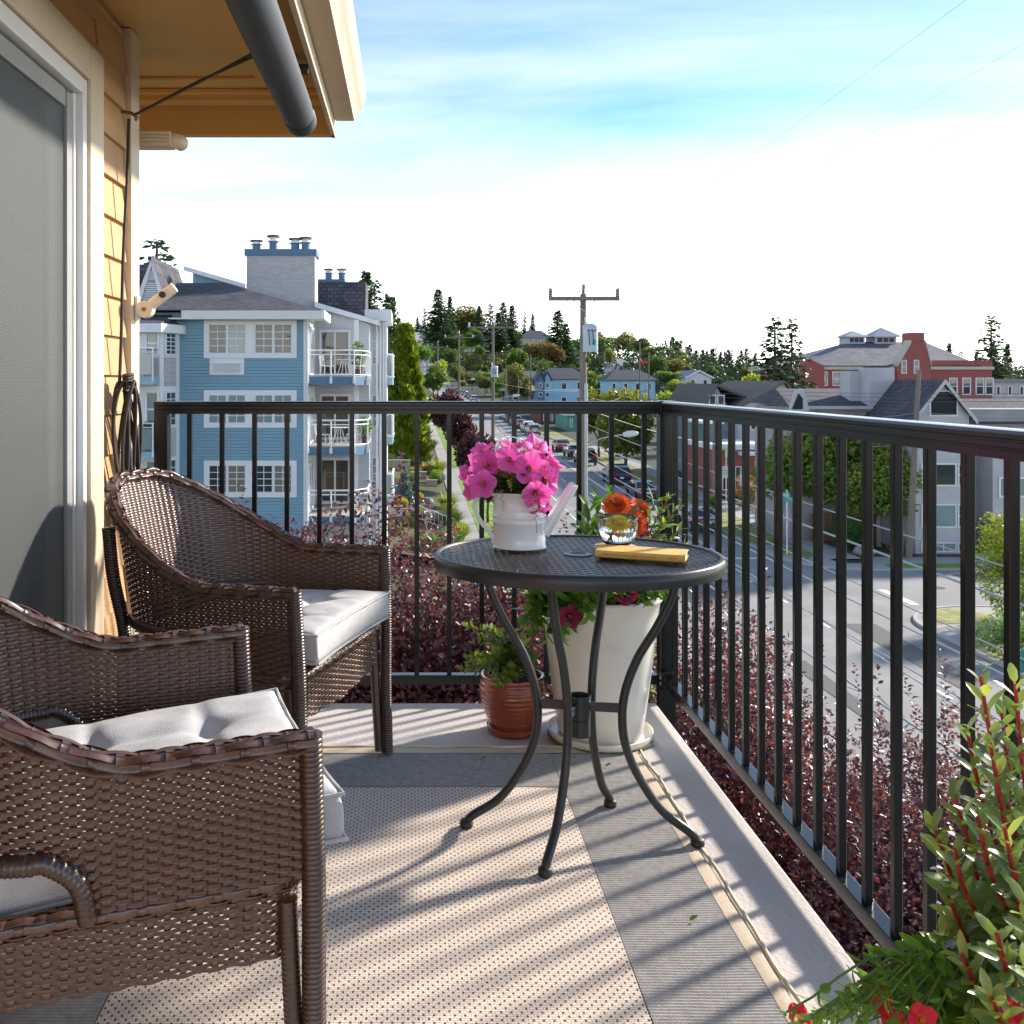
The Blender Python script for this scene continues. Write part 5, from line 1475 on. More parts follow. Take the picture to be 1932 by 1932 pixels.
def decid_meshes(seed, n=5200, leaf=0.055, nb=22, rx=0.33, rz=0.36, cz=0.62):
    """unit tall broad-leaved tree: trunk with limbs, crown of leaf faces"""
    rg = np.random.default_rng(seed)
    bl = tree_blobs(rg, nb, rx, rx, rz, cz)
    P, A, U, d = crown_cloud(rg, n, bl)
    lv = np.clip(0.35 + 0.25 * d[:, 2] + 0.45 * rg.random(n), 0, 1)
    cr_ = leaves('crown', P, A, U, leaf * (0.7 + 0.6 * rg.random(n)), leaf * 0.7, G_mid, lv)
    tr = MB()
    tr.tube([(0, 0, 0), (0.006, 0, 0.15), (0.0, 0.008, 0.32), (0.01, 0, 0.55), (0, 0, 0.8)], [0.022, 0.018, 0.016, 0.011, 0.004], 8)
    for b in bl[:10]:
        z0 = 0.22 + 0.3 * rg.random()
        tr.tube([(0, 0, z0), (b[0] * 0.5, b[1] * 0.5, (z0 + b[2]) / 2), (b[0], b[1], b[2])], [0.011, 0.007, 0.003], 6)
    return cr_, tr.mesh('trunk', m_bark, 60)
def conifer_meshes(seed, levels=44, slim=1.0, gap=0.0, base=0.06, n_br=10, leaf=0.06):
    rg = np.random.default_rng(seed)
    P = []; A = []; U = []; L = []
    tr = MB(); tr.tube([(0, 0, 0), (0, 0, 0.5), (0, 0, 0.985)], [0.017, 0.011, 0.002], 8)
    nb = levels * n_br
    for k in range(nb):
        if rg.random() < gap: continue
        t = base + (1 - base) * ((k + rg.random()) / nb) ** 0.92
        clump = 0.80 + 0.28 * math.sin(t * 41 + seed) * math.sin(t * 17 + 2 * seed)
        Lb = (0.21 * slim * ((1 - t) ** 0.82) * clump + 0.010) * (0.55 + 0.6 * rg.random())
        a = 2 * PI * rg.random()
        dr = np.array([math.cos(a), math.sin(a), 0.0])
        tilt = 0.25 - 0.65 * (1 - t) * rg.random()
        m = max(3, int(Lb / leaf * 3.4))
        for q in range(m):
            s_ = (q + 0.8 * rg.random()) / m
            p = np.array([0, 0, t]) + dr * Lb * s_ + np.array([0, 0, Lb * (tilt * s_ - 0.35 * s_ * s_)]) + rg.normal(size=3) * 0.004
            sd_ = np.array([-dr[1], dr[0], 0]) * (1 if q % 2 else -1)
            P.append(p); A.append(dr * 0.7 + sd_ * 0.7 + np.array([0, 0, -0.45 + 0.5 * rg.random()]) + rg.normal(size=3) * 0.25); U.append(np.array([0, 0, 1]) + 0.7 * rg.normal(size=3)); L.append(leaf * (0.6 + 0.6 * rg.random()) * (0.5 + 0.5 * (1 - t)))
    n = len(P)
    lv = rng.random(n)
    L = np.array(L)
    cr_ = leaves('crown', P, A, U, L, L * 0.7, G_dark, lv, fold=0.1, curl=0.2)
    return cr_, tr.mesh('trunk', m_bark, 60)
m_bark = M('bark', (0.11, 0.08, 0.06), 0.9, var=0.3, vscale=6, bump=0.5, bscale=20)
m_bark2 = M('pale_bark', (0.30, 0.26, 0.21), 0.9, var=0.3, vscale=6)
G_dark = LEAF('conifer_needles', (0.018, 0.045, 0.018), (0.06, 0.11, 0.035), (0.11, 0.16, 0.045), trans=0.15, objvar=0.25)
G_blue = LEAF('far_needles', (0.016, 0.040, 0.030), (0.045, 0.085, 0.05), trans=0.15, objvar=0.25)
G_mid = LEAF('green_leaf', (0.04, 0.09, 0.018), (0.14, 0.23, 0.04), (0.22, 0.29, 0.06), objvar=0.25)
G_olive = LEAF('olive_leaf', (0.06, 0.075, 0.018), (0.19, 0.19, 0.045), (0.28, 0.24, 0.06), objvar=0.2)
G_lime = LEAF('lime_leaf', (0.10, 0.16, 0.012), (0.30, 0.36, 0.03), (0.42, 0.44, 0.06), objvar=0.15)
G_rust = LEAF('rust_leaf', (0.07, 0.05, 0.012), (0.20, 0.13, 0.03), (0.27, 0.17, 0.04), objvar=0.15)
G_plum = LEAF('plum_leaf', (0.055, 0.022, 0.032), (0.18, 0.060, 0.080), (0.32, 0.060, 0.075), trans=0.4, rough=0.40, spec=0.9)
G_plum2 = LEAF('plum_leaf_far', (0.022, 0.008, 0.012), (0.10, 0.03, 0.036), (0.16, 0.05, 0.05), trans=0.25)
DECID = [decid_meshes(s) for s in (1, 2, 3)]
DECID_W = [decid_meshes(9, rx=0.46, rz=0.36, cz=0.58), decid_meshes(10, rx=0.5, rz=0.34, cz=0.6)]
CONIF = [conifer_meshes(21, slim=1.25), conifer_meshes(22, slim=0.95), conifer_meshes(23, slim=1.15, gap=0.3, levels=30), conifer_meshes(24, slim=0.75)]
WISPY = conifer_meshes(31, levels=24, slim=1.15, gap=0.45, base=0.25, leaf=0.04)
def put_mat(o, mat):
    o.material_slots[0].link = 'OBJECT'; o.material_slots[0].material = mat
def tree(name, label, meshes, x, y, z, h, w, mat, group=None, bark=None, cat='tree'):
    t = thing(name, label, cat, (x, y, z), random.random() * 6.28, group)
    c = obj('crown', meshes[0], t, scale=(w, w, h)); put_mat(c, mat)
    k = obj('trunk', meshes[1], t, scale=(w, w, h)); put_mat(k, bark or m_bark)
    return t
def tree_px(name, label, meshes, px, top, Y, mat, wide=1.0, group=None, base=None, bark=None):
    x = XW(px, Y); z = ground_z(x, Y) if base is None else ZW(base, Y)
    h = ZW(top, Y) - z
    return tree(name, label, meshes, x, Y, z, h, h * wide, mat, group, bark)
# --- conifers on the far hill
HILL = 'dark conifer on the hillside above the street'
for i, (px, top, base, Y, w) in enumerate([(828, 546, 650, 640, 1.3), (849, 559, 650, 655, 0.9), (801, 581, 634, 1380, 1.0), (788, 598, 634, 1420, 1.2), (904, 577, 650, 700, 1.0), (925, 572, 650, 690, 1.15), (949, 570, 652, 640, 1.1), (966, 576, 660, 600, 1.15),
        (990, 586, 650, 680, 0.8), (1005, 592, 650, 720, 0.8), (940, 590, 665, 560, 1.4), (842, 590, 655, 600, 1.2), (1052, 586, 680, 520, 1.4), (1068, 610, 690, 500, 1.3), (815, 600, 640, 900, 1.2), (875, 600, 650, 740, 1.1)]):
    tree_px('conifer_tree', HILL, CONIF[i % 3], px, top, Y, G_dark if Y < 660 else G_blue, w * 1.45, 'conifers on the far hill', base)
for i, (px, top, base, Y, w) in enumerate([(690, 512, 800, 112, 0.9), (707, 530, 780, 120, 1.0), (733, 556, 760, 150, 0.85), (741, 560, 740, 170, 0.8), (722, 585, 760, 140, 1.0), (752, 600, 720, 230, 0.9), (758, 612, 700, 290, 1.0)]):
    tree_px('conifer_tree', 'tall dark conifer rising beside the blue apartment house', CONIF[(i + 1) % 3], px, top, Y, G_dark, w * 1.3, 'conifers beside the blue apartment house', base)
tree_px('conifer_tree', 'broad dark fir, left of the pair standing before the brick school', CONIF[2], 1462, 599, 118, G_dark, 1.7)
tree_px('conifer_tree', 'slim dark fir, right of the pair standing before the brick school', CONIF[2], 1494, 602, 120, G_dark, 1.3)
tree_px('conifer_tree', 'lone spiky fir standing right of the brick school', CONIF[2], 1870, 596, 165, G_dark, 1.5)
tree_px('conifer_tree', 'wispy spruce behind the slate dormer at the left', WISPY, 296, 452, 62, G_dark, 1.7)
for i in range(26):
    px = 1268 + 8 * i + rng.random() * 6 if i < 20 else 1755 + (i - 20) * 28 + rng.random() * 8
    top = np.interp(px, [1268, 1330, 1420, 1500, 1755, 1932], [640, 658, 668, 672, 668, 655]) + rng.normal() * 6
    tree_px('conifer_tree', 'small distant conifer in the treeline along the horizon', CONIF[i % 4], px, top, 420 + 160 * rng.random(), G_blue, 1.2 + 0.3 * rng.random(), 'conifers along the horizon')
# --- broad-leaved trees of the far hill and the middle distance
mats = {'o': G_olive, 'm': G_mid, 'l': G_lime, 'r': G_rust}
for i, (px, top, Y, k, w, base) in enumerate([(878, 580, 720, 'o', 1.9, 650), (890, 620, 560, 'm', 1.3, 670), (820, 612, 640, 'm', 1.2, 660), (862, 630, 600, 'm', 1.3, 668), (1020, 640, 470, 'r', 1.2, 690), (1045, 650, 450, 'r', 1.2, 700), (1000, 645, 520, 'm', 1.2, 690),
        (1120, 622, 620, 'o', 1.3, 672), (1140, 630, 600, 'm', 1.3, 680), (1165, 630, 620, 'o', 1.3, 676), (1185, 628, 640, 'm', 1.4, 680), (1210, 636, 620, 'm', 1.2, 684), (1225, 650, 420, 'o', 1.1, 705), (1250, 648, 420, 'm', 1.2, 705), (1268, 655, 400, 'o', 1.2, 712),
        (1150, 658, 400, 'l', 0.9, 695), (1105, 668, 380, 'l', 0.8, 700), (1240, 668, 300, 'm', 1.1, 725), (1275, 672, 320, 'o', 1.1, 725), (1255, 695, 240, 'm', 1.2, 735), (1300, 690, 300, 'o', 1.0, 720), (1340, 690, 300, 'm', 1.2, 722), (1410, 690, 260, 'o', 1.2, 722), (1900, 705, 180, 'o', 1.0, 740),
        (1100, 632, 640, 'm', 1.3, 676), (975, 660, 420, 'm', 1.3, 705), (935, 640, 560, 'm', 1.2, 675), (905, 650, 500, 'm', 1.2, 680), (850, 655, 480, 'm', 1.2, 690), (780, 640, 420, 'm', 1.2, 700)]):
    tree_px('broadleaf_tree', {'o': 'olive green tree in the wooded middle distance', 'm': 'green leafy tree in the wooded middle distance', 'l': 'pale yellow green tree in the middle distance', 'r': 'rust brown autumn tree below the hill houses'}[k],
            (DECID + DECID_W)[i % 5], px, top, Y, mats[k], w, 'trees of the middle distance: ' + {'o': 'olive', 'm': 'green', 'l': 'pale', 'r': 'rust'}[k], base)
tree_px('broadleaf_tree', 'dark green tree between the second and third utility poles', DECID[0], 975, 690, 210, G_olive, 1.0)
tree_px('broadleaf_tree', 'rounded green tree left of the parked cars on the upper street', DECID[1], 818, 688, 260, G_mid, 1.0)
tree_px('broadleaf_tree', 'pale green tree beside the leftmost far utility pole', DECID[2], 826, 676, 330, G_lime, 0.9)
# street trees on the far side of the road
for px, top, Y, lab in ((1180, 718, 93, 'yellow green street tree nearest to the lamp arm'), (1130, 728, 106, 'yellow green street tree just behind the main utility pole')):
    tree_px('street_tree', lab, DECID_W[0] if px > 1150 else DECID[2], px, top, Y, LEAF('street_tree_leaf', (0.06, 0.09, 0.012), (0.22, 0.23, 0.03), (0.30, 0.27, 0.04)), 0.95, 'street trees across the road')
tree_px('broadleaf_tree', 'bright lime tree right of the far blue apartments', DECID_W[1], 1268, 728, 150, G_lime, 1.0)
tree_px('broadleaf_tree', 'yellow green tree behind the gabled white house', DECID_W[1], 1328, 735, 130, G_lime, 0.9)
tree_px('broadleaf_tree', 'small pale tree before the brick school', DECID[1], 1420, 702, 125, G_lime, 0.8)
tree_px('conifer_tree', 'young green fir between the white house and the grey chimneys', CONIF[0], 1535, 738, 62, G_mid, 0.75)
m_maple = LEAF('maple_leaf', (0.07, 0.14, 0.025), (0.21, 0.30, 0.05), (0.46, 0.32, 0.05), trans=0.35)
tree('maple_tree', 'multi-stemmed green maple with orange tips before the brick shop', decid_meshes(41, 14000, 0.032, 30, 0.42, 0.38, 0.60), 24.7, 58.0, ZS, 7.6, 8.8, m_maple, 'maples before the grey townhouse', m_bark2)
tree('maple_tree', 'rounded maple hiding the left half of the grey townhouse', decid_meshes(42, 14000, 0.032, 30, 0.40, 0.36, 0.62), 26.9, 55.0, ZS, 6.6, 7.4, m_maple, 'maples before the grey townhouse', m_bark2)
# the bright cedar beside the blue apartment house
def cone_cedar(seed, n=9000):
    rg = np.random.default_rng(seed)
    t = rg.random(n) ** 0.8; a = rg.random(n) * 2 * PI
    rr = 0.16 * np.clip(1.05 - t, 0, 1) ** 0.75 * (0.6 + 0.4 * rg.random(n) ** 0.4) * (1 + 0.22 * np.sin(5 * a + 11 * t) + 0.15 * np.sin(17 * t * 3 + 2 * a))
    P = np.stack([rr * np.cos(a), rr * np.sin(a), 0.04 + 0.95 * t], 1)
    A = np.stack([np.cos(a) * 0.6, np.sin(a) * 0.6, np.full(n, 0.9)], 1) + rg.normal(size=(n, 3)) * 0.3
    U = np.stack([np.cos(a), np.sin(a), np.full(n, -0.4)], 1) + rg.normal(size=(n, 3)) * 0.4
    cr_ = leaves('crown', P, A, U, 0.05 * (0.7 + 0.6 * rg.random(n)), 0.028, G_mid, rg.random(n))
    tr = MB().tube([(0, 0, 0), (0, 0, 0.6)], [0.02, 0.006], 8).mesh('trunk', m_bark, 60)
    return cr_, tr
CED = cone_cedar(3)
tree_px('cedar_tree', 'bright green pointed cedar right of the blue apartment house', CED, 765, 617, 96, LEAF('cedar_leaf', (0.07, 0.13, 0.01), (0.24, 0.30, 0.02), (0.34, 0.38, 0.04)), 0.95)
# --- plums along the verge
for i, (x, y, h, w) in enumerate([(4.95, 117, 6.9, 6.2), (5.1, 98.5, 5.6, 5.6), (5.5, 78, 5.2, 5.2), (5.2, 140, 6.5, 6.0), (5.3, 64, 4.6, 4.8)]):
    tree('plum_tree', ['purple leaved plum on the lawn strip, its top above the railing', 'purple leaved plum just left of the pink flowers', 'purple leaved plum behind the pink flowers', 'purple leaved plum farthest up the lawn strip', 'small purple leaved plum behind the watering can'][i],
         (DECID + DECID_W)[i % 4], x, y, street_z(y) + 0.12, h, w, G_plum2, 'purple plums along the pavement')
# --- the plums right under the balcony, leaf by leaf
def near_plum(label, seed, c, r, n, leaf=0.044):
    rg = np.random.default_rng(seed)
    gz = -8.5
    t = thing('plum_tree', label, 'tree', (c[0], c[1], gz), 0, 'purple plums under the balcony')
    bl = []
    for i in range(26):
        d = unit(rg.normal(size=(1, 3)))[0]; q = rg.random() ** 0.5 * 0.75; s_ = 0.30 + 0.22 * rg.random()
        bl.append((d[0] * r[0] * q, d[1] * r[1] * q, c[2] - gz + d[2] * r[2] * q, r[0] * s_, r[1] * s_, r[2] * s_))
    P, A, U, d = crown_cloud(rg, n, bl, shell=0.75)
    # upright leafy shoots that break the outline
    for k in range(60):
        b = bl[rg.integers(len(bl))]; dd = unit(rg.normal(size=(1, 3)) + np.array([[0, 0, 1.2]]))[0]
        st_ = np.array(b[:3]) + dd * np.array(b[3:6]) * 0.9
        m = 26
        tt = np.linspace(0, 1, m); Ls = 0.30 + 0.35 * rg.random()
        ax_ = unit((dd + np.array([0, 0, 0.7]))[None])[0]
        pp = st_[None] + ax_[None] * (tt * Ls)[:, None]
        an = np.arange(m) * 2.4
        sd_ = np.stack([np.cos(an), np.sin(an), np.full(m, 0.5)], 1)
        P = np.concatenate([P, pp]); A = np.concatenate([A, sd_]); U = np.concatenate([U, np.tile([[0, 0, 1.0]], (m, 1)) + rg.normal(size=(m, 3)) * 0.4])
    m = len(P)
    o = obj('crown', leaves('crown', P, A, U, leaf * (0.5 + 0.8 * rg.random(m)), leaf * (0.45 + 0.25 * rg.random(m)), G_plum, rg.random(m) ** 1.3, fold=0.2, curl=0.1), t)
    tag(o, kind='stuff')
    tr = MB(); H = c[2] - gz
    tr.tube([(0, 0, 0), (0.05, 0.03, H * 0.35), (0, 0, H * 0.7), (0, 0, H)], [0.11, 0.09, 0.07, 0.03], 10)
    for b in bl[:14]: tr.tube([(0, 0, H * 0.55), (b[0] * 0.5, b[1] * 0.5, (H * 0.6 + b[2]) / 2), (b[0], b[1], b[2]), (b[0] * 1.15, b[1] * 1.15, b[2] + 0.3)], [0.035, 0.022, 0.010, 0.003], 6)
    tr.build('trunk', m_bark, t, smooth=60)
near_plum('dense purple plum right below the far railing, left of the table', 51, (-0.32, 6.6, -1.02), (1.25, 1.4, 1.5), 84000)
near_plum('purple plum below the far railing behind the table and pots', 52, (0.62, 5.9, -1.48), (0.95, 1.2, 1.55), 76000)
near_plum('purple plum beyond the balcony corner', 53, (2.05, 6.4, -2.1), (1.1, 1.4, 1.75), 70000)
near_plum('purple plum along the right railing', 54, (2.75, 5.0, -2.15), (1.1, 1.3, 1.75), 95000, 0.037)
near_plum('purple plum nearest to the camera below the right railing', 55, (1.95, 3.6, -2.65), (0.9, 1.2, 1.65), 105000, 0.033)

# --- woods that read as one mass on the slopes
def woodland(name, label, pts, n, mat, leaf):
    """pts: (x, y, z, r, h) crowns"""
    rg = np.random.default_rng(len(pts))
    bl = []
    for (x, y, z, r, h) in pts:
        for k in range(4): bl.append((x + rg.normal() * r * 0.4, y + rg.normal() * r * 0.4, z + h * (0.25 + 0.2 * k), r * (0.95 - 0.17 * k), r * (0.95 - 0.17 * k), h * 0.28))
    P, A, U, d = crown_cloud(rg, n, bl, shell=0.3)
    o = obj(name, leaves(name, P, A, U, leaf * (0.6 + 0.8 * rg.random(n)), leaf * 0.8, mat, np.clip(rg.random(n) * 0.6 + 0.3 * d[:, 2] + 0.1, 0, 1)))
    return tag(o, label, 'woods', kind='stuff')
pts = []
for k in range(150):
    Y = 560 + 500 * rng.random(); px = 800 + 330 * rng.random() ** 1.1
    x = XW(px, Y)
    if abs(x - road_x(Y)) < 16: continue
    pts.append((x, Y, ground_z(x, Y), 8 + 4 * rng.random(), 9 + 7 * rng.random()))
for k in range(60):
    Y = 350 + 700 * rng.random(); px = 690 + 85 * rng.random(); x = min(XW(px, Y), -12)
    pts.append((x, Y, ground_z(x, Y), 7 + 4 * rng.random(), 10 + 8 * rng.random()))
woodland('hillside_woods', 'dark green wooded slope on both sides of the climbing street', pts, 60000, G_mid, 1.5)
pts = []
for k in range(170):
    Y = 330 + 420 * rng.random(); px = 1090 + 900 * rng.random(); x = XW(px, Y)
    pts.append((x, Y, ground_z(x, Y), 7 + 4 * rng.random(), np.interp(px, [1090, 1250, 1400, 1990], [17, 16, 12, 13]) * (0.7 + 0.5 * rng.random())))
woodland('horizon_woods', 'dark green woods along the right horizon', pts, 60000, G_dark, 1.5)

k = 0
while k < 120:
    Y = 200 + 380 * rng.random() ** 1.3; side = rng.random() < 0.35
    x = 2 - 40 * rng.random() if side else 23 + 52 * rng.random() ** 1.4
    if 770 + x * FPX / Y > 1300 or (not side and 22 < x < 52 and Y < 200): continue
    h = 4 + 5 * rng.random(); mt = [G_mid, G_olive, G_mid, G_lime][k % 4]
    tree('roadside_tree', 'leafy tree among the houses %s of the upper street' % ('left' if side else 'right'), (DECID + DECID_W)[k % 5], x, Y, ground_z(x, Y), h, h * (0.9 + 0.4 * rng.random()), mt, 'trees %s of the upper street' % ('left' if side else 'right'))
    k += 1
# ================================================================== buildings
m_blue = M('blue_siding', (0.185, 0.335, 0.44), 0.6, var=0.07, vscale=1.5)
m_bluetrim = M('blue_trim', (0.07, 0.16, 0.27), 0.5, var=0.06)
m_white = M('white_paint', (0.72, 0.73, 0.76), 0.5, var=0.05, vscale=2)
m_wsid = M('white_siding', (0.58, 0.60, 0.64), 0.6, var=0.06)
m_grey = M('grey_siding', (0.46, 0.45, 0.48), 0.65, var=0.10, vscale=1.2)
m_greyd = M('dark_grey_siding', (0.32, 0.30, 0.32), 0.7, var=0.15, vscale=1.2)  # darker copy of the grey siding, for the side wall and the wings
m_shing = M('grey_shingles', (0.085, 0.085, 0.10), 0.9, var=0.45, vscale=1.1, stretch=(1, 1, 4), bump=0.6, bscale=5)
def shingle_mat(name, c1, c2, gap, w=0.32, h=0.15):
    m, nt, p = _nodes(name)
    t = nt.nodes.new('ShaderNodeTexCoord'); s_ = nt.nodes.new('ShaderNodeSeparateXYZ'); nt.links.new(t.outputs['Object'], s_.inputs[0])
    ad = nt.nodes.new('ShaderNodeMath'); ad.operation = 'ADD'; nt.links.new(s_.outputs[1], ad.inputs[0]); nt.links.new(s_.outputs[2], ad.inputs[1])
    cb2 = nt.nodes.new('ShaderNodeCombineXYZ'); nt.links.new(s_.outputs[0], cb2.inputs[0]); nt.links.new(ad.outputs[0], cb2.inputs[1])
    b = nt.nodes.new('ShaderNodeTexBrick'); b.inputs['Scale'].default_value = 1; b.inputs['Brick Width'].default_value = w; b.inputs['Row Height'].default_value = h * 1.6; b.inputs['Mortar Size'].default_value = 0.018; b.inputs['Bias'].default_value = 0.1
    b.inputs['Color1'].default_value = (*c1, 1); b.inputs['Color2'].default_value = (*c2, 1); b.inputs['Mortar'].default_value = (*gap, 1)
    nt.links.new(cb2.outputs[0], b.inputs['Vector'])
    n = nt.nodes.new('ShaderNodeTexNoise'); n.inputs['Scale'].default_value = 0.8; n.inputs['Detail'].default_value = 8; nt.links.new(t.outputs['Object'], n.inputs['Vector'])
    hv = nt.nodes.new('ShaderNodeHueSaturation'); mr = nt.nodes.new('ShaderNodeMapRange'); mr.inputs['To Min'].default_value = 0.55; mr.inputs['To Max'].default_value = 1.5
    nt.links.new(n.outputs['Fac'], mr.inputs['Value']); nt.links.new(mr.outputs[0], hv.inputs['Value']); nt.links.new(b.outputs['Color'], hv.inputs['Color']); nt.links.new(hv.outputs[0], p.inputs['Base Color'])
    p.inputs['Roughness'].default_value = 0.9
    bp = nt.nodes.new('ShaderNodeBump'); bp.inputs['Strength'].default_value = 0.8; bp.inputs['Distance'].default_value = 0.03; bp.invert = True
    nt.links.new(b.outputs['Fac'], bp.inputs['Height']); nt.links.new(bp.outputs[0], p.inputs['Normal'])
    MATS[name] = m
    return m
m_shing = shingle_mat('coursed_shingles', (0.115, 0.11, 0.125), (0.06, 0.06, 0.075), (0.025, 0.025, 0.03))
m_shingb = M('brown_shingles', (0.12, 0.10, 0.09), 0.9, var=0.3, vscale=1.3, stretch=(1, 1, 4))
m_pane = GLASSY('window_glass', (0.035, 0.045, 0.05))
m_panel = GLASSY('pale_window_glass', (0.20, 0.27, 0.27), 0.08)
m_curtain2 = GLASSY('curtained_glass', (0.20, 0.19, 0.15), 0.1)

def brick_mat(name, c1, c2, mortar, scale=1.0):
    if name in MATS: return MATS[name]
    m, nt, p = _nodes(name)
    t = nt.nodes.new('ShaderNodeTexCoord'); mp_ = nt.nodes.new('ShaderNodeMapping'); mp_.inputs['Rotation'].default_value = (PI / 2, 0, 0)
    nt.links.new(t.outputs['Object'], mp_.inputs[0])
    b = nt.nodes.new('ShaderNodeTexBrick'); b.inputs['Scale'].default_value = 1.0; b.inputs['Brick Width'].default_value = 0.24 * scale; b.inputs['Row Height'].default_value = 0.085 * scale; b.inputs['Mortar Size'].default_value = 0.007
    b.inputs['Color1'].default_value = (*c1, 1); b.inputs['Color2'].default_value = (*c2, 1); b.inputs['Mortar'].default_value = (*mortar, 1)
    nt.links.new(mp_.outputs[0], b.inputs['Vector']); nt.links.new(b.outputs['Color'], p.inputs['Base Color']); p.inputs['Roughness'].default_value = 0.85
    bp = nt.nodes.new('ShaderNodeBump'); bp.inputs['Strength'].default_value = 0.5; bp.inputs['Distance'].default_value = 0.01; bp.invert = True
    nt.links.new(b.outputs['Fac'], bp.inputs['Height']); nt.links.new(bp.outputs[0], p.inputs['Normal'])
    MATS[name] = m; return m
m_wbrick = brick_mat('white_brick', (0.50, 0.49, 0.50), (0.42, 0.41, 0.42), (0.34, 0.33, 0.33))
m_rbrick = brick_mat('red_brick', (0.36, 0.085, 0.075), (0.29, 0.065, 0.06), (0.32, 0.16, 0.14))

class BLD:
    """a building: an Empty at its foot; parts are given in world coordinates"""
    def __init__(self, name, label, loc, group=None, cat='building'):
        self.o = thing(name, label, cat, loc, 0, group); self.L = Vector(loc)
    def part(self, name, mb, mat, parent=None, smooth=None, kind=None, bevel=0):
        mb.v = [(v[0] - self.L.x, v[1] - self.L.y, v[2] - self.L.z) for v in mb.v]
        o = mb.build(name, mat, parent or self.o, smooth=smooth, bevel=bevel)
        if kind: o['kind'] = kind
        return o
    def box(self, name, x0, x1, y0, y1, z0, z1, mat, **k): return self.part(name, MB().bx(x0, x1, y0, y1, z0, z1), mat, **k)
    def siding(self, x0, x1, y, z0, z1, mat, pitch=0.13, face='-y', y1=None, proud=0.06):
        """real lap boards on a wall face"""
        mb = MB(); z = z0
        while z < z1 - 0.02:
            t = min(z + pitch, z1) - 0.026
            if face == '-y': mb.prism([(y + 0.01, z + 0.004), (y - proud, z - 0.006), (y - proud * 0.75, t), (y + 0.01, t)], 'x', x0, x1)
            elif face == '-x': mb.prism([(x0, z), (x0 - proud, z), (x0 - proud * 0.25, t), (x0, t)], 'y', y, y1)
            else: mb.prism([(x0, z), (x0 + proud, z), (x0 + proud * 0.25, t), (x0, t)], 'y', y, y1)
            z += pitch
        return self.part('siding', mb, mat, kind='stuff')
    def window(self, x, y, z, w, h, cols=2, rows=2, face='-y', fr=0.07, mun=0.03, mat=None, frame=None, split=False):
        """x,y,z = lower left corner as seen from outside; each pane is a piece of its own"""
        rz = {'-y': 0.0, '-x': -PI / 2, '+x': PI / 2}[face]
        mb = MB()
        mb.bx(0, w, -0.05, 0.03, 0, fr).bx(0, w, -0.05, 0.03, h - fr, h).bx(0, fr, -0.048, 0.03, fr, h - fr).bx(w - fr, w, -0.048, 0.03, fr, h - fr)
        iw, ih = (w - 2 * fr), (h - 2 * fr)
        for i in range(1, cols):
            cx = fr + iw * i / cols; mb.bx(cx - mun / 2, cx + mun / 2, -0.035, 0.02, fr, h - fr)
        for j in range(1, rows):
            cz = fr + ih * j / rows; mb.bx(fr, w - fr, -0.033, 0.018, cz - mun / 2, cz + mun / 2)
        o = mb.build('window', frame or m_white, self.o, loc=(x - self.L.x, y - self.L.y, z - self.L.z), rot=(0, 0, rz))
        pw, ph = iw / cols, ih / rows
        me = MB().bx(mun / 2, pw - mun / 2, -0.012, -0.004, mun / 2, ph - mun / 2).mesh('pane', mat or m_pane)
        for i in range(cols):
            for j in range(rows): obj('pane', me, o, (fr + pw * i, 0, fr + ph * j))
        return o
    def roof_gable_x(self, x0, x1, y0, y1, ze, zr, mat, over=0.3, th=0.12, fascia=None):
        """ridge along y, gable faces -y"""
        xc = (x0 + x1) / 2
        s = (zr - ze) / (xc - x0)
        mb = MB()
        mb.prism([(x0 - over, ze - over * s), (xc, zr), (x1 + over, ze - over * s), (x1 + over, ze - over * s + th), (xc, zr + th), (x0 - over, ze - over * s + th)], 'y', y0 - over, y1 + over)
        r = self.part('roof', mb, mat)
        if fascia:
            self.part('bargeboard', MB().prism([(x0 - over, ze - over * s - 0.12), (xc, zr - 0.12), (xc, zr + th + 0.01), (x0 - over, ze - over * s + th + 0.01)], 'y', y0 - over - 0.06, y0 - over - 0.003), fascia)
            self.part('bargeboard', MB().prism([(x1 + over, ze - over * s - 0.12), (xc, zr - 0.12), (xc, zr + th + 0.01), (x1 + over, ze - over * s + th + 0.01)], 'y', y0 - over - 0.06, y0 - over - 0.003), fascia)
        return r
    def hip(self, x0, x1, y0, y1, ze, zr, mat, inset=None, over=0.4, ins2=None):
        x0 -= over; x1 += over; y0 -= over; y1 += over
        yc = (y0 + y1) / 2; i0 = inset if inset is not None else (y1 - y0) / 2; i1 = ins2 if ins2 is not None else i0
        vs = [(x0, y0, ze), (x1, y0, ze), (x1, y1, ze), (x0, y1, ze), (x0 + i0, yc, zr), (x1 - i1, yc, zr), (x0, y0, ze - 0.12), (x1, y0, ze - 0.12), (x1, y1, ze - 0.12), (x0, y1, ze - 0.12)]
        return self.part('roof', MB().add(vs, [(0, 1, 5, 4), (1, 2, 5), (2, 3, 4, 5), (3, 0, 4), (0, 6, 7, 1), (1, 7, 8, 2), (2, 8, 9, 3), (3, 9, 6, 0), (9, 8, 7, 6)]), mat)
    def flue(self, x, y, z, h, r=0.19):
        o = self.part('flue', MB().lathe([(r * 1.05, 0), (r, 0.06), (r, h * 0.55)], 16, (x, y, z)), m_bluetrim, smooth=40)
        self.part('cowl', MB().lathe([(r * 0.9, h * 0.55), (r * 0.9, h * 0.85)], 16, (x, y, z)).lathe([(r * 1.45, h * 0.55), (r * 1.45, h * 0.60), (0, h * 0.60)], 16, (x, y, z)), m_white, parent=None, smooth=40)
        self.part('flue_cap', MB().lathe([(r * 1.5, h * 0.82), (r * 1.5, h * 0.93), (0, h)], 16, (x, y, z)), M('flue_cap', (0.10, 0.09, 0.09), 0.6), smooth=40)
        return o

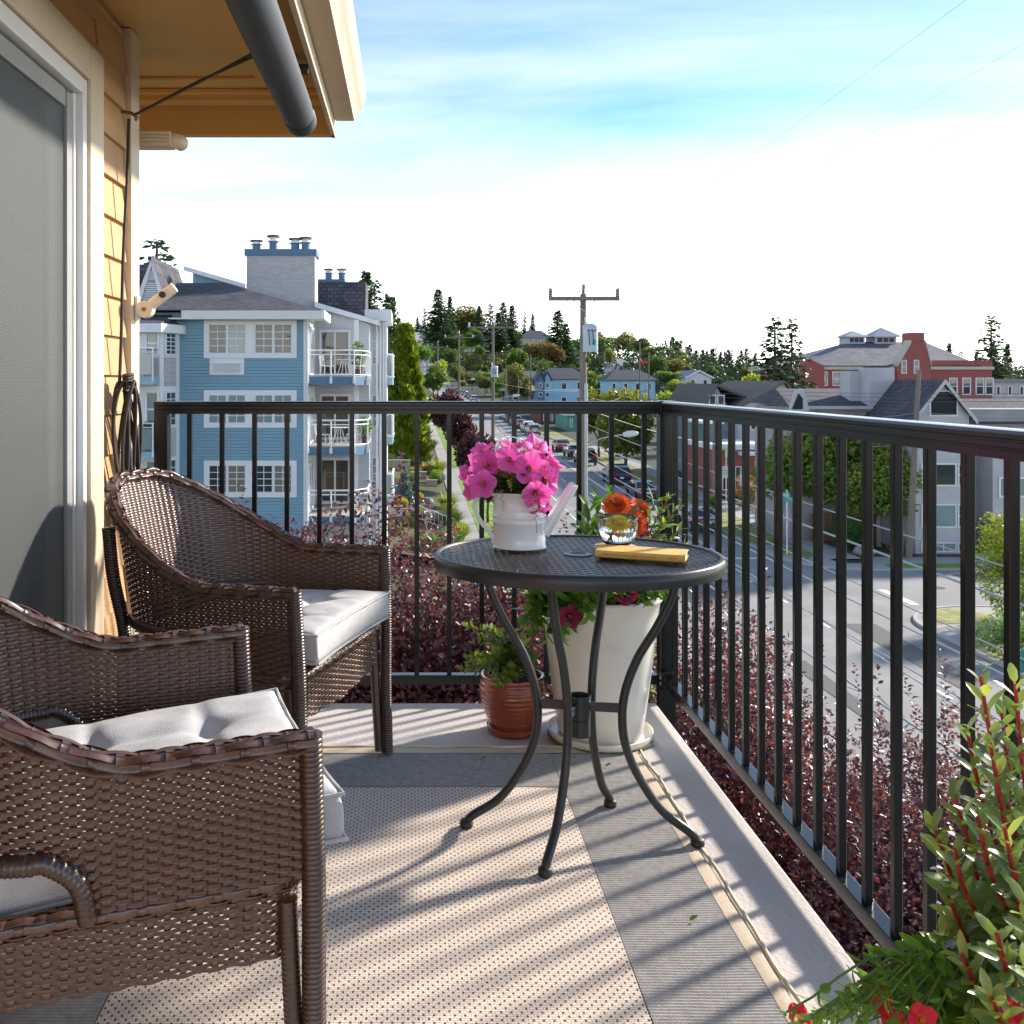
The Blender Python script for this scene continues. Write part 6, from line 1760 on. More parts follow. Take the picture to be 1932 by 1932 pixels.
# ------------------------------------------------------------------ blue apartment house at the left
BY = 38.0; GZ = -8.4
bh = BLD('apartment_house', 'blue lap sided apartment house with white trim and stacked balconies', (-6.5, 42, GZ))
X0, X1 = XW(338, BY), XW(577, BY)
EZ = ZW(604, BY)
bh.box('wall', X0 - 3, X1 - 0.03, BY + 0.03, 48, GZ, EZ + 0.3, m_blue)
bh.siding(X0, X1, BY + 0.03, GZ, EZ, m_blue, 0.126)
bh.box('corner_board', X1 - 0.09, X1 + 0.02, BY - 0.03, BY + 0.06, GZ, EZ, m_white)
# eave, gutter and hip roof
bh.part('gutter', MB().prism([(37.25, ZW(602, 37.3)), (37.38, ZW(602, 37.3)), (37.4, ZW(586, 37.3)), (37.18, ZW(586, 37.3))], 'x', XW(343, 37.3), XW(606, 37.3)), m_white)
bh.part('eave_soffit', MB().bx(X0 - 2.6, XW(604, 37.4), 37.4, BY + 0.5, EZ, EZ + 0.06), m_white)
bh.part('gutter_return', MB().bx(XW(606, 37.3), XW(606, 37.3) + 0.13, 37.2, 40.2, EZ, EZ + 0.34), m_white)
ez2 = ZW(585, 37.3)
rv = [(-12.5, 37.3, ez2), (XW(605, 37.3), 37.3, ez2), (XW(605, 37.3), 45.5, ez2), (-12.5, 45.5, ez2), (-12.5, 41.5, 5.35), (-8.0, 41.5, 5.35)]
bh.part('roof', MB().add(rv, [(0, 1, 5, 4), (1, 2, 5), (2, 3, 4, 5), (3, 0, 4), (0, 3, 2, 1)]), m_shing)
for (yt, yb, blind) in ((603, 675.6, 0), (736, 807, 1), (868.6, 938, 2)):
    zt, zb = ZW(yt, BY), ZW(yb, BY); xa, xb = XW(385, BY), XW(560, BY)
    h = zt - zb
    mb = MB().bx(xa, xb, BY - 0.06, BY + 0.0, zb, zb + 0.16).bx(xa, xb, BY - 0.06, BY, zt - 0.16, zt).bx(xa, xa + 0.17, BY - 0.058, BY, zb + 0.16, zt - 0.16).bx(xb - 0.17, xb, BY - 0.058, BY, zb + 0.16, zt - 0.16)
    mb.bx((xa + xb) / 2 - 0.16, (xa + xb) / 2 + 0.16, BY - 0.058, BY, zb + 0.16, zt - 0.16)
    bh.part('window_surround', mb, m_white)
    uw = (xb - xa - 0.34 - 0.32) / 2
    for q in range(2):
        ux0 = xa + 0.17 + q * (uw + 0.32)
        for s_ in range(2):
            mt = m_panel if (blind == 1 or (blind == 0 and q == 0 and s_ == 1)) else (m_curtain2 if blind == 2 and s_ == 1 else m_pane)
            bh.window(ux0 + s_ * uw / 2 + 0.003, BY - 0.02, zb + 0.16, uw / 2 - 0.006, h - 0.32, 2, 4, fr=0.05, mun=0.028, mat=mt)
    if blind == 0:
        za, zc = ZW(707, BY), ZW(676, BY); va, vb = XW(396, BY), XW(461, BY)
        vb_ = bh.part('air_vent', MB().bx(va, vb, BY - 0.07, BY, za, zc - 0.004), m_white)
        zz = za + 0.12
        while zz < zc - 0.16:
            bh.part('louvre', MB().prism([(BY - 0.075, zz), (BY - 0.14, zz - 0.01), (BY - 0.14, zz + 0.012), (BY - 0.075, zz + 0.035)], 'x', va + 0.14, vb - 0.14), m_white, parent=None); zz += 0.062
bh.part('downpipe', MB().tube([(X1 + 0.06, BY - 0.09, GZ), (X1 + 0.06, BY - 0.09, EZ - 0.3), (X1 + 0.1, 37.4, EZ + 0.05)], 0.045, 8), m_white, smooth=50)
# chimney stack of painted brick with flues
CY = 42.0
ca, cb_ = XW(465, CY), XW(594, CY)
bh.box('chimney', ca, cb_, CY, CY + 1.4, 3.6, ZW(482, CY), m_wbrick)
bh.box('chimney_cap', ca - 0.08, cb_ + 0.08, CY - 0.08, CY + 1.48, ZW(482, CY) + 0.003, ZW(470, CY), m_bluetrim)
for (px, top) in ((484, 453), (516, 443), (557, 449), (577, 447)): bh.flue(XW(px, CY + 0.6), CY + 0.6, ZW(470, CY), ZW(top, CY + 0.6) - ZW(470, CY) + 0.02)
# wedge shaped clerestory
wa = XW(350, 46); wb = XW(466, 46)
bh.part('clerestory_wall', MB().prism([(wa + 0.35, 4.6), (wb, 4.6), (wb, ZW(542, 46)), (wa + 0.35, ZW(509, 46))], 'y', 46, 48), m_blue)
bh.part('clerestory_fascia', MB().prism([(wa, ZW(512, 46)), (wb, ZW(545, 46)), (wb, ZW(537, 46)), (wa, ZW(504, 46))], 'y', 45.6, 45.8), m_white)
bh.part('clerestory_roof', MB().prism([(wa, ZW(505, 46)), (wb, ZW(538, 46)), (wb, ZW(536.5, 46)), (wa, ZW(503, 46))], 'y', 45.802, 48.5), m_shing)
# shingled mansard with a second flue group
ma, mb2 = XW(597, 47), XW(690, 47)
bh.part('mansard', MB().prism([(46.6, ZW(600, 47)), (47.2, ZW(531, 47)), (50, ZW(531, 47)), (50, ZW(600, 47))], 'x', ma, mb2), m_shing)
bh.box('mansard_cap', ma, XW(649, 47), 47.6, 49, ZW(531, 47), ZW(524, 47), m_bluetrim)
for px in (620, 645): bh.flue(XW(px, 48), 48, ZW(524, 47), ZW(506, 48) - ZW(524, 47), 0.17)
# sloping verge over the balconies, wall behind them
ga, gb_ = XW(595, 42), XW(716, 42)
bh.part('verge_fascia', MB().prism([(ga, ZW(581, 42)), (gb_, ZW(615, 42)), (gb_, ZW(606, 42)), (ga, ZW(571, 42))], 'y', 41.6, 41.8), m_white)
bh.part('verge_roof', MB().prism([(ga, ZW(573, 42)), (gb_, ZW(607, 42)), (gb_, ZW(605, 42)), (ga, ZW(570, 42))], 'y', 41.805, 46), m_shing)
bw0, bw1 = X1, XW(697, 42)
bh.part('balcony_wall', MB().prism([(bw0, GZ), (bw1, GZ), (bw1, ZW(611, 42)), (bw0, ZW(576, 42))], 'y', 42.02, 48), m_wsid)
bh.siding(bw0, bw1, 42.02, GZ, ZW(618, 42), m_wsid, 0.14)
DZ = [ZW(711, BY), ZW(844, BY), ZW(977, BY)]
dxa, dxb = X1 + 0.02, XW(690, BY)
for li, dz in enumerate(DZ):
    poly = [(dxa, BY + 0.25), (dxb - 0.45, BY + 0.25), (dxb, BY + 1.0), (dxb, 42.0), (dxa, 42.0)]
    bh.part('balcony_deck', MB().prism(poly, 'z', dz - 0.33, dz), m_bluetrim)
    bh.part('deck_boards', MB().prism(poly, 'z', dz + 0.003, dz + 0.03), M('deck_tan', (0.42, 0.38, 0.32), 0.8))
    # white metal balustrade: posts, rails, glass
    P = [(dxa + 0.04, BY + 0.22), (dxb - 0.47, BY + 0.22), (dxb + 0.03, BY + 1.0), (dxb + 0.03, 41.9)]
    mbr = MB()
    for zz, r_ in ((dz + 1.05, 0.032), (dz + 0.88, 0.022), (dz + 0.08, 0.025)): mbr.tube([(p[0], p[1], zz) for p in P], r_, 8)
    bal = bh.part('balustrade', mbr, m_white, smooth=50)
    k = 0
    for (a, b, n_) in ((P[0], P[1], 2), (P[1], P[2], 1), (P[2], P[3], 2)):
        for i in range(n_ + 1):
            t = i / n_; qx, qy = a[0] + (b[0] - a[0]) * t, a[1] + (b[1] - a[1]) * t
            if i == n_ and (b != P[3]): continue
            bh.part('post', MB().tube([(qx, qy, dz - 0.22), (qx, qy, dz + 1.06)], 0.03, 8), m_white, parent=bal, smooth=50)
            bh.part('post_foot', MB().bx(qx - 0.055, qx + 0.055, qy - 0.05, qy + 0.05, dz - 0.26, dz - 0.04), m_white, parent=bal)
    # sliding door in the back wall and a narrow one in the side wall
    bh.window(XW(603, 42), 41.93, dz + 0.06, 1.35, 2.0, 2, 1, fr=0.09, mun=0.08, mat=m_pane)
    bh.window(X1 + 0.012, 39.0, dz + 0.06, 1.7, 2.0, 2, 1, face='+x', fr=0.09, mun=0.08, mat=m_panel)
    bh.box('side_wall', X1 - 0.028, X1 - 0.002, BY + 0.07, 42.0, dz + 0.03, dz + 2.42, m_white)
    bh.box('screen_panel', XW(668, 41), XW(676, 41), 40.9, 41.0, dz + 0.05, dz + 2.43, m_white)
# white bay at the right end of the balconies
ba0, ba1, bzt = XW(697, 43), XW(728, 43), ZW(606, 43)
bh.box('bay_wall', ba0, ba1, 43, 47, GZ, bzt, m_wsid)
bh.box('bay_eave', ba0 - 0.2, ba1 + 0.25, 42.7, 47, bzt, bzt + 0.5, m_white)
for q in range(5): bh.box('bay_post', ba0 + (ba1 - ba0) * (0.02, 0.40, 0.62, 0.80, 0.95)[q], ba0 + (ba1 - ba0) * (0.02, 0.40, 0.62, 0.80, 0.95)[q] + 0.09, 42.9, 42.99, GZ, bzt - 0.004, m_white)
for dz in DZ:
    bh.window(ba0 + 0.12, 42.97, dz + 0.55, 0.30, 1.45, 1, 4, fr=0.04, mun=0.03, mat=m_panel)
    # glazed balcony boxes seen end-on at the far side
    sx0, sx1 = XW(716, 45), XW(741, 45)
    bh.box('side_deck', sx0, sx1, 45, 47.5, dz - 0.35, dz, M('pale_blue_panel', (0.28, 0.42, 0.50), 0.5))
    g = bh.part('side_balustrade', MB().tube([(sx0, 45, dz + 1.06), (sx1, 45, dz + 1.06), (sx1, 47.5, dz + 1.06)], 0.05, 8).tube([(sx1, 45, dz), (sx1, 45, dz + 1.06)], 0.06, 8).tube([(sx0, 45, dz + 0.03), (sx1, 45, dz + 0.03), (sx1, 47.5, dz + 0.03)], 0.05, 8), m_white, smooth=50)
    bh.box('glass_panel', sx0 + 0.05, sx1 - 0.06, 45.0, 45.012, dz + 0.1, dz + 0.98, m_panel, parent=g)
# white bay at the left, with painted brick panels under its windows
la, lb, lc = XW(258, 36.6), XW(302, 36.6), XW(338, 37.9)
LZ = ZW(628, 36.6)
bh.part('left_bay', MB().prism([(la - 2, 36.6), (lb, 36.6), (lc, 37.9), (lc, 39), (la - 2, 39)], 'z', GZ, LZ), m_white)
bh.part('left_bay_eave', MB().prism([(la - 2, 36.2), (lb + 0.15, 36.2), (lc + 0.25, 37.6), (lc + 0.25, 38.4), (la - 2, 38.4)], 'z', LZ + 0.003, LZ + 0.34), m_white)
bh.part('left_bay_roof', MB().add([(la - 2, 36.25, LZ + 0.345), (lb + 0.12, 36.25, LZ + 0.345), (lc + 0.2, 37.6, LZ + 0.345), (lc + 0.2, 40, LZ + 0.5), (la - 2, 41, LZ + 1.5), (lb, 40.5, LZ + 1.4)], [(0, 1, 5, 4), (1, 2, 3, 5)]), m_shing)
for li, (yt, yb) in enumerate(((603 + 26, 664), (742, 800), (872, 940))):
    zt, zb = ZW(yt, 36.6), ZW(yb, 36.6)
    bh.window(XW(274, 36.55), 36.56, zb - 0.15, XW(300, 36.6) - XW(274, 36.6), zt - zb + 0.25, 1, 2, fr=0.07, mun=0.06, mat=m_panel)
    bh.box('brick_panel', XW(272, 36.57), XW(300, 36.57), 36.56, 36.598, zb - 1.25, zb - 0.22, m_wbrick)
    d = Vector((lc - lb, 37.9 - 36.6, 0)); ang = math.atan2(d.y, d.x)
    w = bh.window(lb + d.x * 0.22 + 0.03, 36.6 + d.y * 0.22 - 0.04, zb - 0.12, d.length * 0.56, zt - zb + 0.2, 2, 5, fr=0.06, mun=0.03, mat=GLASSY('teal_glass', (0.02, 0.07, 0.08))); w.rotation_euler = (0, 0, ang)
    bq_ = bh.part('brick_panel', MB().bx(0.2 * d.length, 0.8 * d.length, -0.035, -0.004, zb - 1.3, zb - 0.2, Matrix.Translation((lb, 36.6, 0)) @ Matrix.Rotation(ang, 4, 'Z')), m_wbrick)
    # small glazed balcony at the far left
    dz = DZ[li]; q0, q1 = XW(240, 35.6), XW(288, 35.6)
    bh.box('left_deck', q0 - 1, q1, 35.6, 36.55, dz - 0.3, dz, M('pale_blue_panel', (0.28, 0.42, 0.50), 0.5))
    g = bh.part('left_balustrade', MB().tube([(q0 - 1, 35.6, dz + 1.05), (q1, 35.6, dz + 1.05), (q1, 36.5, dz + 1.05)], 0.03, 8).tube([(q1, 35.6, dz - 0.2), (q1, 35.6, dz + 1.05)], 0.03, 8).tube([(q0 - 1, 35.6, dz + 0.9), (q1, 35.6, dz + 0.9)], 0.02, 8), m_white, smooth=50)
    bh.box('glass_panel', q0 - 1, q1 - 0.05, 35.6, 35.61, dz + 0.08, dz + 0.85, m_panel, parent=g)
# slate dormer far left with a louvred gable
DY = 38.6
dl, dr_, dp = XW(262, DY), XW(309, DY), XW(287, DY)
db_, dt_ = ZW(566, DY), ZW(490, DY)
bh.part('dormer_wall', MB().prism([(dl, db_), (dr_, db_), (dp, dt_ - 0.1)], 'y', DY, DY + 0.15), m_wsid)
bh.part('dormer_barge', MB().prism([(dr_ + 0.1, db_), (dr_ - 0.12, db_), (dp, dt_ - 0.25), (dp, dt_ + 0.1)], 'y', DY - 0.12, DY - 0.005), m_white)
bh.part('dormer_barge', MB().prism([(dl - 0.1, db_), (dl + 0.12, db_), (dp, dt_ - 0.25), (dp, dt_ + 0.1)], 'y', DY - 0.12, DY - 0.005), m_white)
bh.part('dormer_roof', MB().add([(dl - 0.15, DY - 0.2, db_), (dp, DY - 0.2, dt_ + 0.12), (dp, 43, dt_ + 0.12), (dl - 0.15, 43, db_), (dr_ + 0.12, DY - 0.1, db_), (dr_ + 0.12, 43, db_)], [(0, 1, 2, 3), (1, 4, 5, 2)]), m_shing)
bh.part('side_roof', MB().add([(dl - 2.2, DY + 0.4, db_), (dl + 0.1, DY + 0.4, db_), (dp - 0.02, DY + 1.5, dt_), (dl - 2.2, DY + 1.5, dt_)], [(0, 1, 2, 3)]), m_shing)
bh.part('dormer_louvre', MB().prism([(dp - 0.26, db_ + 0.1)] + [(dp - 0.26 * math.cos(a), db_ + 0.55 + 0.26 * math.sin(a)) for a in np.linspace(0, PI, 9)] + [(dp + 0.26, db_ + 0.1)], 'y', DY - 0.03, DY - 0.004), M('louvre_grey', (0.25, 0.28, 0.32), 0.7))
for i in range(7): bh.box('louvre_slat', dp - 0.24, dp + 0.24, DY - 0.07, DY - 0.032, db_ + 0.13 + 0.085 * i, db_ + 0.175 + 0.085 * i, m_white)
# balcony furniture seen on the upper two balconies
m_pf = M('white_plastic', (0.75, 0.75, 0.75), 0.5)
for li, (dx_, dz) in enumerate(((0.9, DZ[0]), (0.7, DZ[1]))):
    bx_ = dxa + dx_
    t_ = thing('patio_table', ['small white patio table on the top balcony of the blue house', 'small white patio table on the middle balcony of the blue house'][li], 'table', (bx_ + 0.5, 39.4, dz + 0.03))
    MB().lathe([(0, 0.70), (0.38, 0.70), (0.39, 0.68), (0, 0.675)], 20).build('table_top', m_pf, t_)
    for a in (0.4, 2.0, 3.5, 5.1): MB().tube([(0.08 * math.cos(a), 0.08 * math.sin(a), 0.68), (0.3 * math.cos(a), 0.3 * math.sin(a), 0)], 0.018, 6).build('leg', m_pf, t_)
    for ci, (cx, cy, rz) in enumerate(((bx_ - 0.15, 39.0, 0.5), (bx_ + 1.1, 39.3, 2.6))):
        c_ = thing('patio_chair', ['white patio chair left of the table on the ', 'white patio chair right of the table on the '][ci] + ('top' if li == 0 else 'middle') + ' balcony', 'chair', (cx, cy, dz + 0.03), rz)
        MB().bx(-0.22, 0.22, -0.22, 0.22, 0.40, 0.44).build('seat', m_pf, c_, bevel=0.01)
        MB().tube([(-0.22, -0.2, 0.42), (-0.27, -0.2, 0.85), (-0.27, 0.2, 0.85), (-0.22, 0.2, 0.42)], 0.018, 6).tube([(-0.245, -0.07, 0.42), (-0.27, -0.07, 0.85)], 0.012, 6).tube([(-0.245, 0.07, 0.42), (-0.27, 0.07, 0.85)], 0.012, 6).build('backrest', m_pf, c_, smooth=60)
        for (sx, sy) in ((-1, -1), (-1, 1), (1, -1), (1, 1)): MB().tube([(0.2 * sx, 0.2 * sy, 0.42), (0.24 * sx, 0.22 * sy, 0)], 0.016, 6).build('leg', m_pf, c_)
for k, (px, Y, dz, h, lab) in enumerate(((676, 39.6, DZ[0], 1.1, 'dark potted bush in the corner of the top balcony'), (688, 39.6, DZ[1], 0.8, 'spiky potted plant on the middle balcony'), (283, 36.0, DZ[1], 0.75, 'hanging orange flowers on the white bay at the far left'))):
    x = XW(px, Y)
    t_ = thing('potted_bush', lab, 'plant', (x, Y, dz + 0.035))
    MB().lathe([(0, 0), (0.14, 0), (0.19, 0.3), (0.17, 0.3), (0, 0.27)], 16).build('pot', M('dark_pot', (0.06, 0.05, 0.05), 0.6), t_, smooth=50)
    n = 400; P, A, U, d = crown_cloud(rng, n, [(0, 0, 0.3 + h / 2, 0.26, 0.26, h / 2)])
    tag(obj('leaves', leaves('leaves', P, A, U, 0.13, 0.06, G_rust if k == 2 else G_mid), t_), kind='stuff')

# ------------------------------------------------------------------ grey townhouse at the right
GY = 52.7; GB_ = -8.35
gh = BLD('townhouse', 'grey lap sided townhouse with a pentagon window under its gable', (29.2, 56, GB_))
gx0, gx1 = XW(1727, GY), XW(1836, GY); gxc = XW(1777, GY)
gze, gzr = ZW(783, GY), ZW(720, GY)
gx1 = gxc * 2 - gx0
gh.part('wall', MB().prism([(gx0, GB_), (gx1, GB_), (gx1, gze), (gxc, gzr - 0.05), (gx0, gze)], 'y', GY + 0.03, 62), m_grey)
# lap boards cut to the gable
mb = MB(); z = GB_
while z < gzr - 0.2:
    t = z + 0.124
    xa, xb = gx0, gx1
    if z > gze:
        k = (z + 0.15 - gze) / (gzr - gze); xa = gx0 + (gxc - gx0) * k; xb = gx1 - (gx1 - gxc) * k
    if xb - xa > 0.1: mb.prism([(GY + 0.035, z + 0.004), (GY - 0.03, z - 0.006), (GY - 0.015, t), (GY + 0.035, t)], 'x', xa, xb)
    z = t + 0.026
gh.part('siding', mb, m_grey, kind='stuff')
gh.siding(gx0, 0, GY + 0.06, GB_, gze, m_greyd, 0.15, face='-x', y1=58)
gh.box('corner_board', gx1 - 0.06, gx1 + 0.02, GY - 0.02, GY + 0.1, GB_, gze, m_grey)
gh.roof_gable_x(gx0, gx1, GY, 62, gze, gzr, m_shing, 0.32, 0.12, m_grey)
def zz_(y): return ZW(y, GY)
# pentagon window
pa, pb = XW(1756, GY), XW(1804, GY); pc = (pa + pb) / 2
pent = [(pa, zz_(783)), (pb, zz_(783)), (pb, zz_(752)), (pc + 0.25, zz_(739)), (pc - 0.25, zz_(739)), (pa, zz_(752))]
cx_, cz_ = pc, zz_(762)
w_ = gh.part('gable_window', MB().prism([(cx_ + (p[0] - cx_) * 1.12, cz_ + (p[1] - cz_) * 1.12) for p in pent], 'y', GY - 0.04, GY - 0.005), m_white)
gh.part('pane', MB().prism(pent, 'y', GY - 0.048, GY - 0.042), GLASSY('dark_glass', (0.02, 0.03, 0.03)), parent=w_)
for (yt, yb, rows, tall) in ((800, 842, 2, 1), (874, 917, 2, 1), (951, 995, 2, 1), (1023, 1041, 1, 0)):
    zt, zb = zz_(yt), zz_(yb)
    gh.window(XW(1737, GY), GY - 0.055, zb, XW(1753, GY) - XW(1737, GY), zt - zb, 1, rows, fr=0.06, mun=0.06)
    gh.window(XW(1754.5, GY), GY - 0.055, zb, XW(1803, GY) - XW(1754.5, GY), zt - zb, 2 if not tall else 1, 1, fr=0.06, mun=0.06, mat=m_panel if yt > 940 else m_pane)
    gh.window(XW(1806, GY), GY - 0.055, zb, XW(1822, GY) - XW(1806, GY), zt - zb, 1, rows, fr=0.06, mun=0.06)
# recessed left wing with dark roof, gable window and two sided chimneys
lx0, lx1 = XW(1492, 58), gx0 + 0.02
gh.box('wing_wall', lx0, lx1, 58.03, 64, GB_, ZW(768, 58), m_greyd)
gh.siding(lx0, lx1, 58.03, GB_, ZW(768, 58), m_greyd, 0.17)
gh.part('wing_roof', MB().add([(lx0 - 0.2, 57.6, ZW(768, 57.6)), (lx1, 57.6, ZW(768, 57.6)), (lx1, 62, ZW(733, 62)), (lx0 + 0.6, 62, ZW(733, 62)), (lx1, 64.5, ZW(760, 64)), (lx0 - 0.2, 64.5, ZW(760, 64))], [(0, 1, 2, 3), (3, 2, 4, 5), (0, 3, 5)]), m_shing)
gh.box('wing_fascia', lx0 - 0.22, lx1, 57.5, 57.59, ZW(772, 57.6), ZW(766, 57.6), m_grey)
gh.part('wing_gable', MB().prism([(XW(1488, 57.4), ZW(775, 57.4)), (XW(1525, 57.4), ZW(775, 57.4)), (XW(1514, 57.4), ZW(735, 57.4)), (XW(1500, 57.4), ZW(735, 57.4))], 'y', 57.2, 57.5), m_grey)
gh.part('wing_gable_pane', MB().prism([(XW(1494, 57.2), ZW(772, 57.2)), (XW(1514, 57.2), ZW(772, 57.2)), (XW(1514, 57.2), ZW(752, 57.2)), (XW(1506, 57.2), ZW(742, 57.2))], 'y', 57.14, 57.19), GLASSY('dark_glass', (0.02, 0.03, 0.03)))
for (a, b, top, Y) in ((1604, 1637, 700, 59), (1640, 1687, 694, 57.8)):
    xa, xb = XW(a, Y), XW(b, Y)
    gh.box('chimney', xa, xb, Y, Y + 1.4, -6, ZW(top, Y), m_grey); gh.siding(xa, xb, Y, -4.5, ZW(top, Y), m_grey, 0.15)
    gh.box('chimney_cap', xa + 0.2, xb - 0.15, Y + 0.2, Y + 1.2, ZW(top, Y) + 0.002, ZW(top - 2.5, Y), M('flue_cap', (0.10, 0.09, 0.09), 0.6))
gh.box('small_balcony', XW(1612, 56.6), XW(1632, 56.6), 56.6, 58, ZW(905, 57), ZW(902, 57), m_white)
gh.part('small_balustrade', MB().tube([(XW(1612, 56.6), 56.6, ZW(865, 57)), (XW(1632, 56.6), 56.6, ZW(865, 57)), (XW(1632, 56.6), 58, ZW(865, 57))], 0.04, 6).tube([(XW(1632, 56.6), 56.6, ZW(903, 57)), (XW(1632, 56.6), 56.6, ZW(865, 57))], 0.04, 6), m_white)
# right wing with a window bay over a sloping porch roof
rx0 = gx1 + 0.03; RY_ = 55.0
gh.box('right_wing', rx0, rx0 + 7, RY_ + 0.03, 62, GB_, ZW(772, RY_), m_greyd); gh.siding(rx0, rx0 + 7, RY_ + 0.03, GB_, ZW(772, RY_), m_greyd, 0.15)
gh.part('right_roof', MB().add([(rx0 - 0.1, 54.6, ZW(800, 54.6)), (rx0 + 7, 54.6, ZW(800, 54.6)), (rx0 + 7, 59, ZW(752, 59)), (rx0 + 0.6, 59, ZW(752, 59))], [(0, 1, 2, 3)]), m_shing)
bx0 = XW(1872, 53.6)
gh.box('right_bay', bx0, bx0 + 4, 53.6, RY_, ZW(992, 53.6), ZW(830, 53.6), m_grey); gh.siding(bx0, bx0 + 4, 53.6, ZW(992, 53.6), ZW(830, 53.6), m_grey, 0.15)
gh.window(bx0 + 0.3, 53.50, ZW(938, 53.6), 2.6, ZW(900, 53.6) - ZW(938, 53.6), 1, 1, fr=0.09, mat=m_panel)
gh.part('porch_roof', MB().add([(bx0 + 0.35, 53.0, ZW(1028, 53)), (bx0 + 4.2, 53.0, ZW(1028, 53)), (bx0 + 4.2, 54.9, ZW(992, 54)), (bx0 - 0.1, 54.9, ZW(992, 54))], [(0, 1, 2, 3)]), m_shing)
gh.box('porch_gutter', bx0 + 0.3, bx0 + 4.2, 52.9, 52.99, ZW(1032, 53), ZW(1027, 53), m_white)
for k in range(3): gh.window(rx0 + 0.25, 56 + 1.8 * k, -4.5, 0.9, 1.2, 1, 1, face='-x')

# board fence behind the clipped bush
fn = thing('board_fence', 'weathered brown board fence beside the grey townhouse', 'fence', (25.5, 57.0, ZS))
m_fence = M('fence_wood', (0.16, 0.085, 0.055), 0.85, var=0.25, vscale=3, stretch=(6, 6, 0.6), objvar=0.15)
bme = MB().bx(-0.085, 0.085, -0.012, 0.012, 0.05, 1.75).mesh('board', m_fence)
for k in range(22): obj('board', bme, fn, (-1.6 + 0.182 * k, 0.01 * (k % 2), 0.02 * rng.random()))
MB().bx(-1.7, 2.4, 0.02, 0.07, 0.3, 0.4).build('rail', m_fence, fn); MB().bx(-1.7, 2.4, 0.02, 0.07, 1.3, 1.4).build('rail', m_fence, fn)

# ------------------------------------------------------------------ white board house, brick shop
wh = BLD('gabled_house', 'white board and batten house with a wide brown gable roof', (30, 88, -7.9))
Y = 84.0
hx0, hx1 = XW(1392, Y), XW(1500, Y)
hz, hr = ZW(770, Y), ZW(722, Y)
wh.part('wall', MB().prism([(hx0, -7.9), (hx1, -7.9), (hx1, ZW(752, Y)), (XW(1478, Y), hr - 0.1), (hx0, hz)], 'y', Y, 98), M('pale_board', (0.46, 0.49, 0.50), 0.7))
mb = MB(); x = hx0 + 0.15
while x < hx1 - 0.1:
    zt = np.interp(x, [hx0, XW(1478, Y), hx1], [hz, hr, ZW(752, Y)]) - 0.15
    mb.bx(x - 0.03, x + 0.03, Y - 0.03, Y - 0.001, -7.9, zt); x += 0.42
wh.part('battens', mb, M('pale_board', (0.46, 0.49, 0.50), 0.7), kind='stuff')
wh.part('roof', MB().prism([(hx0 - 0.7, hz - 0.42), (XW(1478, Y), hr), (hx1 + 0.4, ZW(757, Y)), (hx1 + 0.4, ZW(753, Y)), (XW(1478, Y), hr + 0.16), (hx0 - 0.7, hz - 0.2)], 'y', Y - 0.5, 99), m_shingb)
wh.window(XW(1441, Y), Y - 0.04, ZW(775, Y), 1.7, ZW(744, Y) - ZW(775, Y), 2, 1, fr=0.1, mun=0.09, mat=m_panel)
wh.window(XW(1481, Y), Y - 0.04, ZW(772, Y), 0.7, ZW(745, Y) - ZW(772, Y), 1, 2, fr=0.09)
wh.window(XW(1415, Y), Y - 0.04, ZW(812, Y), 1.5, 1.4, 2, 1, fr=0.1)
h2 = BLD('gabled_house', 'blue grey gabled house left of the white board house', (25.6, 90, -7.7))
Y = 86.0
a0, a1 = XW(1328, Y), XW(1376, Y)
h2.box('wall', a0, a1 + 3, Y, 97, -7.7, ZW(772, Y), M('dusty_blue', (0.24, 0.31, 0.38), 0.7))
h2.part('gable', MB().prism([(a0, ZW(772, Y)), (a1, ZW(772, Y)), ((a0 + a1) / 2, ZW(730, Y))], 'y', Y, Y + 0.2), M('dusty_blue', (0.24, 0.31, 0.38), 0.7))
h2.part('roof', MB().prism([(a0 - 0.4, ZW(778, Y)), ((a0 + a1) / 2, ZW(729, Y)), (a1 + 3.2, ZW(768, Y) + 0.0), (a1 + 3.2, ZW(764, Y)), ((a0 + a1) / 2, ZW(724, Y)), (a0 - 0.4, ZW(774, Y))], 'y', Y - 0.4, 98), m_shingb)
h2.window((a0 + a1) / 2 - 0.7, Y - 0.04, ZW(764, Y), 0.65, 0.9, 1, 1, fr=0.09); h2.window((a0 + a1) / 2 + 0.05, Y - 0.04, ZW(764, Y), 0.65, 0.9, 1, 1, fr=0.09)
sh = BLD('brick_shop', 'red brick corner shop with flat roof and pale awning', (27, 78, -7.9))
Y = 76.0
s0, s1 = XW(1343, Y), XW(1452, Y)
sh.box('wall', s0, s1, Y, 83, -8.0, ZW(848, Y), m_rbrick)
sh.box('parapet', s0 - 0.1, s1 + 0.1, Y - 0.1, 83.1, ZW(848, Y) + 0.002, ZW(838, Y), m_white)
sh.box('awning', XW(1400, Y - 1), XW(1440, Y - 1), Y - 1.1, Y - 0.003, ZW(858, Y), ZW(852, Y), m_white)
sh.box('sign_board', XW(1366, Y), XW(1384, Y), Y - 0.25, Y - 0.12, ZW(862, Y), ZW(843, Y), M('green_sign', (0.32, 0.50, 0.04), 0.5))
for a, b in ((1346, 1358), (1362, 1380), (1386, 1398)): sh.window(XW(a, Y), Y - 0.04, ZW(925, Y), XW(b, Y) - XW(a, Y), 1.9, 1, 1, fr=0.08)
sh.box('upper_floor', XW(1330, Y + 3), XW(1360, Y + 3), Y + 3, 83, ZW(845, Y + 3), ZW(800, Y + 3), M('teal_wall', (0.09, 0.17, 0.17), 0.7))
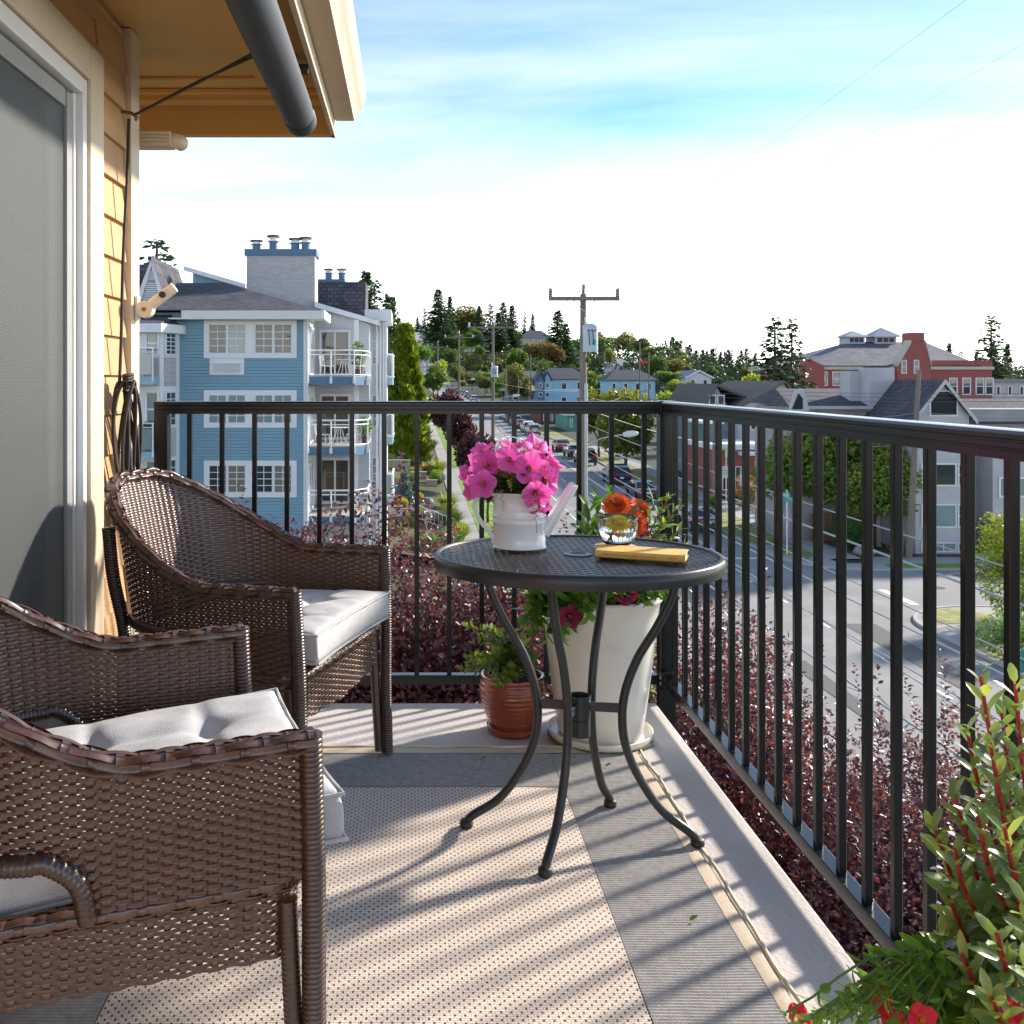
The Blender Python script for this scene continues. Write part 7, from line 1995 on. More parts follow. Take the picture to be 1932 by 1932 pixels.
sh.box('upper_roof', XW(1326, Y + 2.6), XW(1366, Y + 2.6), Y + 2.6, 83.2, ZW(800, Y + 2.6) + 0.003, ZW(795, Y + 2.6), m_white)

# ------------------------------------------------------------------ brick school on the right skyline
sc_ = BLD('school_building', 'large red brick school with slate hip roof, cupolas and stepped gable', (66, 140, -7))
Y = 135.0
x0, x1 = XW(1535, Y), XW(1850, Y)
ze = ZW(690, Y)
sc_.box('wall', x0, XW(1872, Y), Y, 160, -7, ze - 0.55, m_rbrick)
sc_.box('cornice', x0 - 0.3, XW(1874, Y), Y - 0.3, 160.3, ze - 0.55 + 0.003, ze - 0.12, M('cream_stone', (0.52, 0.47, 0.38), 0.7))
sc_.box('parapet', XW(1747, Y), XW(1872, Y), Y - 0.05, 160, ze - 0.115, ze + 0.75, m_rbrick)
vs = [(x0 - 0.5, Y - 0.4, ze), (x1, Y - 0.4, ze), (x1, 160, ze), (x0 - 0.5, 160, ze), (XW(1604, 147), 147, ZW(645, 147)), (XW(1745, 147), 147, ZW(645, 147))]
sc_.part('roof', MB().add(vs, [(0, 1, 5, 4), (1, 2, 5), (2, 3, 4, 5), (3, 0, 4)]), shingle_mat('slate', (0.15, 0.15, 0.18), (0.09, 0.09, 0.115), (0.05, 0.05, 0.06), 0.9, 0.45))
ga, gb2, gp = XW(1685, Y), XW(1748, Y), XW(1722, Y)
sc_.part('gable', MB().prism([(ga, -7), (gb2, -7), (gb2, ze - 0.1), (gp + 1.1, ZW(648, Y)), (gp - 0.9, ZW(648, Y)), (ga, ze - 0.1)], 'y', Y - 1.2, Y + 0.4), m_rbrick)
for (p, q) in (((ga, ze - 0.1), (gp - 0.9, ZW(648, Y))), ((gp + 1.1, ZW(648, Y)), (gb2, ze - 0.1))):
    sc_.part('coping', MB().prism([p, q, (q[0], q[1] + 0.45), (p[0], p[1] + 0.45)], 'y', Y - 1.35, Y + 0.45), M('cream_stone', (0.52, 0.47, 0.38), 0.7))
sc_.box('chimney', gp - 0.9, gp + 1.2, Y - 0.8, Y + 1.2, ZW(650, Y), ZW(628, Y), m_rbrick)
for px in (1692, 1715): sc_.window(XW(px, Y) , Y - 1.24, ZW(705, Y), 0.75, 1.9, 1, 2, fr=0.12, mun=0.08)
for px in (1790, 1815, 1840, 1858): sc_.window(XW(px, Y), Y - 0.06, ZW(745, Y), 1.2, 2.4, 1, 2, fr=0.14, mun=0.1)
for px in (1545, 1570, 1600, 1630): sc_.window(XW(px, Y), Y - 0.06, ZW(728, Y), 1.2, 2.0, 1, 2, fr=0.14, mun=0.1)
lg = XW(1522, Y)
sc_.part('left_gable', MB().prism([(lg - 0.9, -7), (lg + 2.2, -7), (lg + 2.2, ze), (lg + 0.2, ZW(678, Y)), (lg - 0.4, ZW(678, Y)), (lg - 0.9, ZW(690, Y))], 'y', Y - 0.6, Y + 0.5), m_rbrick)
for px in (1610, 1665):
    cx = XW(px, 147); zb = ZW(648, 147); k = 1.25 if px == 1665 else 1.0
    sc_.box('cupola', cx - 1.3 * k, cx + 1.3 * k, 146, 149, zb - 0.6, zb + 0.95, m_grey)
    for i in range(3): sc_.box('cupola_louvre', cx - 1.0 * k + i * 0.72 * k, cx - 0.45 * k + i * 0.72 * k, 145.9, 145.98, zb + 0.15, zb + 0.8, M('louvre_dark', (0.05, 0.05, 0.06), 0.7))
    sc_.part('cupola_roof', MB().add([(cx - 1.9 * k, 145.4, zb + 0.96), (cx + 1.9 * k, 145.4, zb + 0.96), (cx + 1.9 * k, 149.6, zb + 0.96), (cx - 1.9 * k, 149.6, zb + 0.96), (cx, 147.5, zb + 2.0 * k)], [(0, 1, 4), (1, 2, 4), (2, 3, 4), (3, 0, 4), (3, 2, 1, 0)]), M('lead_roof', (0.35, 0.36, 0.40), 0.5))

# ------------------------------------------------------------------ far blue apartments and the hill houses
def far_house(label, xa, xb, ytop, yeave, Y, wall, roofm, kind='hip', group=None, wins=3, depth=None, name='far_house', rows=1, yb=None, wmat=None):
    x0, x1 = XW(xa, Y), XW(xb, Y); zb = ground_z((x0 + x1) / 2, Y) - 1
    b = BLD(name, label, ((x0 + x1) / 2, Y, zb), group, 'house')
    ze, zr = ZW(yeave, Y), ZW(ytop, Y); dp = depth or max(8, (x1 - x0) * 0.7)
    if kind == 'flat':
        b.box('wall', x0, x1, Y, Y + dp, zb, ze, wall); b.box('roof', x0 - 0.4, x1 + 0.4, Y - 0.4, Y + dp + 0.4, ze + 0.005, zr, roofm)
    elif kind == 'gable':
        b.part('wall', MB().prism([(x0, zb), (x1, zb), (x1, ze), ((x0 + x1) / 2, zr - 0.15), (x0, ze)], 'y', Y, Y + dp), wall)
        b.roof_gable_x(x0, x1, Y, Y + dp, ze, zr, roofm, 0.5, 0.25, m_white)
    elif kind == 'shed':
        b.part('wall', MB().prism([(x0, zb), (x1, zb), (x1, zr - 0.3), (x0, ze)], 'y', Y, Y + dp), wall); b.part('roof', MB().prism([(x0 - 1, ze - 0.2), (x1 + 1, zr - 0.2), (x1 + 1, zr + 0.2), (x0 - 1, ze + 0.2)], 'y', Y - 1, Y + dp), roofm)
    else:
        b.box('wall', x0, x1, Y, Y + dp, zb, ze, wall); b.hip(x0, x1, Y, Y + dp, ze + 0.12, zr, roofm, inset=min(dp / 2, (x1 - x0) * 0.3), over=0.6)
    sp = (x1 - x0) / wins
    hh = min(1.5, (ze - zb) * 0.4)
    for r_ in range(rows):
        for i in range(wins): b.window(x0 + sp * (i + 0.5) - sp * 0.18, Y - 0.06, ze - 0.5 - hh - r_ * 2.9, sp * 0.36, hh, 1, 1, fr=0.14, mat=wmat)
    return b
m_sky = M('light_blue_wall', (0.30, 0.55, 0.72), 0.6, var=0.05)
m_dkroof = M('dark_far_roof', (0.075, 0.075, 0.095), 0.9, var=0.15, vscale=0.3)
m_tan = M('tan_far_wall', (0.34, 0.28, 0.21), 0.8)
b = far_house('pale blue apartments with dark hip roof behind the main utility pole', 1020, 1108, 694, 716, 190, m_sky, m_dkroof, 'hip', 'far pale blue apartments', 3, rows=2)
b.box('white_band', XW(1020, 189.9), XW(1108, 189.9), 189.85, 189.93, ZW(737, 190), ZW(734, 190), m_white)
for (pa_, pb_, yy_, mt_) in ((1014, 1026, 186.5, m_bluetrim), (1027, 1039, 187.5, m_sky)):
    ga_, gb3 = XW(pa_, yy_), XW(pb_, yy_); gm_ = (ga_ + gb3) / 2
    b.part('gable_bay', MB().prism([(ga_, -7), (gb3, -7), (gb3, ZW(717, yy_)), (gm_, ZW(703, yy_)), (ga_, ZW(717, yy_))], 'y', yy_, 190.1), mt_)
    b.part('gable_roof', MB().prism([(ga_ - 0.3, ZW(719, yy_)), (gm_, ZW(702, yy_)), (gb3 + 0.3, ZW(719, yy_)), (gb3 + 0.3, ZW(717, yy_)), (gm_, ZW(699.5, yy_)), (ga_ - 0.3, ZW(717, yy_))], 'y', yy_ - 0.4, 192), m_dkroof)
    for yw in (722, 740): b.window(gm_ - 0.35, yy_ - 0.06, ZW(yw + 9, yy_), 0.7, 0.9, 1, 1, fr=0.1)
far_house('pale blue apartments with twin gables right of the main utility pole', 1147, 1236, 697, 718, 196, m_sky, m_dkroof, 'hip', 'far pale blue apartments', 4, rows=2)
far_house('red brick store with white band and arched windows below the hill', 878, 966, 659, 664, 600, M('store_brick', (0.24, 0.07, 0.06), 0.8), M('white_roof_band', (0.55, 0.55, 0.55), 0.7), 'flat', None, 5, 20)
far_house('dark house with white slanting roof above the brick store', 872, 924, 640, 647, 660, M('plum_wall', (0.10, 0.08, 0.10), 0.8), M('white_roof', (0.62, 0.64, 0.66), 0.6), 'shed', None, 3, 14)
far_house('brown hill house with flat white eaves below the firs', 885, 926, 626, 634, 720, m_tan, M('white_roof', (0.62, 0.64, 0.66), 0.6), 'flat', None, 4, 14)
far_house('long low brown house just under the hill crest', 872, 906, 612, 620, 780, m_tan, m_dkroof, 'flat', None, 3, 14)
far_house('pale hill house with grey hip roof left of the broad fir', 985, 1040, 622, 638, 620, M('pink_wall', (0.50, 0.42, 0.38), 0.8), m_dkroof, 'hip', None, 5, 20)
far_house('tan warehouse beside the far blue apartments', 965, 1005, 700, 704, 300, m_tan, M('grey_flat_roof', (0.25, 0.26, 0.30), 0.8), 'flat', None, 2, 20)
far_house('low grey warehouse roof beside the street trees', 958, 1018, 727, 738, 210, M('grey_wall', (0.20, 0.20, 0.23), 0.8), M('grey_flat_roof', (0.25, 0.26, 0.30), 0.8), 'hip', None, 2, 14)
far_house('navy sided shed roof house left of the far blue apartments', 990, 1022, 700, 714, 230, M('navy_wall', (0.03, 0.035, 0.07), 0.7), m_dkroof, 'hip', None, 2, 12)
far_house('small blue roofed house under the right treeline', 1295, 1342, 700, 712, 230, m_wsid, M('blue_roof', (0.10, 0.15, 0.26), 0.8), 'gable', None, 2, 14)
far_house('grey flat building right of the brick school', 1872, 1960, 715, 722, 150, m_grey, M('grey_flat_roof', (0.25, 0.26, 0.30), 0.8), 'flat', None, 4, 20)
far_house('pale garage with white eaves beyond the left balconies', 742, 762, 691, 697, 240, m_tan, m_white, 'flat', None, 2, 10)
far_house('small grey roofed house among the pale trees', 1155, 1190, 676, 690, 420, m_wsid, M('pale_roof', (0.30, 0.30, 0.30), 0.8), 'hip', None, 3, 16)
far_house('green fronted shop beyond the parked silver car', 1070, 1100, 779, 784, 150, M('teal_front', (0.05, 0.28, 0.24), 0.6), m_white, 'flat', None, 2, 12)
far_house('brown shop front at the far parking lane', 1020, 1062, 765, 775, 168, M('brown_front', (0.16, 0.06, 0.03), 0.8), m_dkroof, 'flat', None, 3, 14)

# ================================================================== utility poles, lamps and wires
m_pole = M('weathered_pole', (0.20, 0.165, 0.135), 0.9, var=0.3, vscale=3, stretch=(3, 3, 0.3), bump=0.4, bscale=10)
m_galv = M('galvanised', (0.42, 0.44, 0.47), 0.45, metal=0.4, var=0.12)
m_tank = M('transformer_paint', (0.42, 0.50, 0.57), 0.45, var=0.06)
m_ins = M('porcelain', (0.22, 0.20, 0.20), 0.35)
m_inw = M('white_insulator', (0.62, 0.63, 0.66), 0.35)
def utility_pole(label, x, y, ztop, zarm, arm=1.75, tank=None, lamp=None, zg=None, lean=0.0, r=0.15, conduit=None, bus=None, ins=None):
    zg = ground_z(x, y) if zg is None else zg
    t = thing('utility_pole', label, 'utility pole', (x, y, zg), 0, 'utility poles')
    H = ztop - zg
    MB().tube([(0, 0, 0), (lean * 0.5, 0, H * 0.5), (lean, 0, H)], [r * 1.15, r, r * 0.75], 14).build('pole', m_pole, t, smooth=50)
    if zarm is not None:
        za = zarm - zg
        MB().bx(-arm, arm, -r - 0.14, -r * 0.7, za - 0.10, za + 0.10).build('crossarm', m_pole, t)
        for s_ in (-1, 1):
            MB().tube([(s_ * arm * 0.32, -r - 0.05, za - 0.07), (0, -r - 0.02, za - 0.62)], 0.022, 6).build('brace', m_galv, t)
            MB().lathe([(0.05, 0), (0.11, 0.04), (0.08, 0.09), (0.12, 0.14), (0.08, 0.2), (0.11, 0.26), (0.08, 0.44), (0, 0.46)], 12, (s_ * arm * 0.95, -r - 0.05, za + 0.07)).build('insulator', ins or m_inw, t, smooth=50)
        MB().lathe([(0.05, 0), (0.10, 0.04), (0.08, 0.09), (0.11, 0.14), (0.08, 0.2), (0.09, 0.48), (0, 0.5)], 12, (lean + 0.02, 0, H)).build('insulator', ins or m_inw, t, smooth=50)
    if tank is not None:
        ta, tb_, tx = tank
        a, b_ = ta - zg, tb_ - zg; rr = 0.37
        k = MB().lathe([(0, a), (rr * 0.97, a), (rr, a + 0.04), (rr, b_ - 0.1), (rr * 1.05, b_ - 0.09), (rr * 1.05, b_ - 0.02), (rr * 0.9, b_ + 0.06), (0, b_ + 0.12)], 28, (tx, -0.42, 0)).build('transformer', m_tank, t, smooth=50)
        for q in range(3): MB().tube([(tx - 0.18 + 0.18 * q, -0.42 - rr * 0.85, b_ - 0.25), (tx - 0.18 + 0.18 * q, -0.42 - rr - 0.12, b_ - 0.22)], [0.05, 0.035], 8).build('bushing', m_ins, k, smooth=50)
        MB().tube([(tx - 0.2, -0.42, b_ + 0.05), (tx - 0.25, -0.42, b_ + 0.42)], [0.07, 0.045], 8).build('bushing', m_inw, k, smooth=50)
        MB().bx(tx + 0.02, tx + 0.2, -0.42 - rr - 0.012, -0.42 - rr + 0.03, a + 0.35, a + 0.6).build('tank_label', M('teal_label', (0.05, 0.42, 0.36), 0.5), k)
        for q in range(2): MB().tube([(tx - 0.18 + 0.2 * q, -0.42 - rr - 0.1, b_ - 0.22), (tx - 0.12 + 0.22 * q, -0.42 - rr - 0.06, a + 0.4), (tx - 0.1 + 0.2 * q, -0.3, a - 0.1), (0.1, -0.1, a - 0.5)], 0.022, 6).build('lead', M('black_cable', (0.02, 0.02, 0.022), 0.5), k)
        for zq in (a + 0.25, b_ - 0.35): MB().bx(-0.06, 0.2, -0.4, -0.02, zq - 0.05, zq + 0.05).build('tank_bracket', m_galv, t)
    if lamp is not None:
        zl = lamp - zg
        MB().tube(smooth_path([(0.1, 0, zl - 0.6), (0.9, 0.0, zl - 0.2), (2.0, 0, zl)], 5), 0.035, 8).build('lamp_arm', m_galv, t, smooth=50)
        MB().lathe([(0, 0), (0.10, 0.05), (0.17, 0.28), (0.15, 0.55), (0.08, 0.78), (0, 0.82)], 14, (0, 0, 0), 1.0, 0.55).build('lamp_head', M('lamp_head', (0.58, 0.60, 0.63), 0.4), t, smooth=50, loc=(1.95, 0, zl), rot=(0, PI / 2 - 0.08, 0))
    if conduit: MB().tube([(0.12, -r, 0), (0.10, -r, conduit - zg)], 0.09, 10).build('conduit', m_galv, t, smooth=50)
    return t
PX_ = 8.72
utility_pole('utility pole with crossarm and grey transformer rising behind the table', PX_, 48, 5.45, 5.2, 1.75, tank=(2.55, 3.85, 0.28), lamp=ZW(820, 48), conduit=1.0, r=0.20, ins=m_ins)
utility_pole('second utility pole up the street, small transformer halfway up', PX_, 99, ZW(610, 99), ZW(618, 99), 2.6, tank=(ZW(712, 99), ZW(692, 99), 0.1), lamp=ZW(747, 99), r=0.17)
utility_pole('third utility pole up the street, brown and bare', PX_, 165, ZW(629, 165), ZW(637, 165), 2.5, lamp=ZW(716, 165), r=0.19)
utility_pole('fourth utility pole up the street', PX_, 283, ZW(646, 283), ZW(655, 283), 3.0, r=0.24)
utility_pole('farthest utility pole with a transformer tank', PX_, 440, ZW(650, 440), ZW(656, 440), 4, tank=(ZW(690, 440), ZW(676, 440), 0.1), lamp=ZW(700, 440), r=0.32)
utility_pole('leaning weathered pole standing before the grey townhouse', 26.75, 51.5, ZW(699, 51.5), None, lean=0.55, r=0.15, zg=ZS)
utility_pole('grey pole behind the right hand street trees', XW(1348, 70), 70, ZW(770, 70), None, r=0.16)
for k, (px, top, Y) in enumerate([(1001, 668, 190), (1207, 645, 150), (1224, 665, 150), (1155, 660, 240), (1140, 660, 320), (790, 672, 300), (955, 690, 170), (978, 706, 200)]):
    utility_pole(['thin pole left of the far blue apartments', 'pale pole with red tag right of the far apartments', 'short pole beside the red tagged pole', 'thin pole among the pale trees', 'slim distant pole beside the rounded pale tree', 'thin pole behind the bright cedar', 'short pole right of the second utility pole', 'leaning short pole beside the low grey warehouse'][k], XW(px, Y), Y, ZW(top, Y), None, r=0.13 if k < 3 else 0.16)
rt = MB().bx(-0.75, 0.75, -0.25, -0.15, -0.15, 0.15).build('red_banner', M('red_paint', (0.65, 0.02, 0.04), 0.5), loc=(XW(1213, 149.5), 149.6, ZW(683, 149.5))); tag(rt, 'red crosspiece high on the pale pole', 'banner')
m_wire = M('wire', (0.10, 0.10, 0.11), 0.5)
m_faint = M('bare_wire', (0.45, 0.46, 0.48), 0.5)
m_cable = M('pale_cable', (0.35, 0.36, 0.40), 0.4)
def wire(label, p0, p1, sag, r, mat=None, n=24, group='overhead wires'):
    c = Vector(p0)
    pts = []
    for i in range(n + 1):
        t = i / n
        q = Vector(p0).lerp(Vector(p1), t); q.z -= sag * 4 * t * (1 - t); pts.append(tuple(q - c))
    o = MB().tube(pts, r, 5).build('overhead_wire', mat or m_wire, loc=c, smooth=60)
    return tag(o, label, 'wire', group)
YN = -14.0
L1 = 'power line strung high along the street from the crossarms'
for dx_ in (-1.66, 0.0, 1.66):
    wire(L1, (PX_ + dx_, 47.8, 5.65), (PX_ + dx_, YN, 7.2), 0.6, 0.0025, m_faint)
    wire(L1, (PX_ + dx_, 47.8, 5.65), (PX_ + dx_ * 1.4, 98.8, ZW(612, 99) + 0.2), 0.8, 0.008)
    wire(L1, (PX_ + dx_ * 1.4, 98.8, ZW(612, 99) + 0.2), (PX_ + dx_ * 1.4, 164.8, ZW(631, 165)), 1.0, 0.012)
for i, (za, zb, sg, r) in enumerate([(-1.0, -1.2, 0.5, 0.014), (-1.9, -2.0, 0.15, 0.022), (-2.3, -2.5, 0.5, 0.012), (-2.9, -2.9, 0.4, 0.016), (-3.6, -3.5, 0.5, 0.013), (-4.6, -4.7, 0.4, 0.026), (-3.1, -5.0, 0.2, 0.013)]):
    wire(['slack communication cable slanting past the right railing'][0], (PX_ + 0.1, 47.8, za), (PX_ + 0.1 + 0.1 * i, YN, zb), sg, r, m_cable, group='communication cables')
    wire('communication cable between the first two utility poles', (PX_ + 0.1, 48.2, za), (PX_ + 0.1, 98.8, ZW(790, 99) + 0.5 + 0.5 * za * 0.4), 0.6, r, m_wire, group='communication cables up the street')
    if i < 4: wire('communication cable farther up the street', (PX_ + 0.1, 99.2, ZW(790, 99) + 0.5 + 0.5 * za * 0.4), (PX_, 164.8, ZW(745, 165) + 0.5 * za * 0.3), 0.9, 0.02, m_wire, group='communication cables far up the street')
for i, (za, zb) in enumerate([(-0.6, -2.4), (-1.4, -3.2), (-2.2, -3.9)]):
    wire('service wire crossing from the leaning pole towards the street trees', (27.1, 51.5, za), (XW(1348, 70), 70, zb), 0.25, 0.012, m_cable, group='wires at the leaning pole')
    wire('service wire running right from the leaning pole', (27.1, 51.5, za), (60, 49, za + 0.3), 0.4, 0.012, m_cable, group='wires right of the leaning pole')
for i, (ya, yb) in enumerate([(737, 742), (744, 750), (752, 757)]):
    wire('horizontal wires crossing before the brick school', AT(1240, ya - 8, 70), AT(1990, yb, 46), 0.2, 0.012, group='wires before the brick school')
for (s_, e_) in (((PX_, 47.9, 0.5), (21, 93, 0.0)), ((PX_, 47.9, -0.2), (24, 62, -3.2)), ((PX_, 98.9, 1.0), (26, 130, 0.0))):
    wire('service wire crossing the street from a utility pole', s_, e_, 0.6, 0.011, group='wires crossing the street')
# ================================================================== cars
def car_meshes(kind):
    """side profile (y forward, z up) extruded with tumblehome; returns dict of meshes"""
    if kind == 'sedan':
        L, Wd, H = 4.7, 0.90, 1.45
        body = [(-2.3, 0.35), (-2.34, 0.62), (-2.28, 0.92), (-1.75, 1.02), (-1.05, 1.40), (-0.35, 1.45), (0.35, 1.42), (1.05, 1.02), (1.9, 0.90), (2.28, 0.74), (2.35, 0.42), (2.2, 0.28), (-2.2, 0.26)]
        side = [(-1.60, 1.00), (-1.02, 1.33), (-0.35, 1.38), (0.32, 1.35), (0.90, 1.00)]
        rear = ((-1.70, 1.045), (-1.10, 1.385)); front = ((0.42, 1.40), (1.00, 1.06)); wb = 1.38
    else:
        L, Wd, H = 4.6, 0.93, 1.72
        body = [(-2.2, 0.42), (-2.27, 0.75), (-2.22, 1.10), (-2.05, 1.55), (-1.75, 1.70), (-0.6, 1.73), (0.2, 1.68), (0.95, 1.18), (1.85, 1.05), (2.22, 0.85), (2.28, 0.50), (2.12, 0.32), (-2.1, 0.32)]
        side = [(-1.92, 1.14), (-1.78, 1.56), (-0.6, 1.63), (0.15, 1.58), (0.78, 1.15)]
        rear = ((-2.235, 1.13), (-2.09, 1.53)); front = ((0.28, 1.66), (0.90, 1.24)); wb = 1.33
    zb = 1.0 if kind == 'sedan' else 1.12
    def hw(y, z):
        w = Wd * (1 - 0.10 * max(0, abs(y) / 2.3 - 0.55) / 0.45) - (0.26 * max(0, z - zb) / (H - zb) * 0.9 if z > zb else 0) - (0.05 if z < 0.4 else 0)
        return w
    n = len(body)
    V = [(-hw(y, z), y, z) for y, z in body] + [(hw(y, z), y, z) for y, z in body]
    mids = len(V)
    F = [tuple(range(n)), tuple(range(2 * n - 1, n - 1, -1))] + [(i, n + i, n + (i + 1) % n, (i + 1) % n) for i in range(n)]
    bm_ = MB().add(V, F)
    d = {'body': bm_}
    for s_, nm in ((-1, 'l'), (1, 'r')):
        g = MB(); pts = [(s_ * (hw(y, z) + 0.006), y, z) for y, z in side]; pts2 = [(p[0] - s_ * 0.03, p[1], p[2]) for p in pts]
        k = len(pts); g.add(pts + pts2, [tuple(range(k)), tuple(range(2 * k - 1, k - 1, -1))] + [(i, (i + 1) % k, k + (i + 1) % k, k + i) for i in range(k)])
        d['side_' + nm] = g
    def scr(a, b, out):
        g = MB(); o = out
        P = []
        for (y, z) in (a, b):
            for s_ in (-1, 1): P.append((s_ * (hw(y, z) - 0.10), y + o[0], z + o[1]))
        P2 = [(p[0], p[1] - o[0] * 4, p[2] - o[1] * 4) for p in P]
        g.add(P + P2, [(0, 1, 3, 2), (4, 6, 7, 5), (0, 4, 5, 1), (1, 5, 7, 3), (3, 7, 6, 2), (2, 6, 4, 0)]); return g
    d['rear_window'] = scr(rear[0], rear[1], (-0.012, 0.012)); d['windscreen'] = scr(front[0], front[1], (0.012, 0.012))
    d['wb'] = wb; d['W'] = Wd; d['hw'] = hw
    return d
CAR = {k: car_meshes(k) for k in ('sedan', 'suv')}
m_carglass = GLASSY('car_glass', (0.015, 0.02, 0.025), 0.03)
m_tyre = M('tyre', (0.02, 0.02, 0.021), 0.8); m_rimw = M('alloy', (0.5, 0.5, 0.52), 0.3, metal=0.8)
m_tail = M('tail_light', (0.45, 0.01, 0.015), 0.25); m_head = M('head_light', (0.7, 0.72, 0.75), 0.15); m_plate = M('number_plate', (0.7, 0.72, 0.72), 0.5); m_bump = M('bumper_trim', (0.04, 0.04, 0.042), 0.6)
tyre_me = MB().tube([(-0.11, 0, 0), (-0.10, 0, 0), (0.10, 0, 0), (0.11, 0, 0)], [0.29, 0.325, 0.325, 0.29], 20).mesh('tyre', m_tyre, 50)
rim_me = MB().tube([(-0.118, 0, 0), (0.118, 0, 0)], 0.21, 14).mesh('rim', m_rimw, 50)
CARP = {}
def car_proto(kind, paint):
    key = (kind, paint)
    cols = {'navy': (0.012, 0.018, 0.05), 'black': (0.012, 0.012, 0.014), 'red': (0.28, 0.01, 0.02), 'silver': (0.42, 0.42, 0.42), 'white': (0.65, 0.66, 0.68), 'grey': (0.10, 0.11, 0.12), 'blue': (0.08, 0.16, 0.30)}
    m = M('paint_' + paint, cols[paint], 0.25, metal=0.35 if paint in ('silver', 'grey', 'blue') else 0.0, var=0.03, coat=1.0)
    d = CAR[kind]
    if key not in CARP:
        CARP[key] = d['body'].mesh('body', m, 40)
    return CARP[key], d
def part_me(mb, name, mat, cache={}):
    k = (id(mb), name)
    if k not in cache: cache[k] = mb.mesh(name, mat)
    return cache[k]
LTS = {k: {'tail': MB().bx(-0.17, 0.17, -0.04, 0.04, -0.09 if k == 'sedan' else -0.16, 0.09 if k == 'sedan' else 0.16).mesh('tail_light', m_tail), 'head': MB().bx(-0.2, 0.2, -0.04, 0.04, -0.08, 0.08).mesh('head_light', m_head),
           'plate': MB().bx(-0.17, 0.17, -0.01, 0.01, -0.08, 0.08).mesh('number_plate', m_plate), 'bump': MB().bx(-0.72, 0.72, -0.05, 0.05, -0.10, 0.10).mesh('bumper', m_bump)} for k in ('sedan', 'suv')}
def car(label, kind, paint, x, y, rz=0.0, detail=True, group='parked cars', z=None):
    z = ground_z(x, y) + 0.052 if z is None else z
    slope = math.atan2(ground_z(x, y + 2) - ground_z(x, y - 2), 4)
    t = thing('parked_car', label, 'car', (x, y, z), rz, group)
    t.rotation_euler = (slope * math.cos(rz), 0, rz)
    bme, d = car_proto(kind, paint)
    b = obj('body', bme, t); bv = bev(b, 0.07, 3)
    for k in ('side_l', 'side_r'): obj('side_window', part_me(d[k], 'side_window', m_carglass), t)
    obj('rear_window', part_me(d['rear_window'], 'rear_window', m_carglass), t); obj('windscreen', part_me(d['windscreen'], 'windscreen', m_carglass), t)
    for sy in (-1, 1):
        for sx in (-1, 1):
            w = bpy.data.objects.new('wheel', None); COL.objects.link(w); adopt(w, t); w.location = (sx * (d['W'] - 0.12), sy * d['wb'], 0.325)
            obj('tyre', tyre_me, w); obj('rim', rim_me, w)
    zr = 0.80 if kind == 'sedan' else 0.98
    for sx in (-1, 1):
        obj('tail_light', LTS[kind]['tail'], t, (sx * 0.62, -2.29 if kind == 'sedan' else -2.22, zr)); obj('head_light', LTS[kind]['head'], t, (sx * 0.60, 2.22, 0.72 if kind == 'sedan' else 0.80))
    obj('number_plate', LTS[kind]['plate'], t, (0, -2.345 if kind == 'sedan' else -2.275, 0.72)); obj('bumper', LTS[kind]['bump'], t, (0, -2.31 if kind == 'sedan' else -2.24, 0.46))
    return t
PKX = 18.25
for (lab, kind, paint, x, y) in [
    ('dark navy sedan parked nearest, seen between the right railing bars', 'sedan', 'navy', 18.75, 62.5), ('black sedan parked behind the dark wagon below the lamp arm', 'sedan', 'black', PKX, 75.5), ('dark blue wagon parked just past the black sedan', 'suv', 'navy', PKX, 84.5),
    ('black off-roader parked just right of the main pole foot', 'suv', 'black', PKX, 99.5), ('dark car parked between the red sedan and the black off-roader', 'sedan', 'navy', PKX, 106.5), ('red sedan parked right of the pink flowers', 'sedan', 'red', PKX, 115), ('silver off-roader parked above the pink flowers', 'suv', 'silver', PKX, 141),
    ('grey car parked just beyond the silver off-roader', 'suv', 'white', PKX, 147.5), ('dark red car parked beyond the silver pair', 'sedan', 'red', PKX, 156), ('dark wagon in the row under the railing top', 'suv', 'grey', PKX, 164), ('black wagon in the row under the railing top', 'suv', 'black', PKX, 173), ('pale sedan last of the row under the railing top', 'sedan', 'white', PKX, 182)]:
    car(lab, kind, paint, x, y)
for i, (kind, paint, y) in enumerate([('suv', 'white', 268), ('sedan', 'blue', 282), ('sedan', 'grey', 296), ('suv', 'silver', 312), ('sedan', 'navy', 328), ('sedan', 'silver', 345), ('suv', 'grey', 362), ('sedan', 'white', 380), ('sedan', 'silver', 405), ('suv', 'white', 428)]):
    car({'white': 'white', 'blue': 'blue', 'grey': 'grey', 'silver': 'silver', 'navy': 'navy'}[paint] + ' ' + kind.replace('suv', 'off-roader') + ' in the far row of parked cars, %s from the front' % ['first', 'second', 'third', 'fourth', 'fifth', 'sixth', 'seventh', 'eighth', 'ninth', 'tenth'][i], kind, paint, PKX, y, group='cars parked far up the street')
for i, (x, y, paint) in enumerate([(15, 830, 'black'), (12.0, 1010, 'white'), (17, 1030, 'grey')]): car(['dark car driving down the far hill', 'white car near the crest of the hill', 'grey car near the crest of the hill'][i], 'sedan', paint, x, y, group='cars on the far hill')
car('silver blue sedan parked on the side street at the right', 'sedan', 'blue', 30.4, 47.6, PI / 2, z=ZS + 0.05)
for i, (x, y, p, k) in enumerate([(9.95, 210, 'white', 'sedan'), (9.95, 236, 'silver', 'suv')]): car(['white sedan parked on the left kerb far up the street', 'silver off-roader on the left kerb far up the street'][i], k, p, x, y, group='cars on the left kerb')

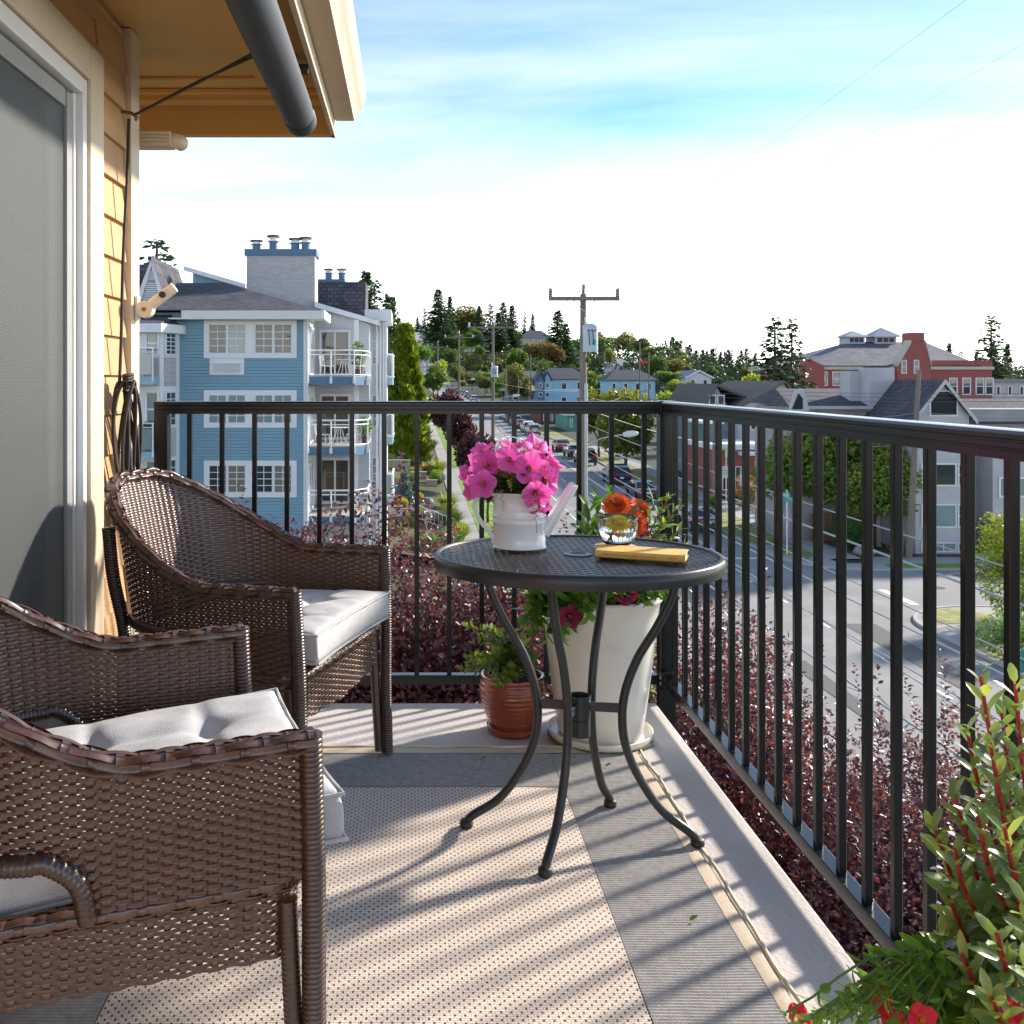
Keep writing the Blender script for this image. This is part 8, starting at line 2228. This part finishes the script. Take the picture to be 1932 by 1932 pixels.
# ================================================================== the garden left of the pavement
sheet('garden_slope', [-4.0, -1.0, 3.1], [50, 60, 72, 86, 100, 130], lambda x, y: street_z(y) + 0.2 + max(0, (1.5 - x)) * 0.22, M('garden_soil', (0.10, 0.065, 0.04), 0.95, var=0.4, vscale=1.5, bump=0.8, bscale=8, col2=(0.09, 0.10, 0.03)), 0.0)
def gz(x, y): return street_z(y) + 0.2 + max(0, (1.5 - x)) * 0.22
def shrub(label, x, y, h, w, mat, n=1800, leaf=0.10, name='shrub', z=None, cat='shrub', blobs=9, group=None):
    z = gz(x, y) if z is None else z
    t = thing(name, label, cat, (x, y, z), 0, group)
    rg = np.random.default_rng(int(abs(x * 31 + y * 17)) + 3)
    bl = [(0, 0, h * 0.5, w * 0.42, w * 0.42, h * 0.45)] + tree_blobs(rg, blobs, w * 0.45, w * 0.45, h * 0.42, h * 0.55)
    P, A, U, d = crown_cloud(rg, n, bl, shell=0.25)
    P[:, 2] = np.maximum(P[:, 2], 0.03)
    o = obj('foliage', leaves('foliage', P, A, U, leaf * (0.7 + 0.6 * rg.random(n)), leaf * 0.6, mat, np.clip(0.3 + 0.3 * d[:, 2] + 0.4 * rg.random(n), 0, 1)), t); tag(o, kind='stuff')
    MB().tube([(0, 0, 0), (0, 0, h * 0.5)], [0.05, 0.02], 6).tube([(0, 0, 0.05), (w * 0.2, 0, h * 0.5)], [0.03, 0.01], 6).build('stem', m_bark, t)
    return t
def grass_clump(label, x, y, h, w, mat, n=700, z=None, group=None, wid=0.03):
    z = gz(x, y) if z is None else z
    rg = np.random.default_rng(int(abs(x * 57 + y * 13)) + 5)
    t = thing('ornamental_grass', label, 'grass clump', (x, y, z), 0, group)
    a = rg.random(n) * 2 * PI; r0 = rg.random(n) ** 0.5 * w * 0.18; out = 0.2 + 1.0 * rg.random(n)
    V = []; F = []; k = 5
    for i in range(n):
        dx_, dy_ = math.cos(a[i]), math.sin(a[i]); hh = h * (0.55 + 0.5 * rg.random()); rr = w * 0.5 * out[i]
        for s_ in range(k):
            q = s_ / (k - 1); px_ = dx_ * (r0[i] + rr * q * q); py_ = dy_ * (r0[i] + rr * q * q); pz = hh * (q - 0.35 * q ** 3 * out[i]); ww = wid * (1 - q) + 0.004
            V.append((px_ - dy_ * ww, py_ + dx_ * ww, pz)); V.append((px_ + dy_ * ww, py_ - dx_ * ww, pz))
        b = i * k * 2
        for s_ in range(k - 1): F.append((b + 2 * s_, b + 2 * s_ + 1, b + 2 * s_ + 3, b + 2 * s_ + 2))
    me = np_mesh('blades', V, F, mat, np.repeat(rg.random(n), k - 1)); o = obj('blades', me, t); tag(o, kind='stuff')
    return t
G_grass = LEAF('fountain_grass', (0.16, 0.22, 0.03), (0.36, 0.40, 0.06), (0.55, 0.50, 0.15), trans=0.4)
G_tawny = LEAF('tawny_grass', (0.30, 0.20, 0.07), (0.55, 0.40, 0.15), trans=0.4)
G_spr = LEAF('blue_spruce_needles', (0.06, 0.11, 0.10), (0.17, 0.25, 0.24), trans=0.1)
G_yel = LEAF('golden_shrub', (0.30, 0.27, 0.02), (0.55, 0.48, 0.04))
def gpx(px, py, dz=0.0):
    """foot of a thing on the garden slope from where it is seen"""
    Y = 9.2 * FPX / (py - 718.0)
    return XW(px, Y), Y
sp_me = conifer_meshes(77, levels=22, slim=2.0, base=0.03, n_br=11, leaf=0.10)
x_, y_ = gpx(763, 962)
tree('blue_spruce', 'small blue spruce in the sloping garden', sp_me, x_, y_, gz(x_, y_) - 0.1, 2.9, 2.9, G_spr)
for i, (px, py, h, w, mt, lab) in enumerate([(826, 905, 1.7, 2.4, G_grass, 'big fountain grass beside the pavement above the round bush'), (806, 905, 1.3, 1.6, G_tawny, 'tawny grass beside the garden wall'), (845, 960, 1.4, 2.0, G_grass, 'soft green grass beside the pavement below the round bush'),
        (852, 990, 1.5, 2.0, G_grass, 'light green grass spilling over the pavement edge'), (830, 985, 1.0, 1.5, G_tawny, 'pale feathery grass between the rocks'), (815, 862, 1.4, 2.2, G_grass, 'green grass clump at the far pavement edge'), (866, 1012, 1.2, 1.7, G_grass, 'nearest grass clump at the pavement edge'), (790, 985, 0.9, 1.3, G_tawny, 'straw coloured grass above the wooden steps')]):
    x_, y_ = gpx(px, py); grass_clump(lab, min(x_, 3.3), y_, h, w, mt, 600, group='garden grasses')
x_, y_ = gpx(765, 885)
grass_clump('spiky yucca like clump behind the blue spruce', x_, y_, 2.0, 2.8, LEAF('yucca', (0.10, 0.16, 0.03), (0.30, 0.36, 0.08), (0.5, 0.5, 0.2)), 300, wid=0.06)
for (px, py, h, w, mt, lab) in [(821, 922, 1.35, 1.35, LEAF('box_leaf', (0.08, 0.18, 0.01), (0.22, 0.36, 0.02)), 'round bright green clipped bush at the pavement'), (872, 1006, 0.9, 1.0, LEAF('box_leaf', (0.08, 0.18, 0.01), (0.22, 0.36, 0.02)), 'small bright green bush at the near pavement edge'), (757, 968, 0.7, 1.1, G_yel, 'golden shrub below the blue spruce'),
        (790, 950, 0.6, 0.8, G_yel, 'small golden shrub beside the steps'), (840, 1035, 1.3, 2.2, G_mid, 'dark green shrub below the wooden steps'), (800, 1040, 1.2, 2.0, G_mid, 'dark green shrub nearest to the purple plum'), (775, 870, 1.4, 2.2, G_mid, 'green shrub beside the wooden roof'), (810, 868, 1.3, 1.6, G_dark, 'dark bush under the wooden roof')]:
    x_, y_ = gpx(px, py); shrub(lab, x_, y_, h, w, mt)
tree_px('broadleaf_tree', 'lime green tree beside the white bay of the blue house', DECID_W[0], 772, 770, 112, G_lime, 1.0)
tree_px('broadleaf_tree', 'green tree at the upper end of the lawn strip', DECID[0], 803, 772, 150, G_mid, 0.9)
for i in range(34):
    x_ = -2.6 + 5.4 * rng.random(); y_ = 50 + 52 * rng.random()
    if -1.9 < x_ < 1.0 and 60 < y_ < 72: continue
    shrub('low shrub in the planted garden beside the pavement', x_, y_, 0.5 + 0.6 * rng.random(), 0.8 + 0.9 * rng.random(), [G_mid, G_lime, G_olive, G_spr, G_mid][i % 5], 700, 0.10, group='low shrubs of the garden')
# rocks
def rock(label, x, y, z, s_, seed, mat):
    rg = np.random.default_rng(seed); mb = MB()
    ph = rg.random(6) * 6
    n1, n2 = 9, 14; V = []
    for i in range(n1 + 1):
        th = PI * i / n1
        for j in range(n2):
            a = 2 * PI * j / n2; r = 1 + 0.22 * math.sin(3 * a + ph[0]) * math.sin(2 * th + ph[1]) + 0.14 * math.sin(5 * a + ph[2] + 3 * th)
            V.append((s_ * r * math.sin(th) * math.cos(a), s_ * 0.8 * r * math.sin(th) * math.sin(a), s_ * 0.62 * r * math.cos(th) + s_ * 0.4))
    F = [(i * n2 + j, i * n2 + (j + 1) % n2, (i + 1) * n2 + (j + 1) % n2, (i + 1) * n2 + j) for i in range(n1) for j in range(n2)]
    return tag(MB().add(V, F).build('boulder', mat, loc=(x, y, z), smooth=50), label, 'boulder')
m_rock = M('grey_rock', (0.26, 0.26, 0.28), 0.85, var=0.3, vscale=3, bump=0.8, bscale=8)
x_, y_ = gpx(806, 955); rock('blue grey boulder beside the garden steps', x_, y_, gz(x_, y_), 0.55, 2, m_rock)
x_, y_ = gpx(815, 975); rock('pale boulder in front of the blue grey one', x_, y_, gz(x_, y_), 0.5, 4, M('pale_rock', (0.45, 0.43, 0.40), 0.85, var=0.2, vscale=3))
rock('grey boulder before the maple at the grey townhouse', XW(1653, 51.2), 52.6, ZS + 0.1, 0.55, 7, m_rock)
# low tan garden walls and stairs
m_tanwall = M('tan_render', (0.42, 0.33, 0.22), 0.85, var=0.12, vscale=2)
gw = thing('garden_wall', 'tan rendered garden wall stepping down beside the stairs', 'wall', (0, 80, -8))
for (a, b, z0, z1, y0, y1) in ((-3.2, 0.2, -8.3, -6.2, 88, 88.3), (0.2, 1.6, -8.3, -6.9, 84, 84.3), (1.6, 2.4, -8.3, -7.2, 80, 80.3)):
    MB().bx(a, b, y0 - 80, y1 - 80, z0 + 8, z1 + 8).build('wall_panel', m_tanwall, gw); MB().bx(a - 0.05, b + 0.05, y0 - 80.06, y1 - 79.94, z1 + 8.003, z1 + 8.1).build('coping', m_kerb, gw)
stp = thing('garden_steps', 'pale concrete steps climbing towards the blue house', 'steps', (0.6, 74, -8))
for k in range(8): MB().bx(-0.8 - 0.34 * k, 1.0 - 0.34 * k, 0.0, 2.2, -0.3 + 0.17 * k, -0.13 + 0.17 * k).build('step', m_kerb, stp)
lp = thing('landing_steps', 'weathered wooden steps with white handrails below the blue house', 'steps', (-0.6, 61, -8.2))
m_deckw = M('weathered_deck', (0.46, 0.42, 0.36), 0.85, var=0.2, vscale=3)
for k in range(9): MB().bx(-0.75, 1.0, 0.30 * k, 0.30 * k + 0.28, 0.05 + 0.12 * k, 0.12 + 0.12 * k).build('tread', m_deckw, lp)
for (xa, xb, y0, h0) in ((-0.75, -0.75, 0, 0.1), (1.05, 1.05, 0, 0.1)):
    MB().tube([(xa, 0, 1.0), (xa, 2.7, 2.1)], 0.035, 6).build('handrail', m_white, lp)
    for k in range(10): MB().tube([(xa, 0.3 * k, 0.1 + 0.12 * k), (xa, 0.3 * k, 1.0 + 0.122 * k)], 0.02, 6).build('baluster', m_white, lp)
sl = thing('ramp_handrail', 'white sloping handrail beside the dark shrubs', 'handrail', (1.0, 60, -8.25))
MB().tube([(-0.6, 0, 1.7), (1.9, 0.5, 0.7)], 0.035, 6).build('rail', m_white, sl); MB().tube([(-0.6, 0, 0.9), (1.9, 0.5, -0.05)], 0.03, 6).build('rail', m_white, sl)
for k in range(11): MB().tube([(-0.6 + 0.25 * k, 0.05 * k, 1.7 - 0.1 * k), (-0.6 + 0.25 * k, 0.05 * k, 0.9 - 0.095 * k)], 0.018, 6).build('baluster', m_white, sl)
pg_ = thing('wooden_canopy', 'reddish wooden canopy roof over the garden path', 'canopy', (XW(780, 112), 112, street_z(112)))
for k in range(9): MB().bx(-2.0 + 0.445 * k, -1.57 + 0.445 * k, -1.4, 1.6, 1.95, 2.05, Matrix.Rotation(R(14), 4, 'X')).build('plank', M('red_cedar', (0.26, 0.09, 0.045), 0.7, var=0.2, vscale=3, objvar=0.15), pg_)
for (sx, sy) in ((-1.8, -1.2), (1.9, -1.2), (-1.8, 1.4), (1.9, 1.4)): MB().bx(sx - 0.07, sx + 0.07, sy - 0.07, sy + 0.07, -0.3, 1.9 + sy * 0.25).build('post', MATS['red_cedar'], pg_)

# ================================================================== right hand side greenery, signs and bits
shrub('dense dark green clipped bush before the board fence', XW(1602, 54.3), 54.3, 1.85, 2.7, LEAF('yew', (0.012, 0.06, 0.006), (0.05, 0.17, 0.015)), 5000, 0.09, z=ZS + 0.15)
grass_clump('tall green grass clump on the near street corner', XW(1842, 42.5), 42.5 - 4.2, 2.0, 2.6, LEAF('tall_grass', (0.07, 0.16, 0.03), (0.18, 0.30, 0.05)), 900, z=ZS + 0.14)
shrub('yellow green young tree at the right picture edge', XW(1915, 37.5), 37.5, 4.6, 3.2, LEAF('sumac', (0.10, 0.17, 0.015), (0.32, 0.36, 0.03), (0.50, 0.36, 0.05)), 6000, 0.14, z=ZS + 0.14, name='young_tree', cat='tree', blobs=16)
shrub('low blue green shrub before the grey right wing', XW(1890, 52.8), 52.9, 1.9, 3.0, G_spr, 2500, 0.12, z=ZS + 0.15)
shrub('green shrub below the yellow green young tree', XW(1905, 33), 33, 1.6, 2.4, G_mid, 2500, 0.11, z=ZS + 0.14)
shrub('blue green ground shrub at the foot of the maple', XW(1695, 53), 53.2, 0.7, 1.3, G_spr, 800, 0.08, z=ZS + 0.15)
for i, (x, y, h, w, mt) in enumerate([(25.0, 70.5, 1.8, 2.0, G_rust), (26.0, 68.5, 1.2, 1.6, G_tawny), (25.2, 66.5, 1.0, 1.5, G_mid), (25.6, 73, 2.2, 1.8, LEAF('autumn_shrub', (0.25, 0.10, 0.01), (0.6, 0.25, 0.02))), (20.9, 66, 1.6, 1.2, G_mid)]):
    shrub(['rust coloured shrub before the brick shop', 'straw coloured shrub before the brick shop', 'low green shrub before the brick shop', 'orange shrub at the corner of the brick shop', 'young green shrub on the verge by the navy sedan'][i], x, y, h, w, mt, 1500, 0.12, z=street_z(y) + 0.14)
def post_sign(name, label, x, y, h, boards, r=0.035, mat=None):
    t = thing(name, label, 'sign', (x, y, street_z(y) + 0.13))
    MB().tube([(0, 0, 0), (0, 0, h)], r, 8).build('post', mat or m_white, t, smooth=50)
    for (bx0, bx1, z0, z1, rz, m_, txts, ink) in boards:
        b = MB().bx(bx0, bx1, -0.045, -0.03, z0, z1).build('board', m_, t, rot=(0, 0, rz))
        for (tx, tz, s_) in txts:
            obj('lettering', text_mesh(tx[0], s_, ink), b, ((bx0 + bx1) / 2 + tx[1], -0.049, tz), (PI / 2, 0, 0))
    return t
m_sgreen = M('sign_green', (0.03, 0.36, 0.27), 0.4); m_ink2 = M('dark_print', (0.05, 0.08, 0.07), 0.6); m_wink = M('white_print', (0.75, 0.78, 0.76), 0.5)
Ysg = 52.0
post_sign('street_sign', 'green street name sign on a white post at the corner', XW(1493, Ysg), Ysg + 0.6, 3.55, [(-0.62, 0.12, 3.15, 3.42, 0, m_sgreen, [(('SW Hills', 0.0), 3.28, 0.19)], m_wink), (-0.45, 0.35, 2.90, 3.12, -0.9, m_sgreen, [], m_wink)])
post_sign('notice_sign', 'pale green notice board on a tall white post before the brick shop', XW(1370, 69), 69, 4.6, [(-0.42, 0.30, 2.3, 3.05, 0, M('pale_green_board', (0.55, 0.66, 0.55), 0.5), [(('JUNCTION', 0.0), 2.85, 0.14), (('CENTER', 0.0), 2.64, 0.14)], m_ink2)])
post_sign('blue_sign', 'pale blue sign board before the brick shop', XW(1402, 70), 70, 2.6, [(-0.25, 0.25, 1.6, 2.5, 0, M('pale_blue_board', (0.50, 0.58, 0.72), 0.5), [], m_ink2)])
ps = thing('crossing_post', 'white post with orange and yellow bands at the shop corner', 'post', (XW(1435, 66), 66, street_z(66) + 0.13))
for (z0, z1, mt) in ((0.0, 0.55, m_white), (0.55, 0.75, M('black_band', (0.02, 0.02, 0.02), 0.6)), (0.75, 1.15, M('orange_band', (0.75, 0.30, 0.03), 0.5)), (1.15, 2.9, m_white), (2.9, 3.2, M('lime_band', (0.55, 0.75, 0.05), 0.5)), (3.2, 3.6, m_white), (3.6, 3.9, M('orange_band', (0.75, 0.30, 0.03), 0.5))):
    MB().tube([(0, 0, z0 + 0.002), (0, 0, z1)], 0.09, 10).build('band', mt, ps, smooth=50)
# fire hydrant at the lower right
hy = thing('fire_hydrant', 'green fire hydrant on the verge behind the right railing', 'hydrant', (XW(1930, 31.5), 31.5, ZS + 0.13))
m_hyd = M('hydrant_green', (0.02, 0.20, 0.16), 0.45)
MB().lathe([(0.20, 0), (0.20, 0.06), (0.13, 0.07), (0.12, 0.48), (0.15, 0.50), (0.15, 0.54), (0.11, 0.62), (0.04, 0.70), (0.04, 0.76), (0, 0.77)], 20).build('barrel', m_hyd, hy, smooth=50)
for s_ in (-1, 1): MB().tube([(s_ * 0.08, 0, 0.38), (s_ * 0.22, 0, 0.38)], [0.07, 0.075], 12).build('outlet', m_hyd, hy, smooth=50)
MB().tube([(0, -0.08, 0.34), (0, -0.22, 0.34)], [0.09, 0.095], 12).build('outlet', m_hyd, hy, smooth=50)
# speed warning sign far up the street
ws = thing('warning_sign', 'yellow green warning sign far up the street', 'sign', (XW(846, 300), 300, street_z(300)))
MB().tube([(0, 0, 0), (0, 0, 5.0)], 0.06, 6).build('post', m_galv, ws); MB().bx(-0.5, 0.5, -0.03, 0.03, 4.0, 5.0, Matrix.Translation((0, -0.1, 4.5)) @ Matrix.Rotation(PI / 4, 4, 'Y') @ Matrix.Translation((0, 0, -4.5))).build('board', M('fluorescent', (0.55, 0.75, 0.03), 0.5), ws)

# ================================================================== look-alikes get their own labels: counted by where they stand in the view
ONES = ['', 'first', 'second', 'third', 'fourth', 'fifth', 'sixth', 'seventh', 'eighth', 'ninth', 'tenth', 'eleventh', 'twelfth', 'thirteenth', 'fourteenth', 'fifteenth', 'sixteenth', 'seventeenth', 'eighteenth', 'nineteenth']
TENS = {2: ('twentieth', 'twenty'), 3: ('thirtieth', 'thirty'), 4: ('fortieth', 'forty'), 5: ('fiftieth', 'fifty'), 6: ('sixtieth', 'sixty'), 7: ('seventieth', 'seventy'), 8: ('eightieth', 'eighty'), 9: ('ninetieth', 'ninety')}
def ordinal(n):
    if n < 20: return ONES[n]
    t, o = divmod(n, 10)
    return TENS[t][0] if o == 0 else TENS[t][1] + '-' + ONES[o]
bpy.context.view_layer.update()
same = {}
for o in scene.objects:
    if o.parent is None and o.get('label') and o.get('category'): same.setdefault(o['label'], []).append(o)
for lab, os_ in same.items():
    if len(os_) < 2: continue
    if os_[0]['category'] == 'wire':
        def key(o):
            c = o.matrix_world @ (sum((Vector(b) for b in o.bound_box), Vector()) / 8); return (c.y // 40, -c.z)
        word = 'from the top'
    else:
        def key(o): return o.location.x / max(o.location.y, 1.0)
        word = 'from the left'
    for i, o in enumerate(sorted(os_, key=key)): o['label'] = lab + ', ' + ordinal(i + 1) + ' ' + word
